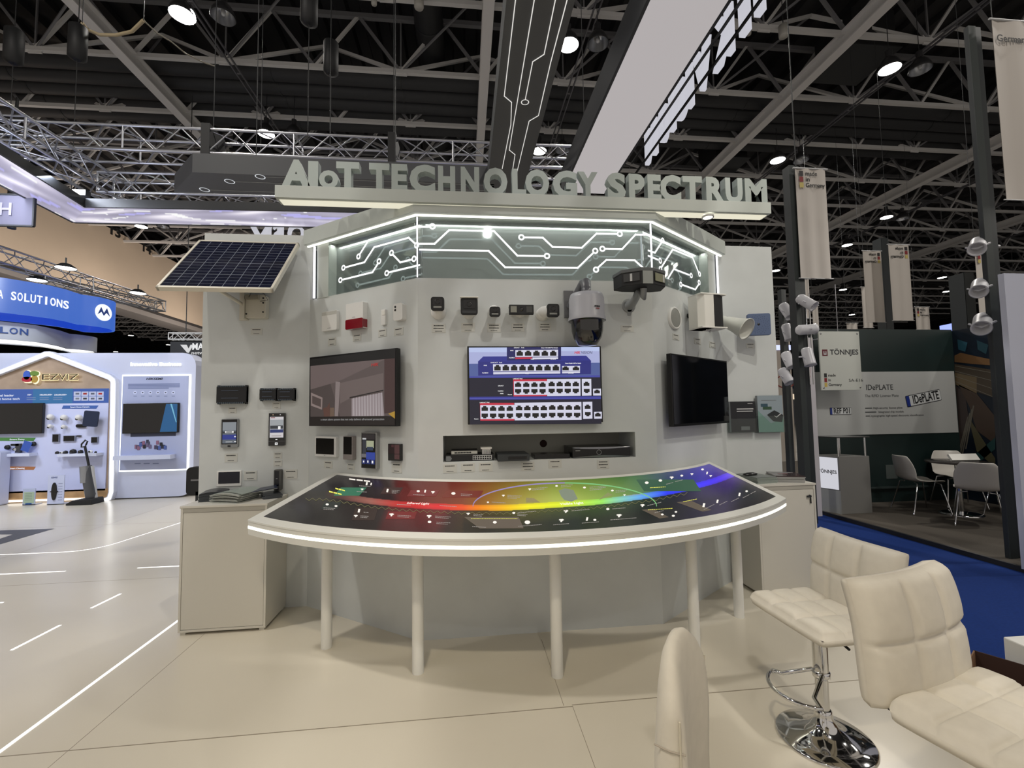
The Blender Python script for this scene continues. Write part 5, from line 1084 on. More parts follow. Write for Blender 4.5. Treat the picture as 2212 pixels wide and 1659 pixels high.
# printed swirls: vertex coloured underside
NU2, NV2 = 300, 16; vs, fs, cs = [], [], []
segs = [(A1, B1, cin, cout), (cin, cout, E0, E1)]
def swirl(u, v, s_):
    n = math.sin(u*9+3*math.sin(v*4+u*2.1))*math.cos(u*3.3-v*5); n2 = math.sin(u*3.1+1.7*math.sin(v*3.2+u*1.3))*math.cos(v*2.5-u*2.3)
    b0 = np.array([.78, .75, .90]) if s_ == 0 else np.array([.76, .73, .86])
    k = max(0, n)**2; c_ = b0*(.78+.15*n)+np.array([.3, .3, .22])*k
    if abs(n2-.2) < .06 and n > -.2: c_ = np.array([1.0, 1.0, 1.0])
    if n < -.75: c_ = np.array([.62, .60, .90])
    return tuple(np.clip(c_, 0, 1.1)**1.6)
for s_, (a, b2, c, d) in enumerate(segs):
    o_ = len(vs)
    for i in range(NU2+1):
        for j in range(NV2+1):
            u, v = i/NU2, j/NV2; p = (a*(1-v)+b2*v)*(1-u)+(c*(1-v)+d*v)*u; vs.append((p.x, p.y, Z6)); cs.append(swirl(u*(2.2 if s_ == 0 else 2.8)+s_*2.2, v, s_))
    for i in range(NU2):
        for j in range(NV2): k = o_+i*(NV2+1)+j; fs.append((k, k+1, k+NV2+2, k+NV2+1))
me = bpy.data.meshes.new('light_skin'); me.from_pydata(vs, [], fs); a_ = me.color_attributes.new('print', 'FLOAT_COLOR', 'POINT'); a_.data.foreach_set('color', [x for c in cs for x in (*c, 1)]); me.materials.append(vcol_emi('ring_print', .95, .2))
o = bpy.data.objects.new('light_skin', me); COL.objects.link(o); o.parent = t
bb = MB(); RK = mat('#2b2d30', .5)
def wall_(p, q, z0, z1, m, th=.03): 
    d = (q-p); L = d.length; an = math.atan2(d.y, d.x); bb.box((0, 0, z0), (L, th, z1), m, T((p.x, p.y, 0)) @ Rz(an))
zk = Z6+.13
wall_(cin, A1, Z6-.01, zk, RK); wall_(E0, cin, Z6-.01, zk, RK); wall_(A1, A1+(B1-A1), Z6, zk, RK); wall_(B1, cout, Z6-.01, Z6+.25, RK); wall_(cout, E1, Z6-.01, Z6+.25, RK)
bb.build('frame', t)
FLP = [(onz(-60,315,5.0)), ]
for i, q in enumerate(((500/2.962,1238/2.962),(540/2.962,1240/2.962))):
    p = onz(*q, 5.35); s_ = thing('flood_lamp', 'small bright flood lamp on the ring corner, %s one' % ('left' if i == 0 else 'right'), 'flood lamp', (p.x, p.y, 5.35)); MB().box((-.06,-.05,-.05),(.06,.05,.05),BLACKM).build('housing', s_); MB().box((-.05,-.055,-.045),(.05,-.05,.045),emi('#ffffff', 6)).build('lens', s_)
# far side letters, only their lower edge shows over the flank
yF = L_eo.y+.25
t = thing('hanging_letters', 'white hanging letters showing just above the left flank wall', 'sign', (0, yF, 0)); pA = onplane(520, 497, (0, yF, 0), (0,1,0)); pB = onplane(745, 505, (0, yF, 0), (0,1,0)); x = pA.x; 
for ch, x0, x1 in (('V',537,590),('I',575,585),('S',590,612),('I',600,612),('O',622,658),('K',672,730)):
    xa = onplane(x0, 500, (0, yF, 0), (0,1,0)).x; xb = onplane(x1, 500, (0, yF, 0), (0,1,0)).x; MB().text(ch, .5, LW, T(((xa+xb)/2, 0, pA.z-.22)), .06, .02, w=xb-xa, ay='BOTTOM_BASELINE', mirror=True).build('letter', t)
MB().box((pA.x, .04, pA.z+.02), (pB.x, .06, pA.z+.04), BLACKM).box((pA.x, .04, pA.z-.08), (pB.x, .06, pA.z-.07), BLACKM).cyl((pA.x+.3, .05, pA.z), (pA.x+.3, .05, 12), .006, DGREY, 6).cyl((pB.x-.3, .05, pA.z), (pB.x-.3, .05, 12), .006, DGREY, 6).build('rail', t)
# ================================================================ LEFT: BLUE-LIT BOOTH
EY = 9.6; FE = Fr(0, EY)
def e5(x, y): return (x/4.609, 750+y/4.609)
def ept(p, off=0.0): return FE.at(*p, off)
BW = mat('#c6cce2', .45, noise=.02, nscale=3)
xr, zt = ept((424, 762)); xl = -13.0
t = thing('booth_wall', 'pale blue-white booth wall with rounded right end, left of the stand', 'booth wall', (0, EY, 0))
pts = [(xl, .02), (xr-.25, .02)]+[(xr-.25+.25*math.cos(a), .27+.25*math.sin(a)) for a in (-1.2,-.8,-.4,0)]+[(xr-.25+.25*math.cos(a), zt-.25+.25*math.sin(a)) for a in (0,.4,.8,1.2,1.57)]+[(xl, zt)]
MB().prism(pts, 0, .35, BW).build('panel', t)
# house shaped lit recess
HP = [(-.2,1000),(-.2,250),(480,70),(500,68),(1100,300),(1135,330),(1140,360),(1120,1440),(1100,1500),(1050,1525),(100,1535)]
H = [ept(e5(*p), .05) for p in HP]; hx = [h[0] for h in H]
xL = H[2][0]-(H[5][0]-H[2][0]); 
outer = [(xL, H[9][1]), (xL, H[5][1]), (H[2][0]-.02, H[2][1]), (H[3][0], H[3][1]), (H[4][0], H[4][1]), (H[5][0], H[5][1]), (H[6][0], H[6][1]), (H[7][0], H[7][1]), (H[8][0], H[8][1]), (H[9][0], H[9][1])]
hs = thing('house_frame', 'glowing white house outline with wooden lining on the blue booth wall', 'light frame', (0, EY, 0))
bb = MB(); P = [(x, -.06, z) for x, z in outer]; bb.tube(P, .045, emi('#ffffff', 1.8), 8); bb.build('light_tube', hs)
MB().tube([(x*.0+x, -.03, z) for x, z in outer], .075, mat('#d8dcea', .5), 4, smooth=False).build('rim', hs)
WD = mat('#a8937e', .6, noise=.15, nscale=3)
inn = [(x, z) for x, z in outer]; MB().prism(inn, -.012, 0, WD).build('wood_lining', hs)
bot = [ept(e5(100,1430), .02), ept(e5(1080,1530), .02)]; MB().box((xL, -.03, .03), (H[8][0]-.04, -.012, ept(e5(500,1425), .02)[1]), mat('#b89468', .5, noise=.2, nscale=5)).build('wood_plinth', hs)
MB().box((xL+.1, -.05, .02), (H[8][0]-.15, -.035, .06), emi((1, .9, .75), 1.8)).build('floor_glow', hs)
def epanel(x0, y0, x1, y1, off, th, m, bb=None, r=None):
    a = ept(e5(x0, y0), off); c = ept(e5(x1, y1), off); bb = bb or MB()
    if r: return bb.rbox(min(a[0], c[0]), min(a[1], c[1]), max(a[0], c[0]), max(a[1], c[1]), -off, -off+th, r, m)
    return bb.box((a[0], -off, a[1]), (c[0], -off+th, c[1]), m)
t = thing('poster_board', 'tall product poster board inside the glowing house outline', 'poster board', (0, EY, 0))
aa = ept(e5(1085, 410), .03); a2 = ept(e5(1060, 1425), .03)
MB().box((xL+.15, -.03, a2[1]), (aa[0], -.012, aa[1]), mat('#c3caea', .4)).build('board', t)
bb = MB(); z1_ = ept(e5(600, 415), .032)[1]; z0_ = ept(e5(600, 560), .032)[1]
bb.box((xL+.15, -.032, z0_), (aa[0], -.03, z1_), emi('#3560b8', .75)); epanel(330, 416, 720, 558, .033, .001, emi('#2a7ab8', .7), bb)
for i in range(4):
    for j in range(2): epanel(735+i*76, 442+j*48, 803+i*76, 484+j*48, .034, .001, emi('#c8d0f0', .8), bb)
for i, j, c in ((0,0,'#707890'),(1,0,'#b02020'),(2,0,'#606880'),(3,0,'#c02020'),(0,1,'#808898'),(1,1,'#202430'),(2,1,'#606880'),(3,1,'#404858')): epanel(752+i*76, 455+j*48, 788+i*76, 472+j*48, .035, .001, emi(c, .7), bb)
bb.build('banner', t)
bb = MB(); 
def et(bb, s_, x, y, h, wd, m, off=.036, bold=.01, shear=0):
    a = ept(e5(x, y), off); a2 = ept(e5(x, y+h), off); b0 = ept(e5(x-wd/2, y), off); b1 = ept(e5(x+wd/2, y), off)
    return bb.text(s_, abs(a[1]-a2[1])*1.35, m, T((a[0], -off, a[1])), .002, bold, w=b1[0]-b0[0], shear=shear)
WE = emi('#eef2ff', .9)
et(bb, 'A global leader', 20, 482, 22, 235, WE); et(bb, 'in smart home tech', 35, 516, 22, 320, WE); et(bb, '150+', 292, 474, 16, 40, WE); et(bb, '100,000,000+', 457, 474, 16, 125, WE); et(bb, '230,000,000+', 603, 474, 16, 125, WE)
for x in (310, 440, 575):
    for y in (500, 518): epanel(x-45, y, x+45, y+5, .035, .001, emi('#90a8d8', .6), bb)
bb.build('banner_words', t); bb = MB()
for x0, x1, y0, c, s_ in ((615,980,580,'#3a68c0','Smart Home Camera'),(-300,355,902,'#4a8a40','Smart Entry'),(-300,355,1190,'#b07040','Smart Cleaning')):
    a = [ept(e5(*q), .034) for q in ((x0, y0+32), (x0+15, y0), (x1, y0), (x1-22, y0+32))]
    bb.prism([(max(p[0], xL+.16), p[1]) for p in a], -.034, -.03, emi(c, .7)); et(bb, s_, (795 if x0 > 0 else 170), y0+16, 16, 190 if x0 > 0 else 150, WE); bb.build('heading', t); bb = MB()
# logo letters
t = thing('brand_lettering', 'backlit letters EZVIZ with a coloured flower emblem on the wood', 'sign', (0, EY, 0))
for ch, x0, x1 in (('E',412,485),('Z',500,580),('V',585,655),('I',662,675),('Z',690,780)):
    et(MB(), ch, (x0+x1)/2, 300, 62, x1-x0, mat('#3a2e22', .4), .07, .0).build('letter', t)
    et(MB(), ch, (x0+x1)/2+2, 302, 66, x1-x0+8, emi((1, .85, .45), 1.3), .055, .02).build('glow', t)
for x, y, rx, rz_, c in ((268,278,26,42,'#3c60c0'),(342,262,32,24,'#6a8a3a'),(270,320,38,26,'#b02838'),(342,318,24,34,'#b09040')):
    a = ept(e5(x, y), .07); k = 1/4.609/970*9.3; MB().prism(ell(a[0], a[1], rx*k*1.15, rz_*k), -.075, -.06, mat(c, .4)).build('petal', t)
    MB().prism(ell(a[0]+.01, a[1]-.008, rx*k*1.22, rz_*k*1.22), -.058, -.05, emi((1, .9, .6), 1.3)).build('glow', t)
def etv(lab, x0, y0, x1, y1, extra=None):
    a = ept(e5(x0, y0), .1); c = ept(e5(x1, y1), .1); t = thing('television', lab, 'television', ((a[0]+c[0])/2, EY, (a[1]+c[1])/2)); w_, h_ = (c[0]-a[0])/2, (a[1]-c[1])/2
    MB().box((-w_, -.1, -h_), (w_, -.05, h_), BLACK).build('housing', t, .004); MB().box((-w_+.01, -.1005, -h_+.015), (w_-.01, -.1, h_-.01), GLOSSK).build('screen', t)
    if extra: MB().prism([(w_*.35, -h_+.02), (w_*.55, h_-.02), (w_-.02, h_-.02), (w_-.02, -h_+.02)], -.1015, -.1008, emi('#0a5a90', .8)).prism([(w_*.7, h_-.02), (w_*.76, h_-.02), (w_*.95, -h_*.3), (w_*.92, -h_*.3)], -.1025, -.1016, emi('#7ac0e0', .8)).build('picture', t)
    MB().box((-.2, -.05, -.15), (.2, -.03, .15), BLACKM).build('wall_bracket', t)
etv('switched off television inside the house outline, cut by the left edge', -380, 565, 415, 858); etv('dark television with a blue streak on the right poster panel', 1225, 560, 1770, 850, True)
# right poster panel with halo
a = ept(e5(1225, 290), .05); c = ept(e5(1852, 1210), .05); t = thing('wall_poster', 'pale poster panel with glowing edge and HIKSEMI heading', 'poster', ((a[0]+c[0])/2, EY, (a[1]+c[1])/2)); w_, h_ = (c[0]-a[0])/2, (a[1]-c[1])/2
MB().box((-w_, -.05, -h_), (w_, -.03, h_), mat('#aab3d4', .45)).build('board', t); MB().box((-w_-.03, -.028, -h_-.03), (w_+.03, -.004, h_+.03), emi((1, 1, .93), 1.6)).build('halo', t)
bb = MB(); inkb = mat('#2c3242', .5)
def et2(s_, x, y, h, wd, **k): et(bb, s_, x, y, h, wd, inkb, .053, **k)
et2('HIKSEMI', 1535, 316, 22, 165, bold=.02, shear=.2)
for k in range(4): epanel(1275, 365+k*14, 1790-(k == 3)*110, 370+k*14, .052, .001, mat('#7480a8', .5), bb)
for k in range(6):
    q = ept(e5(1345+k*76, 452), .052); bb.prism(ell(q[0], q[1], .035, .035, 16), -.053, -.05, mat('#c8d0ec', .5)); bb.prism(ell(q[0], q[1], .014, .012, 8), -.054, -.053, inkb); epanel(1330+k*76, 484, 1362+k*76, 489, .052, .001, mat('#606c94', .5), bb)
for k in range(26): x = 1315+random.random()*320; y = 1015-abs(math.sin((x-1315)/330*math.pi))*75*random.random(); epanel(x, y-30, x+26, y+8, .052+.0003*k, .001, mat(random.choice(['#1a1c26','#2a2e40','#3c4058','#6a6080','#8a6078','#4a60a0']), .5), bb)
epanel(1300, 852, 1750, 884, .052, .001, mat('#3a4058', .5), bb)
for k in range(3): epanel(1340+k*90, 1155, 1400+k*90, 1161, .052, .001, mat('#6a749a', .5), bb)
bb.build('print', t).location = (-(a.x if hasattr(a, 'x') else (a[0]+c[0])/2), 0, -(a[1]+c[1])/2)
t = thing('wall_shelf', 'thin pale shelf across the right poster panel', 'shelf', (0, EY, 0)); a = ept(e5(1130, 1085), .2); c = ept(e5(1700, 1112), .2); MB().box((a[0], -.22, c[1]), (c[0], -.05, a[1]), mat('#cfd6ec', .4)).build('shelf_board', t)
t = thing('wall_shelf', 'small pale shelf carrying cameras inside the house outline', 'shelf', (0, EY, 0)); a = ept(e5(570, 1065), .2); c = ept(e5(960, 1082), .2); MB().box((a[0], -.2, c[1]), (c[0], -.03, a[1]), mat('#cfd6ec', .4)).build('shelf_board', t); zs1 = a[1]
t = thing('wall_shelf', 'small pale shelf at the left edge inside the house outline', 'shelf', (0, EY, 0)); a = ept(e5(-200, 1068), .2); c = ept(e5(290, 1086), .2); MB().box((a[0], -.2, c[1]), (c[0], -.03, a[1]), mat('#cfd6ec', .4)).build('shelf_board', t); zs2 = a[1]
t = thing('halo_lettering', 'glowing white letters Innovative Business on the booth wall', 'sign', (0, EY, 0)); et(MB(), 'Innovative Business', 1552, 170, 36, 505, emi('#ffffff', 2.0), .03, .035).build('lettering', t)
# products on the booth wall
def prod(nm, lab, cat, x, y, off=.05, gp=None): q = ept(e5(x, y), off); return thing(nm, lab, cat, (q[0], EY, q[1]), gp)
lay = {(500,700):'top left',(635,705):'top middle',(783,705):'top right',(492,790):'lower left',(628,795):'lower middle'}
for (x, y), pos in lay.items():
    t = prod('home_camera', 'white round camera with black eye, %s of the rows under the blue heading' % pos, 'security camera', x, y, .1); s_ = .8 if y < 750 else .55
    MB().lathe([(0, .09*s_), (.045*s_, .08*s_), (.065*s_, .04*s_), (.068*s_, 0), (.06*s_, -.03*s_), (0, -.04*s_)], PLAST, T((0, -.08, 0)) @ Rx(.9), 20).cyl((0, -.03, 0), (0, -.08, 0), .03, PLAST).build('housing', t); MB().lathe([(0, .012), (.03*s_, .008), (.036*s_, 0)], BLACK, T((-.02*s_, -.08-.055*s_, -.015)) @ Rx(math.pi/2), 16).build('lens', t)
t = prod('solar_charger', 'dark blue square solar charger tilted beside the round cameras', 'solar charger', 915, 712, .15); MB().rbox(-.13, -.15, .13, .15, -.18, -.16, .03, mat('#1c2740', .3)).build('panel', t); t.rotation_euler = (0, .1, 0); MB().cyl((0, -.165, 0), (0, -.03, 0), .02, DGREY).build('arm', t)
for x, y, a, b_, lab in ((557,905,.06,.08,'small black screened door phone under the round cameras'),(692,908,.11,.055,'wide small monitor in the middle of the booth wall'),(942,923,.06,.06,'black square door panel at the right of the booth wall')):
    t = prod('door_monitor', lab, 'intercom', x, y); MB().box((-a, -.06, -b_), (a, -.03, b_), mat('#7a7f90', .4)).build('housing', t, .003); MB().box((-a*.85, -.0615, -b_*.85), (a*.85, -.06, b_*.85), BLACK).build('screen', t)
for x, y, lab in ((808,783,'long black doorbell camera among the round cameras'),(785,884,'thin black sensor strip on the booth wall')):
    t = prod('doorbell_camera', lab, 'doorbell', x, y); s_ = 1 if y < 800 else .4; MB().rbox(-.09*s_-.0, -.032*s_, .09*s_, .032*s_, -.06, -.03, .03*s_, BLACK).build('housing', t)
for k, x in enumerate((556, 600, 640, 715, 790, 890, 940)):
    q = ept(e5(x, 1030), .15); t = thing('shelf_camera', 'number %d from the left of the little cameras on the small shelf' % 0 if 0 else 'tiny black and white camera on the small booth shelf', 'security camera', (q[0], EY-.12, zs1), 'tiny cameras on the booth shelf'); r = (.03, .025, .035, .05, .04, .035, .02)[k]
    MB().lathe([(0, 0), (r, 0), (r*1.1, r*.6), (r*.8, r*1.4), (0, r*1.7)], BLACKM if k % 2 == 0 or k == 3 else PLAST, n=16).build('housing', t); MB().lathe([(0, .004), (r*.5, .003), (r*.55, 0)], GLOSSK, T((0, -r, r*.8)) @ Rx(math.pi/2), 12).build('lens', t)
for x, lab in ((58,'small black lock barrel on the left booth shelf'),(318,'small round black knob beside the blue tag')):
    t = prod('lock_barrel', lab, 'door lock', x, 998 if x < 100 else 965, .1); MB().lathe([(0, .03), (.04, .03), (.045, 0), (0, 0)], BLACKM, T((0, -.06, 0)) @ Rx(math.pi/2), 20).cyl((0,-.06,0),(0,-.03,0),.02,DGREY).build('body', t)
t = prod('door_lock', 'dark door lock with a bent handle on the left booth shelf', 'door lock', 140, 1000, .12); MB().box((-.08, -.1, .03), (.06, -.07, .07), BLACKM).box((.0, -.1, -.1), (.08, -.05, .07), mat('#3a3a3c', .3)).lathe([(0,.02),(.03,.02),(.03,0)], CHROME, T((0,-.1,-.04)) @ Rx(math.pi/2), 16).box((0, -.05, -.1), (.05, -.03, .03), BLACKM).build('body', t)
t = prod('blue_tag', 'blue tilted sticker hanging over the left booth shelf', 'sticker', 262, 985, .12); MB().box((-.07, -.12, -.1), (.07, -.115, .09), emi('#2a58c0', .7), Ry(.35)).build('tag', t); MB().cyl((0, -.115, 0), (0, -.03, 0), .008, DGREY, 6).build('hook', t)
# vacuum cleaner
q = onz(178, 1088); t = thing('floor_washer', 'upright black and silver floor washer standing in front of the booth', 'vacuum cleaner', (q.x, q.y, 0))
vx = lambda px, py: (onplane(px, py, (0, q.y, 0), (0,1,0)).x-q.x, onplane(px, py, (0, q.y, 0), (0,1,0)).z)
A = lambda x, y: vx(x/4.609, 750+y/4.609)
(bx0, bz0), (bx1, bz1) = A(725, 1565), A(985, 1500)
MB().prism([(bx0, .0), (bx1, 0), (bx1-.02, .10), (bx1-.15, .1), (bx0+.1, .085), (bx0, .03)], -.16, .14, BLACKM).build('dock', t, .01)
p0 = A(905, 1480); p1 = A(855, 1185); MB().tube([(p0[0], 0, .08), (p0[0]-.0, 0, p0[1]+.02), (p1[0], 0, p1[1])], [.07, .085, .085], mat('#4a4c50', .25), 24).build('body', t)
pm = A(870, 1330); MB().tube([(pm[0]-.01, -.012, pm[1]-.03), (p1[0]-.002, -.012, p1[1]+.005)], .084, mat('#9a9ca0', .15, .6), 24).build('water_tank', t)
MB().tube([(p0[0]+.07, .02, .1), (p1[0]+.09, .02, p1[1])], .03, LGREY, 12).build('spine', t)
h0 = A(885, 1180); h1 = A(845, 985); MB().tube([(h0[0], 0, h0[1]), (h1[0], 0, h1[1])], .02, BLACKM, 12).build('tube', t)
hp = [A(x, y) for x, y in ((845,990),(810,995),(812,965),(850,925),(872,935),(855,975))]; MB().tube([(a, 0, b_) for a, b_ in hp], .014, BLACKM, 8, closed=True).build('handle', t)
def standee(lab, px0, px1, py0, py1, m, draw, off=.0, lx=0):
    y_ = onz((px0+px1)/2, py1).y; a = onplane(px0, py0, (0, y_, 0), (0,1,0)); c = onplane(px1, py1, (0, y_, 0), (0,1,0)); t = thing('display_card', lab, 'display card', ((a.x+c.x)/2, y_, 0)); w_, h_ = (c.x-a.x)/2, a.z
    MB().box((-w_, 0, 0), (w_, .012, h_), m).box((-w_, 0, 0), (w_, .15, .012), m).build('card', t); bb = MB(); draw(bb, w_, h_); bb.build('print', t); return t
def d1(bb, w, h):
    bb.prism(ell(-.02, h*.45, w*.3, h*.3, 20), -.02, 0, BLACK); bb.box((-w*.6, -.022, h*.43), (w*.3, -.002, h*.46), BLACKM); bb.text('EZVIZ', .04, mat('#2a3c80', .5), T((-.03, -.002, h*.92)), .002, .01)
    for k in range(7): bb.box((w*.3, -.002, h*.7-k*.05), (w*.8, 0, h*.7-k*.05+.012), mat('#8890b0', .5))
standee('white display card with a black scooter shaped lock, left of the washer', 104, 137, 1027, 1090, mat('#bcc4e0', .4), d1)
def d2(bb, w, h): bb.box((-w*.85, -.002, h*.1), (w*.85, 0, h*.8), mat('#9fb49c', .5)); bb.box((-w*.5, -.004, .01), (w*.5, -.002, .04), mat('#28508a', .5)); [bb.box((-w*.6, -.003, h*(.7-.1*k)), (w*.5, -.002, h*(.72-.1*k)), mat('#60706a', .5)) for k in range(5)]
standee('clear table card holder with a green leaflet at the foot of the booth', 50, 75, 1056, 1091, mat('#aab4d0', .3), d2)
q = onz(8, 1088); t = thing('robot_vacuum', 'round robot vacuum partly cut by the left edge', 'robot vacuum', (q.x-.12, q.y, 0)); MB().lathe([(0, 0), (.17, 0), (.175, .03), (.17, .09), (.15, .1), (0, .105)], BLACKM, n=32).build('body', t); MB().box((-.02, -.176, .03), (.14, -.17, .07), WHITE).build('bumper_mark', t)
t = thing('charging_tower', 'white tower unit standing at the left edge of the booth', 'charging station', (q.x-.05, min(q.y+.12, 9.28), 0)); MB().rbox(-.22, 0, .2, 1.0, 0, .2, .04, mat('#c0c8e4', .4)).build('housing', t, .01)
q = onz(243, 1078); t = thing('power_adapter', 'small dark power adapter lying at the corner of the house outline', 'power adapter', (q.x, q.y, 0)); MB().box((-.05, -.03, 0), (.02, .03, .05), BLACKM, Ry(-.3)).build('plug', t); MB().tube([(0, 0, .02), (.06, 0, .01), (.1, -.03, .05), (.08, -.05, .01)], .008, BLACKM, 8).build('cord', t)
# round suspended signs
def ringpts(front, z, back):
    F = [onz(px, py, z) for px, py in front]; F = [Vector((p.x, p.y)) for p in F]; B_ = [p+Vector(back) for p in F][::-1]
    e = F[-1]; b0 = B_[0]; cc = (e+b0)/2; r = (e-b0).length/2; a0 = math.atan2(e.y-cc.y, e.x-cc.x); arc = [cc+Vector((math.cos(a0+math.pi*k/10), math.sin(a0+math.pi*k/10)))*r for k in range(1, 10)]
    return F+arc+B_
def ring(nm, lab, cat, pts, z0, z1, mo, mi_, bot=None):
    t = thing(nm, lab, cat, (pts[0].x, pts[0].y, z0)); o_ = Vector((pts[0].x, pts[0].y, z0)); bb = MB(); n = len(pts)
    vs = [(p.x, p.y, z) for p in pts for z in (z0, z1)]; bb.add(vs, [(2*k, 2*k+2, 2*k+3, 2*k+1) for k in range(n-1)], mo, T(-o_), True)
    c = sum((p for p in pts), Vector((0, 0)))/n; ins = [p+(c-p).normalized()*.06 for p in pts]; vi = [(p.x, p.y, z) for p in ins for z in (z0, z1)]
    bb.add(vi, [(2*k, 2*k+1, 2*k+3, 2*k+2) for k in range(n-1)], mi_, T(-o_), True)
    vr = [(p.x, p.y, z0) for p in pts]+[(p.x, p.y, z0) for p in ins]; bb.add(vr, [(k, n+k, n+k+1, k+1) for k in range(n-1)], mo, T(-o_))
    bb.build('banner_skin', t)
    if bot: b2 = MB(); b2.add([(p.x, p.y, z0+.03) for p in ins], [list(range(n))], bot, T(-o_)); b2.build('light_skin', t)
    return t
ZM = 5.2
fr_ = [(-160,582),(-60,591),(-20,596),(20,602),(70,610),(110,617),(145,626),(175,636)]
rp = ringpts(fr_, ZM, (-.85, 1.25)); hM = ZM-onplane(0, 672, (0, rp[2].y, 0), (0,1,0)).z
MBL = emi('#3a6cd0', .85)
t = ring('round_banner', 'blue rounded hanging banner reading SOLUTIONS at the left edge', 'hanging banner', rp, ZM-hM, ZM, MBL, emi('#1a48d0', .75))
def arctext(s_, px0, px1, ztop, m, t, hgt, pts, y0off=0):
    n = len(s_); o_ = Vector(t.matrix_world.translation)
    for k, ch in enumerate(s_):
        if ch == ' ': continue
        px = px0+(px1-px0)*(k+.5)/n; d = ray(px, 640); best = None
        for i in range(7):
            p, q = pts[i], pts[i+1]; den = d.x*(q.y-p.y)-d.y*(q.x-p.x)
            if abs(den) < 1e-9: continue
            s2 = (d.y*p.x-d.x*p.y)/den if False else None
            A_ = np.array([[d.x, -(q.x-p.x)], [d.y, -(q.y-p.y)]]); r_ = np.linalg.solve(A_, np.array([p.x, p.y]))
            if -1e-6 <= r_[1] <= 1.0001 and r_[0] > 0: best = (r_[0], p, q); break
        if not best: continue
        tt_, p, q = best; an = math.atan2(q.y-p.y, q.x-p.x); P_ = Vector((d.x*tt_, d.y*tt_, ztop)); nrm_ = Vector((math.sin(an), -math.cos(an), 0))
        step_ = abs((onplane(px+(px1-px0)/n, 640, (P_.x, P_.y, 0), nrm_)-onplane(px, 640, (P_.x, P_.y, 0), nrm_)).length)
        MB().text(ch, hgt, m, T(P_-o_+nrm_*.02) @ Rz(an), .01, .02, w=step_*(.3 if ch == 'I' else .8)).build('letter', t)
WTL = emi('#f0f4ff', 1.1)
arctext('MOTOROLA SOLUTIONS', -105, 149, ZM-hM*.5, WTL, t, hM*.34, rp)
P_ = None; d_m = ray(221, 678)
for i in range(7, 15):
    p_, q_ = rp[i], rp[i+1]; A_ = np.array([[d_m.x, -(q_.x-p_.x)], [d_m.y, -(q_.y-p_.y)]])
    if abs(np.linalg.det(A_)) < 1e-9: continue
    r_ = np.linalg.solve(A_, np.array([p_.x, p_.y]))
    if -1e-6 <= r_[1] <= 1.001 and (P_ is None or r_[0] < P_[0]): P_ = (r_[0], p_, q_)
if P_:
    an = math.atan2(P_[2].y-P_[1].y, P_[2].x-P_[1].x); o_ = Vector(t.matrix_world.translation); M_ = T(Vector((d_m.x*P_[0], d_m.y*P_[0], ZM-hM*.5))-o_+Vector((math.sin(an), -math.cos(an), 0))*.03) @ Rz(an); R_ = hM*.28
    MB().prism(ell(0, 0, R_, R_, 28), -.02, 0, WTL, M_).build('emblem_disc', t)
    MB().prism([(-R_*.75, -R_*.35), (-R_*.35, R_*.6), (0, -R_*.05), (R_*.35, R_*.6), (R_*.75, -R_*.35), (R_*.3, R_*.02), (0, -R_*.4), (-R_*.3, R_*.02)], -.026, -.021, mat('#1f3f86', .5), M_).build('emblem', t)
rp2 = ringpts([(-200,690),(-60,690),(0,694),(40,698),(75,702),(105,708),(130,714),(150,721)], 4.15, (-.7, 1.0)); h2 = 4.15-onplane(0, 732, (0, rp2[2].y, 0), (0,1,0)).z
t = ring('round_banner', 'lower white rounded hanging banner with letters LON, glowing underneath', 'hanging banner', rp2, 4.15-h2, 4.15, mat('#b8bcc4', .5), WHITE, emi('#ffffff', 1.6))
arctext('AVIGILON', -110, 66, 4.15-h2*.5, mat('#2a4a88', .5), t, h2*.5, rp2)
a = onz(-60, 535, 6.0); c = onz(346, 662, 6.0); box_truss('lighting_truss', 'silver lamp truss slanting down to the right above the blue banner', 'truss', a, c, .42)
a2 = onz(195, 640, 5.6); box_truss('lighting_truss', 'short silver truss joining the lamp truss behind the blue banner', 'truss', onz(90, 606, 6.0), onz(345, 663, 6.0), .30)
for px, py, lb in ((142,580,'bright flood lamp on the middle of the lamp truss'),(80,606,'bright flood lamp just over the blue banner'),(298,634,'bright flood lamp near the lower end of the lamp truss')):
    p = onz(px, py, 5.7); t = thing('flood_lamp', lb, 'flood lamp', (p.x, p.y, 5.7)); MB().lathe([(0, .14), (.1, .13), (.22, .04), (.24, 0)], BLACKM, n=20).cyl((0,0,.12),(0,0,.3),.02,DGREY,8).build('housing', t); MB().lathe([(0, -.01), (.15, -.01), (.22, .01)], emi('#ffffff', 9), n=20).build('lens', t)
p = onz(22, 520, 5.9); bb = MB(); bb.tube([(p.x, p.y, 9.5), (p.x-.05, p.y, 7.5), (p.x+.02, p.y, 6.2)], [.03, .06, .08], BLACKM, 10); tag(bb.build('cable_bundle'), 'thick black cable bundle dropping onto the lamp truss at left', 'cable')
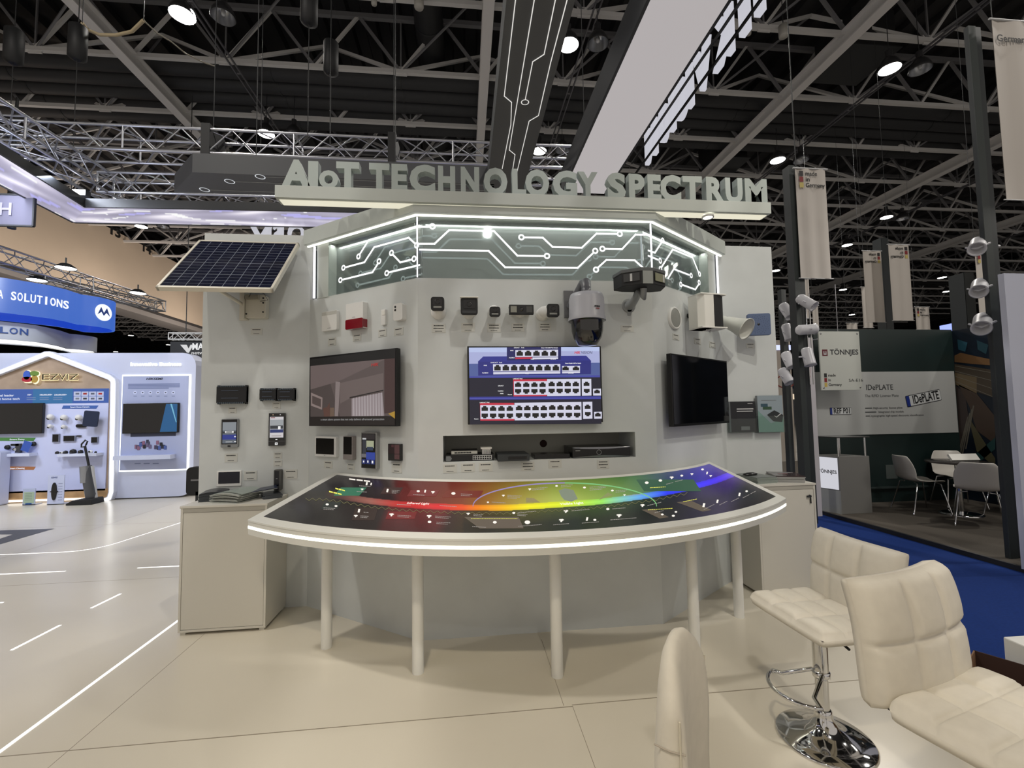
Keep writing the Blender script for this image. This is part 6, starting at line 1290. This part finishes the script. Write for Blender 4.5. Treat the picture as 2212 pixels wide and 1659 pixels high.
# mesh banner at the left edge
a = onplane(0, 436, (0, 7.5, 0), (0,1,0)); b_ = onplane(73, 452, (0, 7.5, 0), (0,1,0)); c = onplane(0, 470, (0, 7.5, 0), (0,1,0)); t = thing('mesh_banner', 'translucent grey banner frame cut by the left edge', 'hanging banner', (a.x, 7.5, c.z)); w_ = b_.x-a.x; h_ = a.z-c.z
MB().box((-1.2, 0, -.12), (w_, .02, h_+.12), mat('#484654', .8)).build('cloth', t); bb = MB()
for z in (-.12, h_+.12): bb.box((-1.2, -.01, z-.012), (w_, .03, z+.012), BLACKM)
bb.box((w_-.012, -.01, -.12), (w_+.012, .03, h_+.12), BLACKM); bb.build('frame', t); MB().cyl((-.3, .01, h_+.1), (-.3, .01, 12-c.z), .006, DGREY, 6).build('steel_wire', t); MB().text('AH', h_*1.1, mat('#6d6a80', .6), T((-.0, -.012, h_/2)), .004, .02).build('letter', t)
# black fascia with MA logo
yM = 15; a = onplane(368, 738, (0, yM, 0), (0,1,0)); c = onplane(470, 765, (0, yM, 0), (0,1,0)); t = thing('fascia_sign', 'black hanging sign with white emblem and letters MA, cut by the wall', 'sign', (a.x, yM, c.z)); w_, h_ = c.x-a.x, a.z-c.z
MB().box((0, 0, -.5), (w_, .1, h_), mat('#1c1d20', .5)).build('panel', t); bb = MB(); k = w_/102
for i in range(3): bb.prism([(k*(22+i*7), h_*.75), (k*(28+i*7), h_*.75), (k*(40+i*2), h_*.25), (k*(37+i*2), h_*.12)] if i < 2 else [(k*44, h_*.75), (k*50, h_*.75), (k*40, h_*.1), (k*37, h_*.2)], -.02, 0, emi('#e8e8e8', .8))
bb.build('emblem', t); MB().cyl((w_*.3, .05, h_), (w_*.3, .05, 12-c.z), .012, DGREY, 6).build('steel_wire', t); MB().text('MA', h_*.75, emi('#f0f0f0', .9), T((k*59, -.01, h_*.58)), .01, .02, w=k*24).build('letter', t); MB().text('netw', h_*.35, emi('#f0f0f0', .8), T((k*59, -.01, h_*.1)), .01, .0, w=k*26).build('letter', t)
box_truss('lighting_truss', 'small white truss on top of the black MA sign', 'truss', (a.x, yM, a.z+.16), (a.x+3, yM, a.z+.16), .2, .02, m=PLAST)
t = thing('leaning_shape', 'black tool case edge showing past the left end of the stand wall', 'equipment', (onplane(424, 1000, (0, 6.4, 0), (0,1,0)).x, 6.4, 0)); MB().rbox(-.12, .55, .25, .92, 0, .12, .06, BLACKM).box((-.0, 0, 0), (.04, .04, .6), DGREY).box((-.06, .0, .74), (.2, -.006, .76), STEEL).build('body', t)
# ================================================================ RIGHT: DARK STANDS
TY = 6.65; FT = Fr(0, TY); DG = mat('#10201f', .45, noise=.1, nscale=2); GP = mat('#2f3534', .55)
def tp(px, py, off=0.0): return FT.at(px, py, off)
t = thing('exhibit_wall', 'dark green exhibit wall with a broad white band of plate adverts', 'booth wall', (0, TY, .035))
x0, z1 = tp(1757, 711); x1 = 8.15
MB().box((x0, 0, 0), (x1, .1, z1-.035), DG).build('panel', t)
za, zb_ = tp(1900, 803)[1]-.035, tp(1900, 938)[1]-.035
MB().box((tp(1752, 850)[0], -.012, zb_), (x1-.03, 0, za), mat('#a6a8a6', .5)).build('white_band', t)
bb = MB(); IK = mat('#2e3032', .5)
def tt_(bb, s_, px, py, hpx, wpx, m, off=.014, bold=0.0, rot=0.0, ox=(0, 0)):
    a = tp(px, py, off); a2 = tp(px, py+hpx, off); b0 = tp(px-wpx/2, py, off); b1 = tp(px+wpx/2, py, off); return bb.text(s_, abs(a[1]-a2[1])*1.38, m, T((a[0], -off, a[1]-.035)) @ Ry(-rot), .001, bold, w=b1[0]-b0[0])
tt_(bb, 'IDePLATE', 1900, 837, 12, 58, IK); tt_(bb, 'The RFID License Plate', 1905, 855, 6, 73, mat('#5a5c5c', .5))
for s_, x, y, w_ in (('High-security license plate', 1918, 881, 63), ('Integrated chip module', 1925, 889.5, 54), ('Cryptographic high-speed electronic identification', 1937, 897.5, 118)): tt_(bb, s_, x, y, 4.4, w_, mat('#4a4c4c', .5))
for x_, y_, l in ((1869,881,15),(1869,889.5,24),(1870,898,8)):
    a = tp(x_, y_, .013); c = tp(x_+l, y_+1.5, .013); bb.box((a[0], -.0135, a[1]-.035), (c[0], -.012, c[1]-.035), IK)
bb.build('lettering', t)
def plate(par, s_, px, py, wpx, hpx, rot):
    a = tp(px, py, .016); b0 = tp(px-wpx/2, py, .016); b1 = tp(px+wpx/2, py, .016); w_ = (b1[0]-b0[0])/2; h_ = w_*hpx/wpx; M_ = T((a[0], -.013, a[1]-.035)) @ Ry(-rot)
    MB().rbox(-w_, -h_, w_, h_, -.004, 0, h_*.2, mat('#1e2022', .4), M_).rbox(-w_*.985, -h_*.9, w_*.985, h_*.9, -.005, -.004, h_*.2, mat('#bfc2c2', .4), M_).box((-w_*.985, -.006, -h_*.9), (-w_*.8, -.005, h_*.9), mat('#1c2f7a', .4), M_).text(s_, h_*2.1, mat('#101214', .5), M_ @ T((w_*.12, -.006, 0)), .001, .02, w=w_*1.5).build('plate_picture', par)
plate(t, 'REF P01', 1816, 888, 46, 14, 0); plate(t, 'IDePLATE', 1995, 860, 76, 22, .17)
# faint square panel low on the dark wall
a = tp(1926, 1019, .005); MB().box((a[0]-.1, -.006, a[1]-.035-.11), (a[0]+.1, 0, a[1]-.035+.11), mat('#454c4a', .5)).build('blank_sticker', t)
a = tp(1885, 1052); MB().box((x0+.3, -.05, a[1]-.06), (x1, 0, a[1]-.035), mat('#2a3332', .4)).build('ledge', t)
# sign board SA-E16
off = .3; a = FT.at(1767, 716, off); b_ = FT.at(1862, 842, off); t = thing('stand_sign', 'white square board reading TÖNNJES and SA-E16 in front of the dark wall', 'sign', ((a[0]+b_[0])/2, TY-off, (a[1]+b_[1])/2)); w_, h_ = (b_[0]-a[0])/2, (a[1]-b_[1])/2
MB().box((-w_, -.01, -h_), (w_, .01, h_), mat('#b7bab3', .3)).build('board', t, .002); bb = MB()
bb.text('TÖNNJES', h_*.24, mat('#26262a', .5), T((w_*.2, -.0105, h_*.28)), .001, .02, w=w_*1.4); bb.box((-w_*.88, -.0115, h_*.16), (-w_*.62, -.0105, h_*.38), mat('#5a1420', .4)); bb.prism([(-w_*.82, h_*.32), (-w_*.82, h_*.2), (-w_*.68, h_*.2), (-w_*.68, h_*.32), (-w_*.72, h_*.32), (-w_*.72, h_*.24), (-w_*.78, h_*.24), (-w_*.78, h_*.32)], -.013, -.0116, LGREY)
bb.text('SA-E16', h_*.15, INK, T((w_*.7, -.0105, -h_*.68)), .001, .0, w=w_*.7)
for k, (s_, c) in enumerate((('made', '#1c1c1e'), ('in', '#7a1a22'), ('Germany', '#b8a050'))):
    z = -h_*.5-k*h_*.16; bb.box((-w_*.85, -.0115, z-h_*.07), (-w_*.72, -.0105, z+h_*.07), mat(c, .5)); bb.text(s_, h_*.13, INK, T((-w_*.66, -.0105, z)), .001, .02, ax='LEFT')
bb.build('lettering', t); bb = MB()
for sx in (-1, 1):
    for sz in (-1, 1): bb.lathe([(0, .004), (.012, .004), (.012, 0)], STEEL, T((sx*w_*.9, -.01, sz*h_*.92)) @ Rx(math.pi/2), 10)
bb.build('screw', t); MB().cyl((0, .01, h_), (0, .01, 1.2), .006, STEEL, 6).cyl((-w_*.6, .01, h_*.8), (-w_*.6, off, h_*.8), .01, STEEL, 6).build('hanger', t)
# mural wall, runs toward the viewer
MX = 8.15
t = thing('mural_wall', 'wall picture of motorways at night at the right end of the dark stand', 'mural', (MX, TY, .035))
bb = MB(); za = FT.at(2058, 715)[1]-.035
bb.box((0, -2.4, 0), (.08, 0, za), mat('#0c1622', .35, noise=.5, nscale=3)); bb.build('panel', t)
bb = MB(); rnd = random.Random(5)
def mpt(px, py): p = onplane(px, py, (MX-.003, 0, 0), (1,0,0)); return (-.003, p.y-TY, p.z-.035)
def mpoly(pts, c, k=0, s=None): P = [mpt(*p) for p in pts]; bb.add([(x-.0006*k, y, z) for x, y, z in P], [list(range(len(P)))], emi(c, s) if s else mat(c, .4))
mpoly([(2062,768),(2075,762),(2110,770),(2150,778),(2150,790),(2100,786),(2062,782)], '#63482d', 1)
mpoly([(2062,786),(2150,800),(2150,860),(2062,830)], '#40372c', 1); mpoly([(2062,805),(2110,815),(2110,850),(2062,830)], '#63553e', 2)
mpoly([(2062,830),(2085,850),(2092,900),(2080,950),(2072,1020),(2062,1040)], '#362d2a', 1); mpoly([(2070,830),(2110,850),(2150,900),(2150,960),(2110,930),(2095,880)], '#40332a', 2); mpoly([(2092,900),(2130,960),(2150,990),(2150,1010),(2110,975)], '#4c4833', 3); mpoly([(2085,1000),(2150,945),(2150,970),(2092,1018)], '#1f3d3d', 3)
mpoly([(2068,733),(2090,740),(2085,760),(2070,755)], '#1e4452', 1); mpoly([(2110,735),(2135,745),(2130,765),(2112,755)], '#1c3740', 1)
for k in range(4):
    for j in range(7):
        x = 2063+j*12; y = 790+k*11+j*2.2+(k*j)*.9; mpoly([(x, y), (x+12, y+2.2+k*.9), (x+12, y+3.2+k*.9), (x, y+1)], '#736f64', 4)
    mpoly([(2064+k*7, 1000-k*10), (2067+k*7, 1000-k*10), (2093+k*4, 900-k*8), (2090+k*4, 900-k*8)], '#635f55', 5)
bb.build('picture', t)
# counter with glass top shelf
c0, c1, c2 = onz(1758, 1100, .035), onz(1819, 1111, .035), onz(1885, 1108, .035)
t = thing('reception_counter', 'grey counter with a TÖNNJES front and a black shelf on chrome posts', 'counter', (c1.x, c1.y, .035))
u1 = (Vector((c0.x, c0.y))-Vector((c1.x, c1.y))); u2 = (Vector((c2.x, c2.y))-Vector((c1.x, c1.y))); h_ = .82
def vbox(pl_, z0, z1, m, bb=None): return vpr(bb or MB(), pl_, z0, z1, m)
pl_ = [(0, 0), tuple(u2), tuple(u1+u2), tuple(u1)]
vbox(pl_, 0, h_, mat('#77767280'[:7], .5)).build('body', t, .003)
d_ = u1.normalized(); nn_ = Vector((d_.y, -d_.x)); nn_ = nn_ if nn_.y < 0 or nn_.x < 0 else -nn_
an = math.atan2(-d_.y, -d_.x); L_ = u1.length; Mf = T((u1.x, u1.y, 0)) @ Rz(an)
MB().box((.02, -.008, h_*.42), (L_-.02, -.002, h_-.02), emi('#d8d8e0', .85), Mf).build('front_poster', t); MB().text('TÖNNJES', .07, INK, Mf @ T((L_*.58, -.009, h_*.72)), .001, .02, w=L_*.66).box((L_*.1, -.0095, h_*.69), (L_*.2, -.0085, h_*.75), INK, Mf).build('lettering', t)
MB().box((.0, -.004, 0), (L_, 0, h_*.4), mat('#9a9c98', .5), Mf).build('front_panel', t)
cc = [Vector(p) for p in pl_]; ct = sum(cc, Vector((0, 0)))/4
[MB().cyl(((c+(ct-c)*.12).x, (c+(ct-c)*.12).y, h_), ((c+(ct-c)*.12).x, (c+(ct-c)*.12).y, h_+.27), .013, CHROME, 12).build('chrome_post', t) for c in cc]
vbox([tuple(c+(c-ct)*.06) for c in cc], h_+.27, h_+.285, mat('#181a1a', .15)).build('top_shelf', t)
# shell chairs and round table
SH = mat('#c9c5bd', .35)
def shell_chair(lab, x, y, rot):
    t = thing('shell_chair', lab, 'chair', T((x, y, .035)) @ Rz(rot), 'white shell chairs at the round table'); N, Mn = 12, 16; vs = []
    prof = [(-.24, .43), (-.20, .455), (-.1, .45), (0, .44), (.1, .445), (.17, .47), (.20, .53), (.21, .6), (.23, .68), (.255, .76), (.275, .82)]; wd = [.16, .21, .225, .225, .22, .215, .22, .225, .22, .19, .15]
    for (yy, zz), w_ in zip(prof, wd):
        for k in range(N+1):
            u = k/N*2-1; vs.append((u*w_, yy-(.05*u*u if zz > .5 else 0), zz+(.03*u*u if zz < .5 else 0)))
    K = N+1; fs = [(i*K+k, i*K+k+1, (i+1)*K+k+1, (i+1)*K+k) for i in range(len(prof)-1) for k in range(N)]
    bb = MB(); bb.add(vs, fs, SH, None, True); o = bb.build('shell', t); m_ = o.modifiers.new('t', 'SOLIDIFY'); m_.thickness = .012; s_ = o.modifiers.new('s', 'SUBSURF'); s_.levels = 1; s_.render_levels = 1
    for sx in (-1, 1):
        for yy, y2 in ((-.15, -.24), (.12, .24)): MB().tube([(sx*.1, yy, .43), (sx*.18, yy*1.1, .42), (sx*.24, y2, 0)], .009, CHROME, 8).build('leg', t)
    return t
tc = onz(2105, 1118, .035)
shell_chair('white shell chair seen from behind, nearest the viewer at the round table', 6.6, 5.22, math.radians(132))
shell_chair('white shell chair in profile, left of the round table', 6.62, 6.0, math.radians(75)+0)
shell_chair('white shell chair facing us on the far side of the round table', 7.55, 6.25, math.radians(-25))
shell_chair('white shell chair half hidden right of the nearest chair', 7.55, 5.5, math.radians(-80))
t = thing('round_table', 'round dark topped table with a chrome column between the shell chairs', 'table', (6.98, 5.75, .035)); MB().lathe([(0, .72), (.35, .72), (.355, .73), (.35, .742), (0, .742)], mat('#2e2a28', .2), n=40).build('tabletop', t); MB().cyl((0, 0, .02), (0, 0, .72), .035, CHROME).build('column', t); MB().lathe([(.24, 0), (.24, .012), (.2, .02), (.04, .03), (0, .03)], CHROME, n=40).build('base_plate', t)
t = thing('laptop_lid', 'white sheet board resting on the round table', 'board', T((7.1, 5.75, .777)) @ Rz(-.1)); MB().box((-.2, -.03, 0), (.2, .0, .0+.1), WHITE, Rx(-.6)).build('board', t)
# towers / posts
def post(lab, px0, px1, pyb, y, h, d=.22, split=.5, zb=0.035):
    a = onplane(px0, pyb, (0, y, 0), (0,1,0)); c = onplane(px1, pyb, (0, y, 0), (0,1,0)); t = thing('support_tower', lab, 'tower', ((a.x+c.x)/2, y, zb)); w_ = (c.x-a.x)/2
    MB().box((-w_, 0, 0), (w_, d, h), mat('#23282a', .5)).build('column', t); MB().box((-w_, -.008, 0), (-w_+2*w_*split, 0, h), GP).build('grey_face', t); return t, w_
t, w_ = post('dark tower with grey edge beside the right flank wall', 1739, 1762, 1030, 5.6, 4.9, .12); tx1 = t.location.x
MB().tube([(w_+.02, -.03, 1.25+.6), (w_+.02, -.03, 3.1)], .008, CHROME, 8).tube([(w_-.03, -.03, 1.85), (w_-.03, -.03, 3.0)], .006, CHROME, 8).build('lamp_rail', t)
t2, w2 = post('large dark tower close at the right edge of the view', 2177, 2207, 1150, 4.05, 5.62, .04, .55)
post('slim dark pole carrying the small white lamps behind the flank wall', 1706, 1717, 1000, 6.48, 3.4, .08)
t3, w3 = post('dark tower behind the paired banners far off', 1928, 1944, 900, 12.5, 6.8, .3, 0.0)
t4, w4 = post('dark tower behind the edge tower and its lamps', 2090, 2112, 705, 8.2, 4.3, .3, 0.0)
# banners
def banner(lab, P, y, words, mir=False, par=0):
    a = onplane(*P[0], (0, y, 0), (0,1,0)); b_ = onplane(*P[1], (0, y, 0), (0,1,0)); c = onplane(*P[2], (0, y, 0), (0,1,0)); d = onplane(*P[3], (0, y, 0), (0,1,0))
    x0 = (a.x+d.x)/2; x1 = (b_.x+c.x)/2; z1 = (a.z+b_.z)/2; z0 = (c.z+d.z)/2; w_, h_ = (x1-x0), (z1-z0)
    t = thing('hanging_banner', lab, 'banner', ((x0+x1)/2, y, z0)); N = 10; vs = []
    for k in range(N+1):
        for z in (0, h_): vs.append((-w_/2+w_*k/N, .012*math.sin(k*1.3), z))
    bb = MB(); bb.add(vs, [(2*k, 2*k+2, 2*k+3, 2*k+1) for k in range(N)], mat('#b9b3ac', .7), None, True); bb.add([(x, y_+.004, z) for x, y_, z in vs], [(2*k, 2*k+1, 2*k+3, 2*k+2) for k in range(N)], mat('#b9b3ac', .7), None, True); bb.build('cloth', t)
    MB().cyl((-w_/2-.03, 0, h_), (w_/2+.03, 0, h_), .012, LGREY, 8).build('rod', t); MB().cyl((-w_/2-.03, 0, 0), (w_/2+.03, 0, 0), .006, LGREY, 8).build('rod', t)
    MB().cyl((-w_/2+.02, .01, h_), (-w_/2+.02, .01, 12.2-z0), .004, DGREY, 6).build('wire', t)
    if words:
        bb = MB(); sg = -1 if mir else 1; s_ = w_*.24
        for k, (wd, c_) in enumerate((('made', '#241f20'), ('in', '#7a2426'), ('Germany', '#b5a560'))):
            z = h_-s_*.75-k*s_*.75; bb.box((sg*(-w_*.40), -.016, z-s_*.33), (sg*(-w_*.27), -.015, z+s_*.33), mat(c_, .6)); bb.text(wd, s_*.8, INK, T((sg*(-w_*.2), -.016, z)), .001, .015, ax='LEFT', mirror=mir, w=(w_*{'made':.38,'in':.13,'Germany':.62}[wd]))
        bb.build('lettering', t)
    return t
banner('nearest made in Germany banner, tall and white beside the sign', [(1719,363),(1786,366),(1793,602),(1728,601)], 5.55, True)
t = banner('huge white banner at the top right edge reading Germany', [(2142,44),(2300,52),(2312,445),(2174,423)], 4.0, False)
a = onplane(2153, 82, (0, 3.98, 0), (0,1,0)); b_ = onplane(2213, 90, (0, 3.98, 0), (0,1,0)); MB().text('Germany', .11, INK, T(Vector((a.x-t.location.x, -.02, a.z-t.location.z))), .001, .015, ax='LEFT', w=(b_.x-a.x)*1.18).build('lettering', t)
banner('paired banner reading made in Germany reversed, left one of two', [(1864,541),(1904,543),(1912,697),(1872,695)], 11.5, True, True)
banner('paired banner reading made in Germany reversed, right one of two', [(1921,532),(1966,525),(1970,690),(1927,695)], 11.0, True, True)
banner('narrow white banner hanging below and behind the nearest banner', [(1731,602),(1747,602),(1752,685),(1737,690)], 6.6, False)
banner('small banner with red and gold squares left of the paired banners', [(1862,620),(1868,620),(1900,706),(1864,710)], 14, False)
banner('small distant banner reading made in Germany, right of the paired banners', [(1977,663),(2007,663),(2010,712),(1980,712)], 15, True)
banner('small distant plain banner above the dark exhibit wall at left', [(1829,698),(1852,698),(1853,712),(1829,712)], 15, False)
banner('small distant banner half hidden by the nearest tower', [(1754,660),(1767,660),(1770,711),(1757,711)], 14, False)
banner('white banner partly hidden by the tower at the right edge', [(2107,540),(2150,540),(2158,705),(2116,705)], 8.0, True)
# spot lamps on towers
def spotl(lab, px, py, y, s_, rz, rx, arm):
    p = onplane(px, py, (0, y, 0), (0,1,0)); t = thing('spot_lamp', lab, 'spot lamp', (p.x, p.y, p.z)); Mx = Rz(rz) @ Rx(rx); SP = mat('#c8c8cc', .35)
    MB().lathe([(0, -.08*s_), (.035*s_, -.078*s_), (.045*s_, -.06*s_), (.045*s_, .07*s_), (.05*s_, .085*s_), (.04*s_, .08*s_), (.03*s_, .02*s_), (0, .02*s_)], SP, Mx, 24).build('head', t)
    MB().tube([(.05*s_, 0, 0), (.06*s_, 0, 0), (.0, 0, .07*s_), (-.06*s_, 0, 0)], .006*s_, SP, 8, Mx).tube([(0, 0, 0), arm], .008*s_, SP, 8).build('arm', t)
lampx = tx1
for k, (px, py, lb, rz, rx, ar) in enumerate(((1741,652,'top white spot lamp on the rail by the dark tower',.5,2.3,(-.07,.06,-.01)),(1741,712,'middle white spot lamp on the rail by the dark tower',1.57,1.5,(-.07,.06,0)),(1746,770,'bottom white spot lamp on the rail by the dark tower',.1,2.9,(-.09,.06,0)))): spotl(lb, px, py, 5.5, 1.5, rz, rx, ar)
for px, py, lb, rx in ((1699,671,'first white spot lamp between the flank wall and tower',2.6),(1702,717,'second white spot lamp between the flank wall and tower',2.9),(1703,777,'third white spot lamp between the flank wall and tower',2.7),(1697,812,'lowest small white spot lamp between flank wall and tower',2.6)): spotl(lb, px, py, 6.4, 1.6, .2, rx, (.1,.09,0))
for px, py, lb, s_ in ((2112,530,'large white spot lamp beside the right tower, top one',2.0),(2116,620,'large white spot lamp beside the right tower, middle one',2.0),(2122,697,'large white spot lamp beside the right tower, bottom one',2.2)): spotl(lb, px, py, 4.1, s_*.76, -1.0, 2.1, (.26,.0,0))
# pale panel at the right edge
a = onplane(2168, 590, (0, 3.75, 0), (0,1,0)); t = thing('white_partition', 'pale panel cut by the right edge below the large banner', 'partition', (a.x, 3.75, .035)); MB().box((0, 0, 0), (1.2, .05, a.z-.035), mat('#c2c6d6', .5)).build('panel', t)
# white pole and glass partition beside the tower
a = onz(1757, 1040, .6); y = 6.0; a = onplane(1742, 730, (0, y, 0), (0,1,0)); c = onplane(1762, 1010, (0, y, 0), (0,1,0)); t = thing('white_post', 'slim white post with a red mark beside the dark tower', 'post', ((a.x+c.x)/2, y, .035)); MB().box((-.055, -.03, 0), (.055, .03, a.z-.035), mat('#c4c0c4', .35)).build('post', t); bb = MB(); z = onplane(1743, 795, (0, y, 0), (0,1,0)).z-.035; bb.box((-.03, -.0315, z-.08), (-.012, -.03, z+.06), mat('#a01a30', .5)); bb.box((-.03, -.0315, z-.14), (-.012, -.03, z-.11), mat('#a01a30', .5)); bb.build('red_mark', t)
# what shows in the gap right of the flank: distant booth with chair
t = thing('distant_booth', 'pale distant booth seen in the gap between flank wall and tower', 'booth wall', (8.2, 12.5, -.012)); MB().box((-1.4, 0, 0), (1.6, .1, 3.6), mat('#a9a096', .6)).build('panel', t); a = onplane(1690, 860, (0, 12.45, 0), (0,1,0)); MB().box((-1.4, -.02, 3.3), (1.6, 0, 3.45), emi('#c8d0ff', 1.3)).build('light_strip', t)
bb = MB()
for k in range(24):
    a0, a1 = 2*math.pi*k/24, 2*math.pi*(k+1)/24
    if 4 < k < 8: continue
    bb.add([(a.x-8.2+.15+rx*math.cos(q), -.012, 2.35+rz*math.sin(q)) for rx, rz, q in ((.32,.2,a0),(.32,.2,a1),(.28,.17,a1),(.28,.17,a0))], [(0,1,2,3)], mat('#7a2a26', .5))
bb.build('oval_mark', t)
a = onz(1706, 1005, .0); shell_chair('white shell chair glimpsed between the flank wall and dark tower', 5.05, 7.6, math.radians(70)).location.z = -.012
t = thing('round_table', 'small dark round table glimpsed behind the flank wall', 'table', (4.5, 7.0, -.012)); MB().lathe([(0, .71), (.3, .71), (.3, .735), (0, .735)], mat('#1a1a1c', .2), n=32).cyl((0,0,.02),(0,0,.71),.03,CHROME).lathe([(.2,0),(.2,.02),(0,.02)], CHROME, n=32).build('body', t)
# distant lit screen over the dark wall
t = thing('distant_screen', 'bright blue screen band above the right end of the dark wall', 'screen', (0, 16, 0)); P = [onplane(*q, (0, 16, 0), (0,1,0)) for q in ((2035,703),(2098,690),(2099,706),(2056,716),(2036,714))]; MB().prism([(p.x, p.z) for p in P], 0, .1, emi('#9aaaff', 1.3)).build('screen', t)
# background booths low over the hall floor
rr = random.Random(11)
for k in range(16):
    x = -34+k*5.2+rr.uniform(-1, 1); y = rr.uniform(28, 50); 
    if -22 < x < 34 and y < 30: y += 8
    h_ = rr.uniform(3, 5); t = thing('distant_stand', 'far off exhibition stand low on the horizon of the hall', 'booth wall', (x, y, -.012), 'far exhibition stands'); MB().box((-1.8, 0, 0), (1.8, 2.5, h_), mat(rr.choice(['#8c8f98', '#6c7078', '#a39d94', '#3c4a6a']), .6)).build('panel', t); MB().box((-1.6, -.03, h_*.7), (1.6, 0, h_*.85), emi(rr.choice(['#c8d4ff', '#ffffff', '#ffe8c8']), .9)).build('light_strip', t)
bpy.context.view_layer.update()
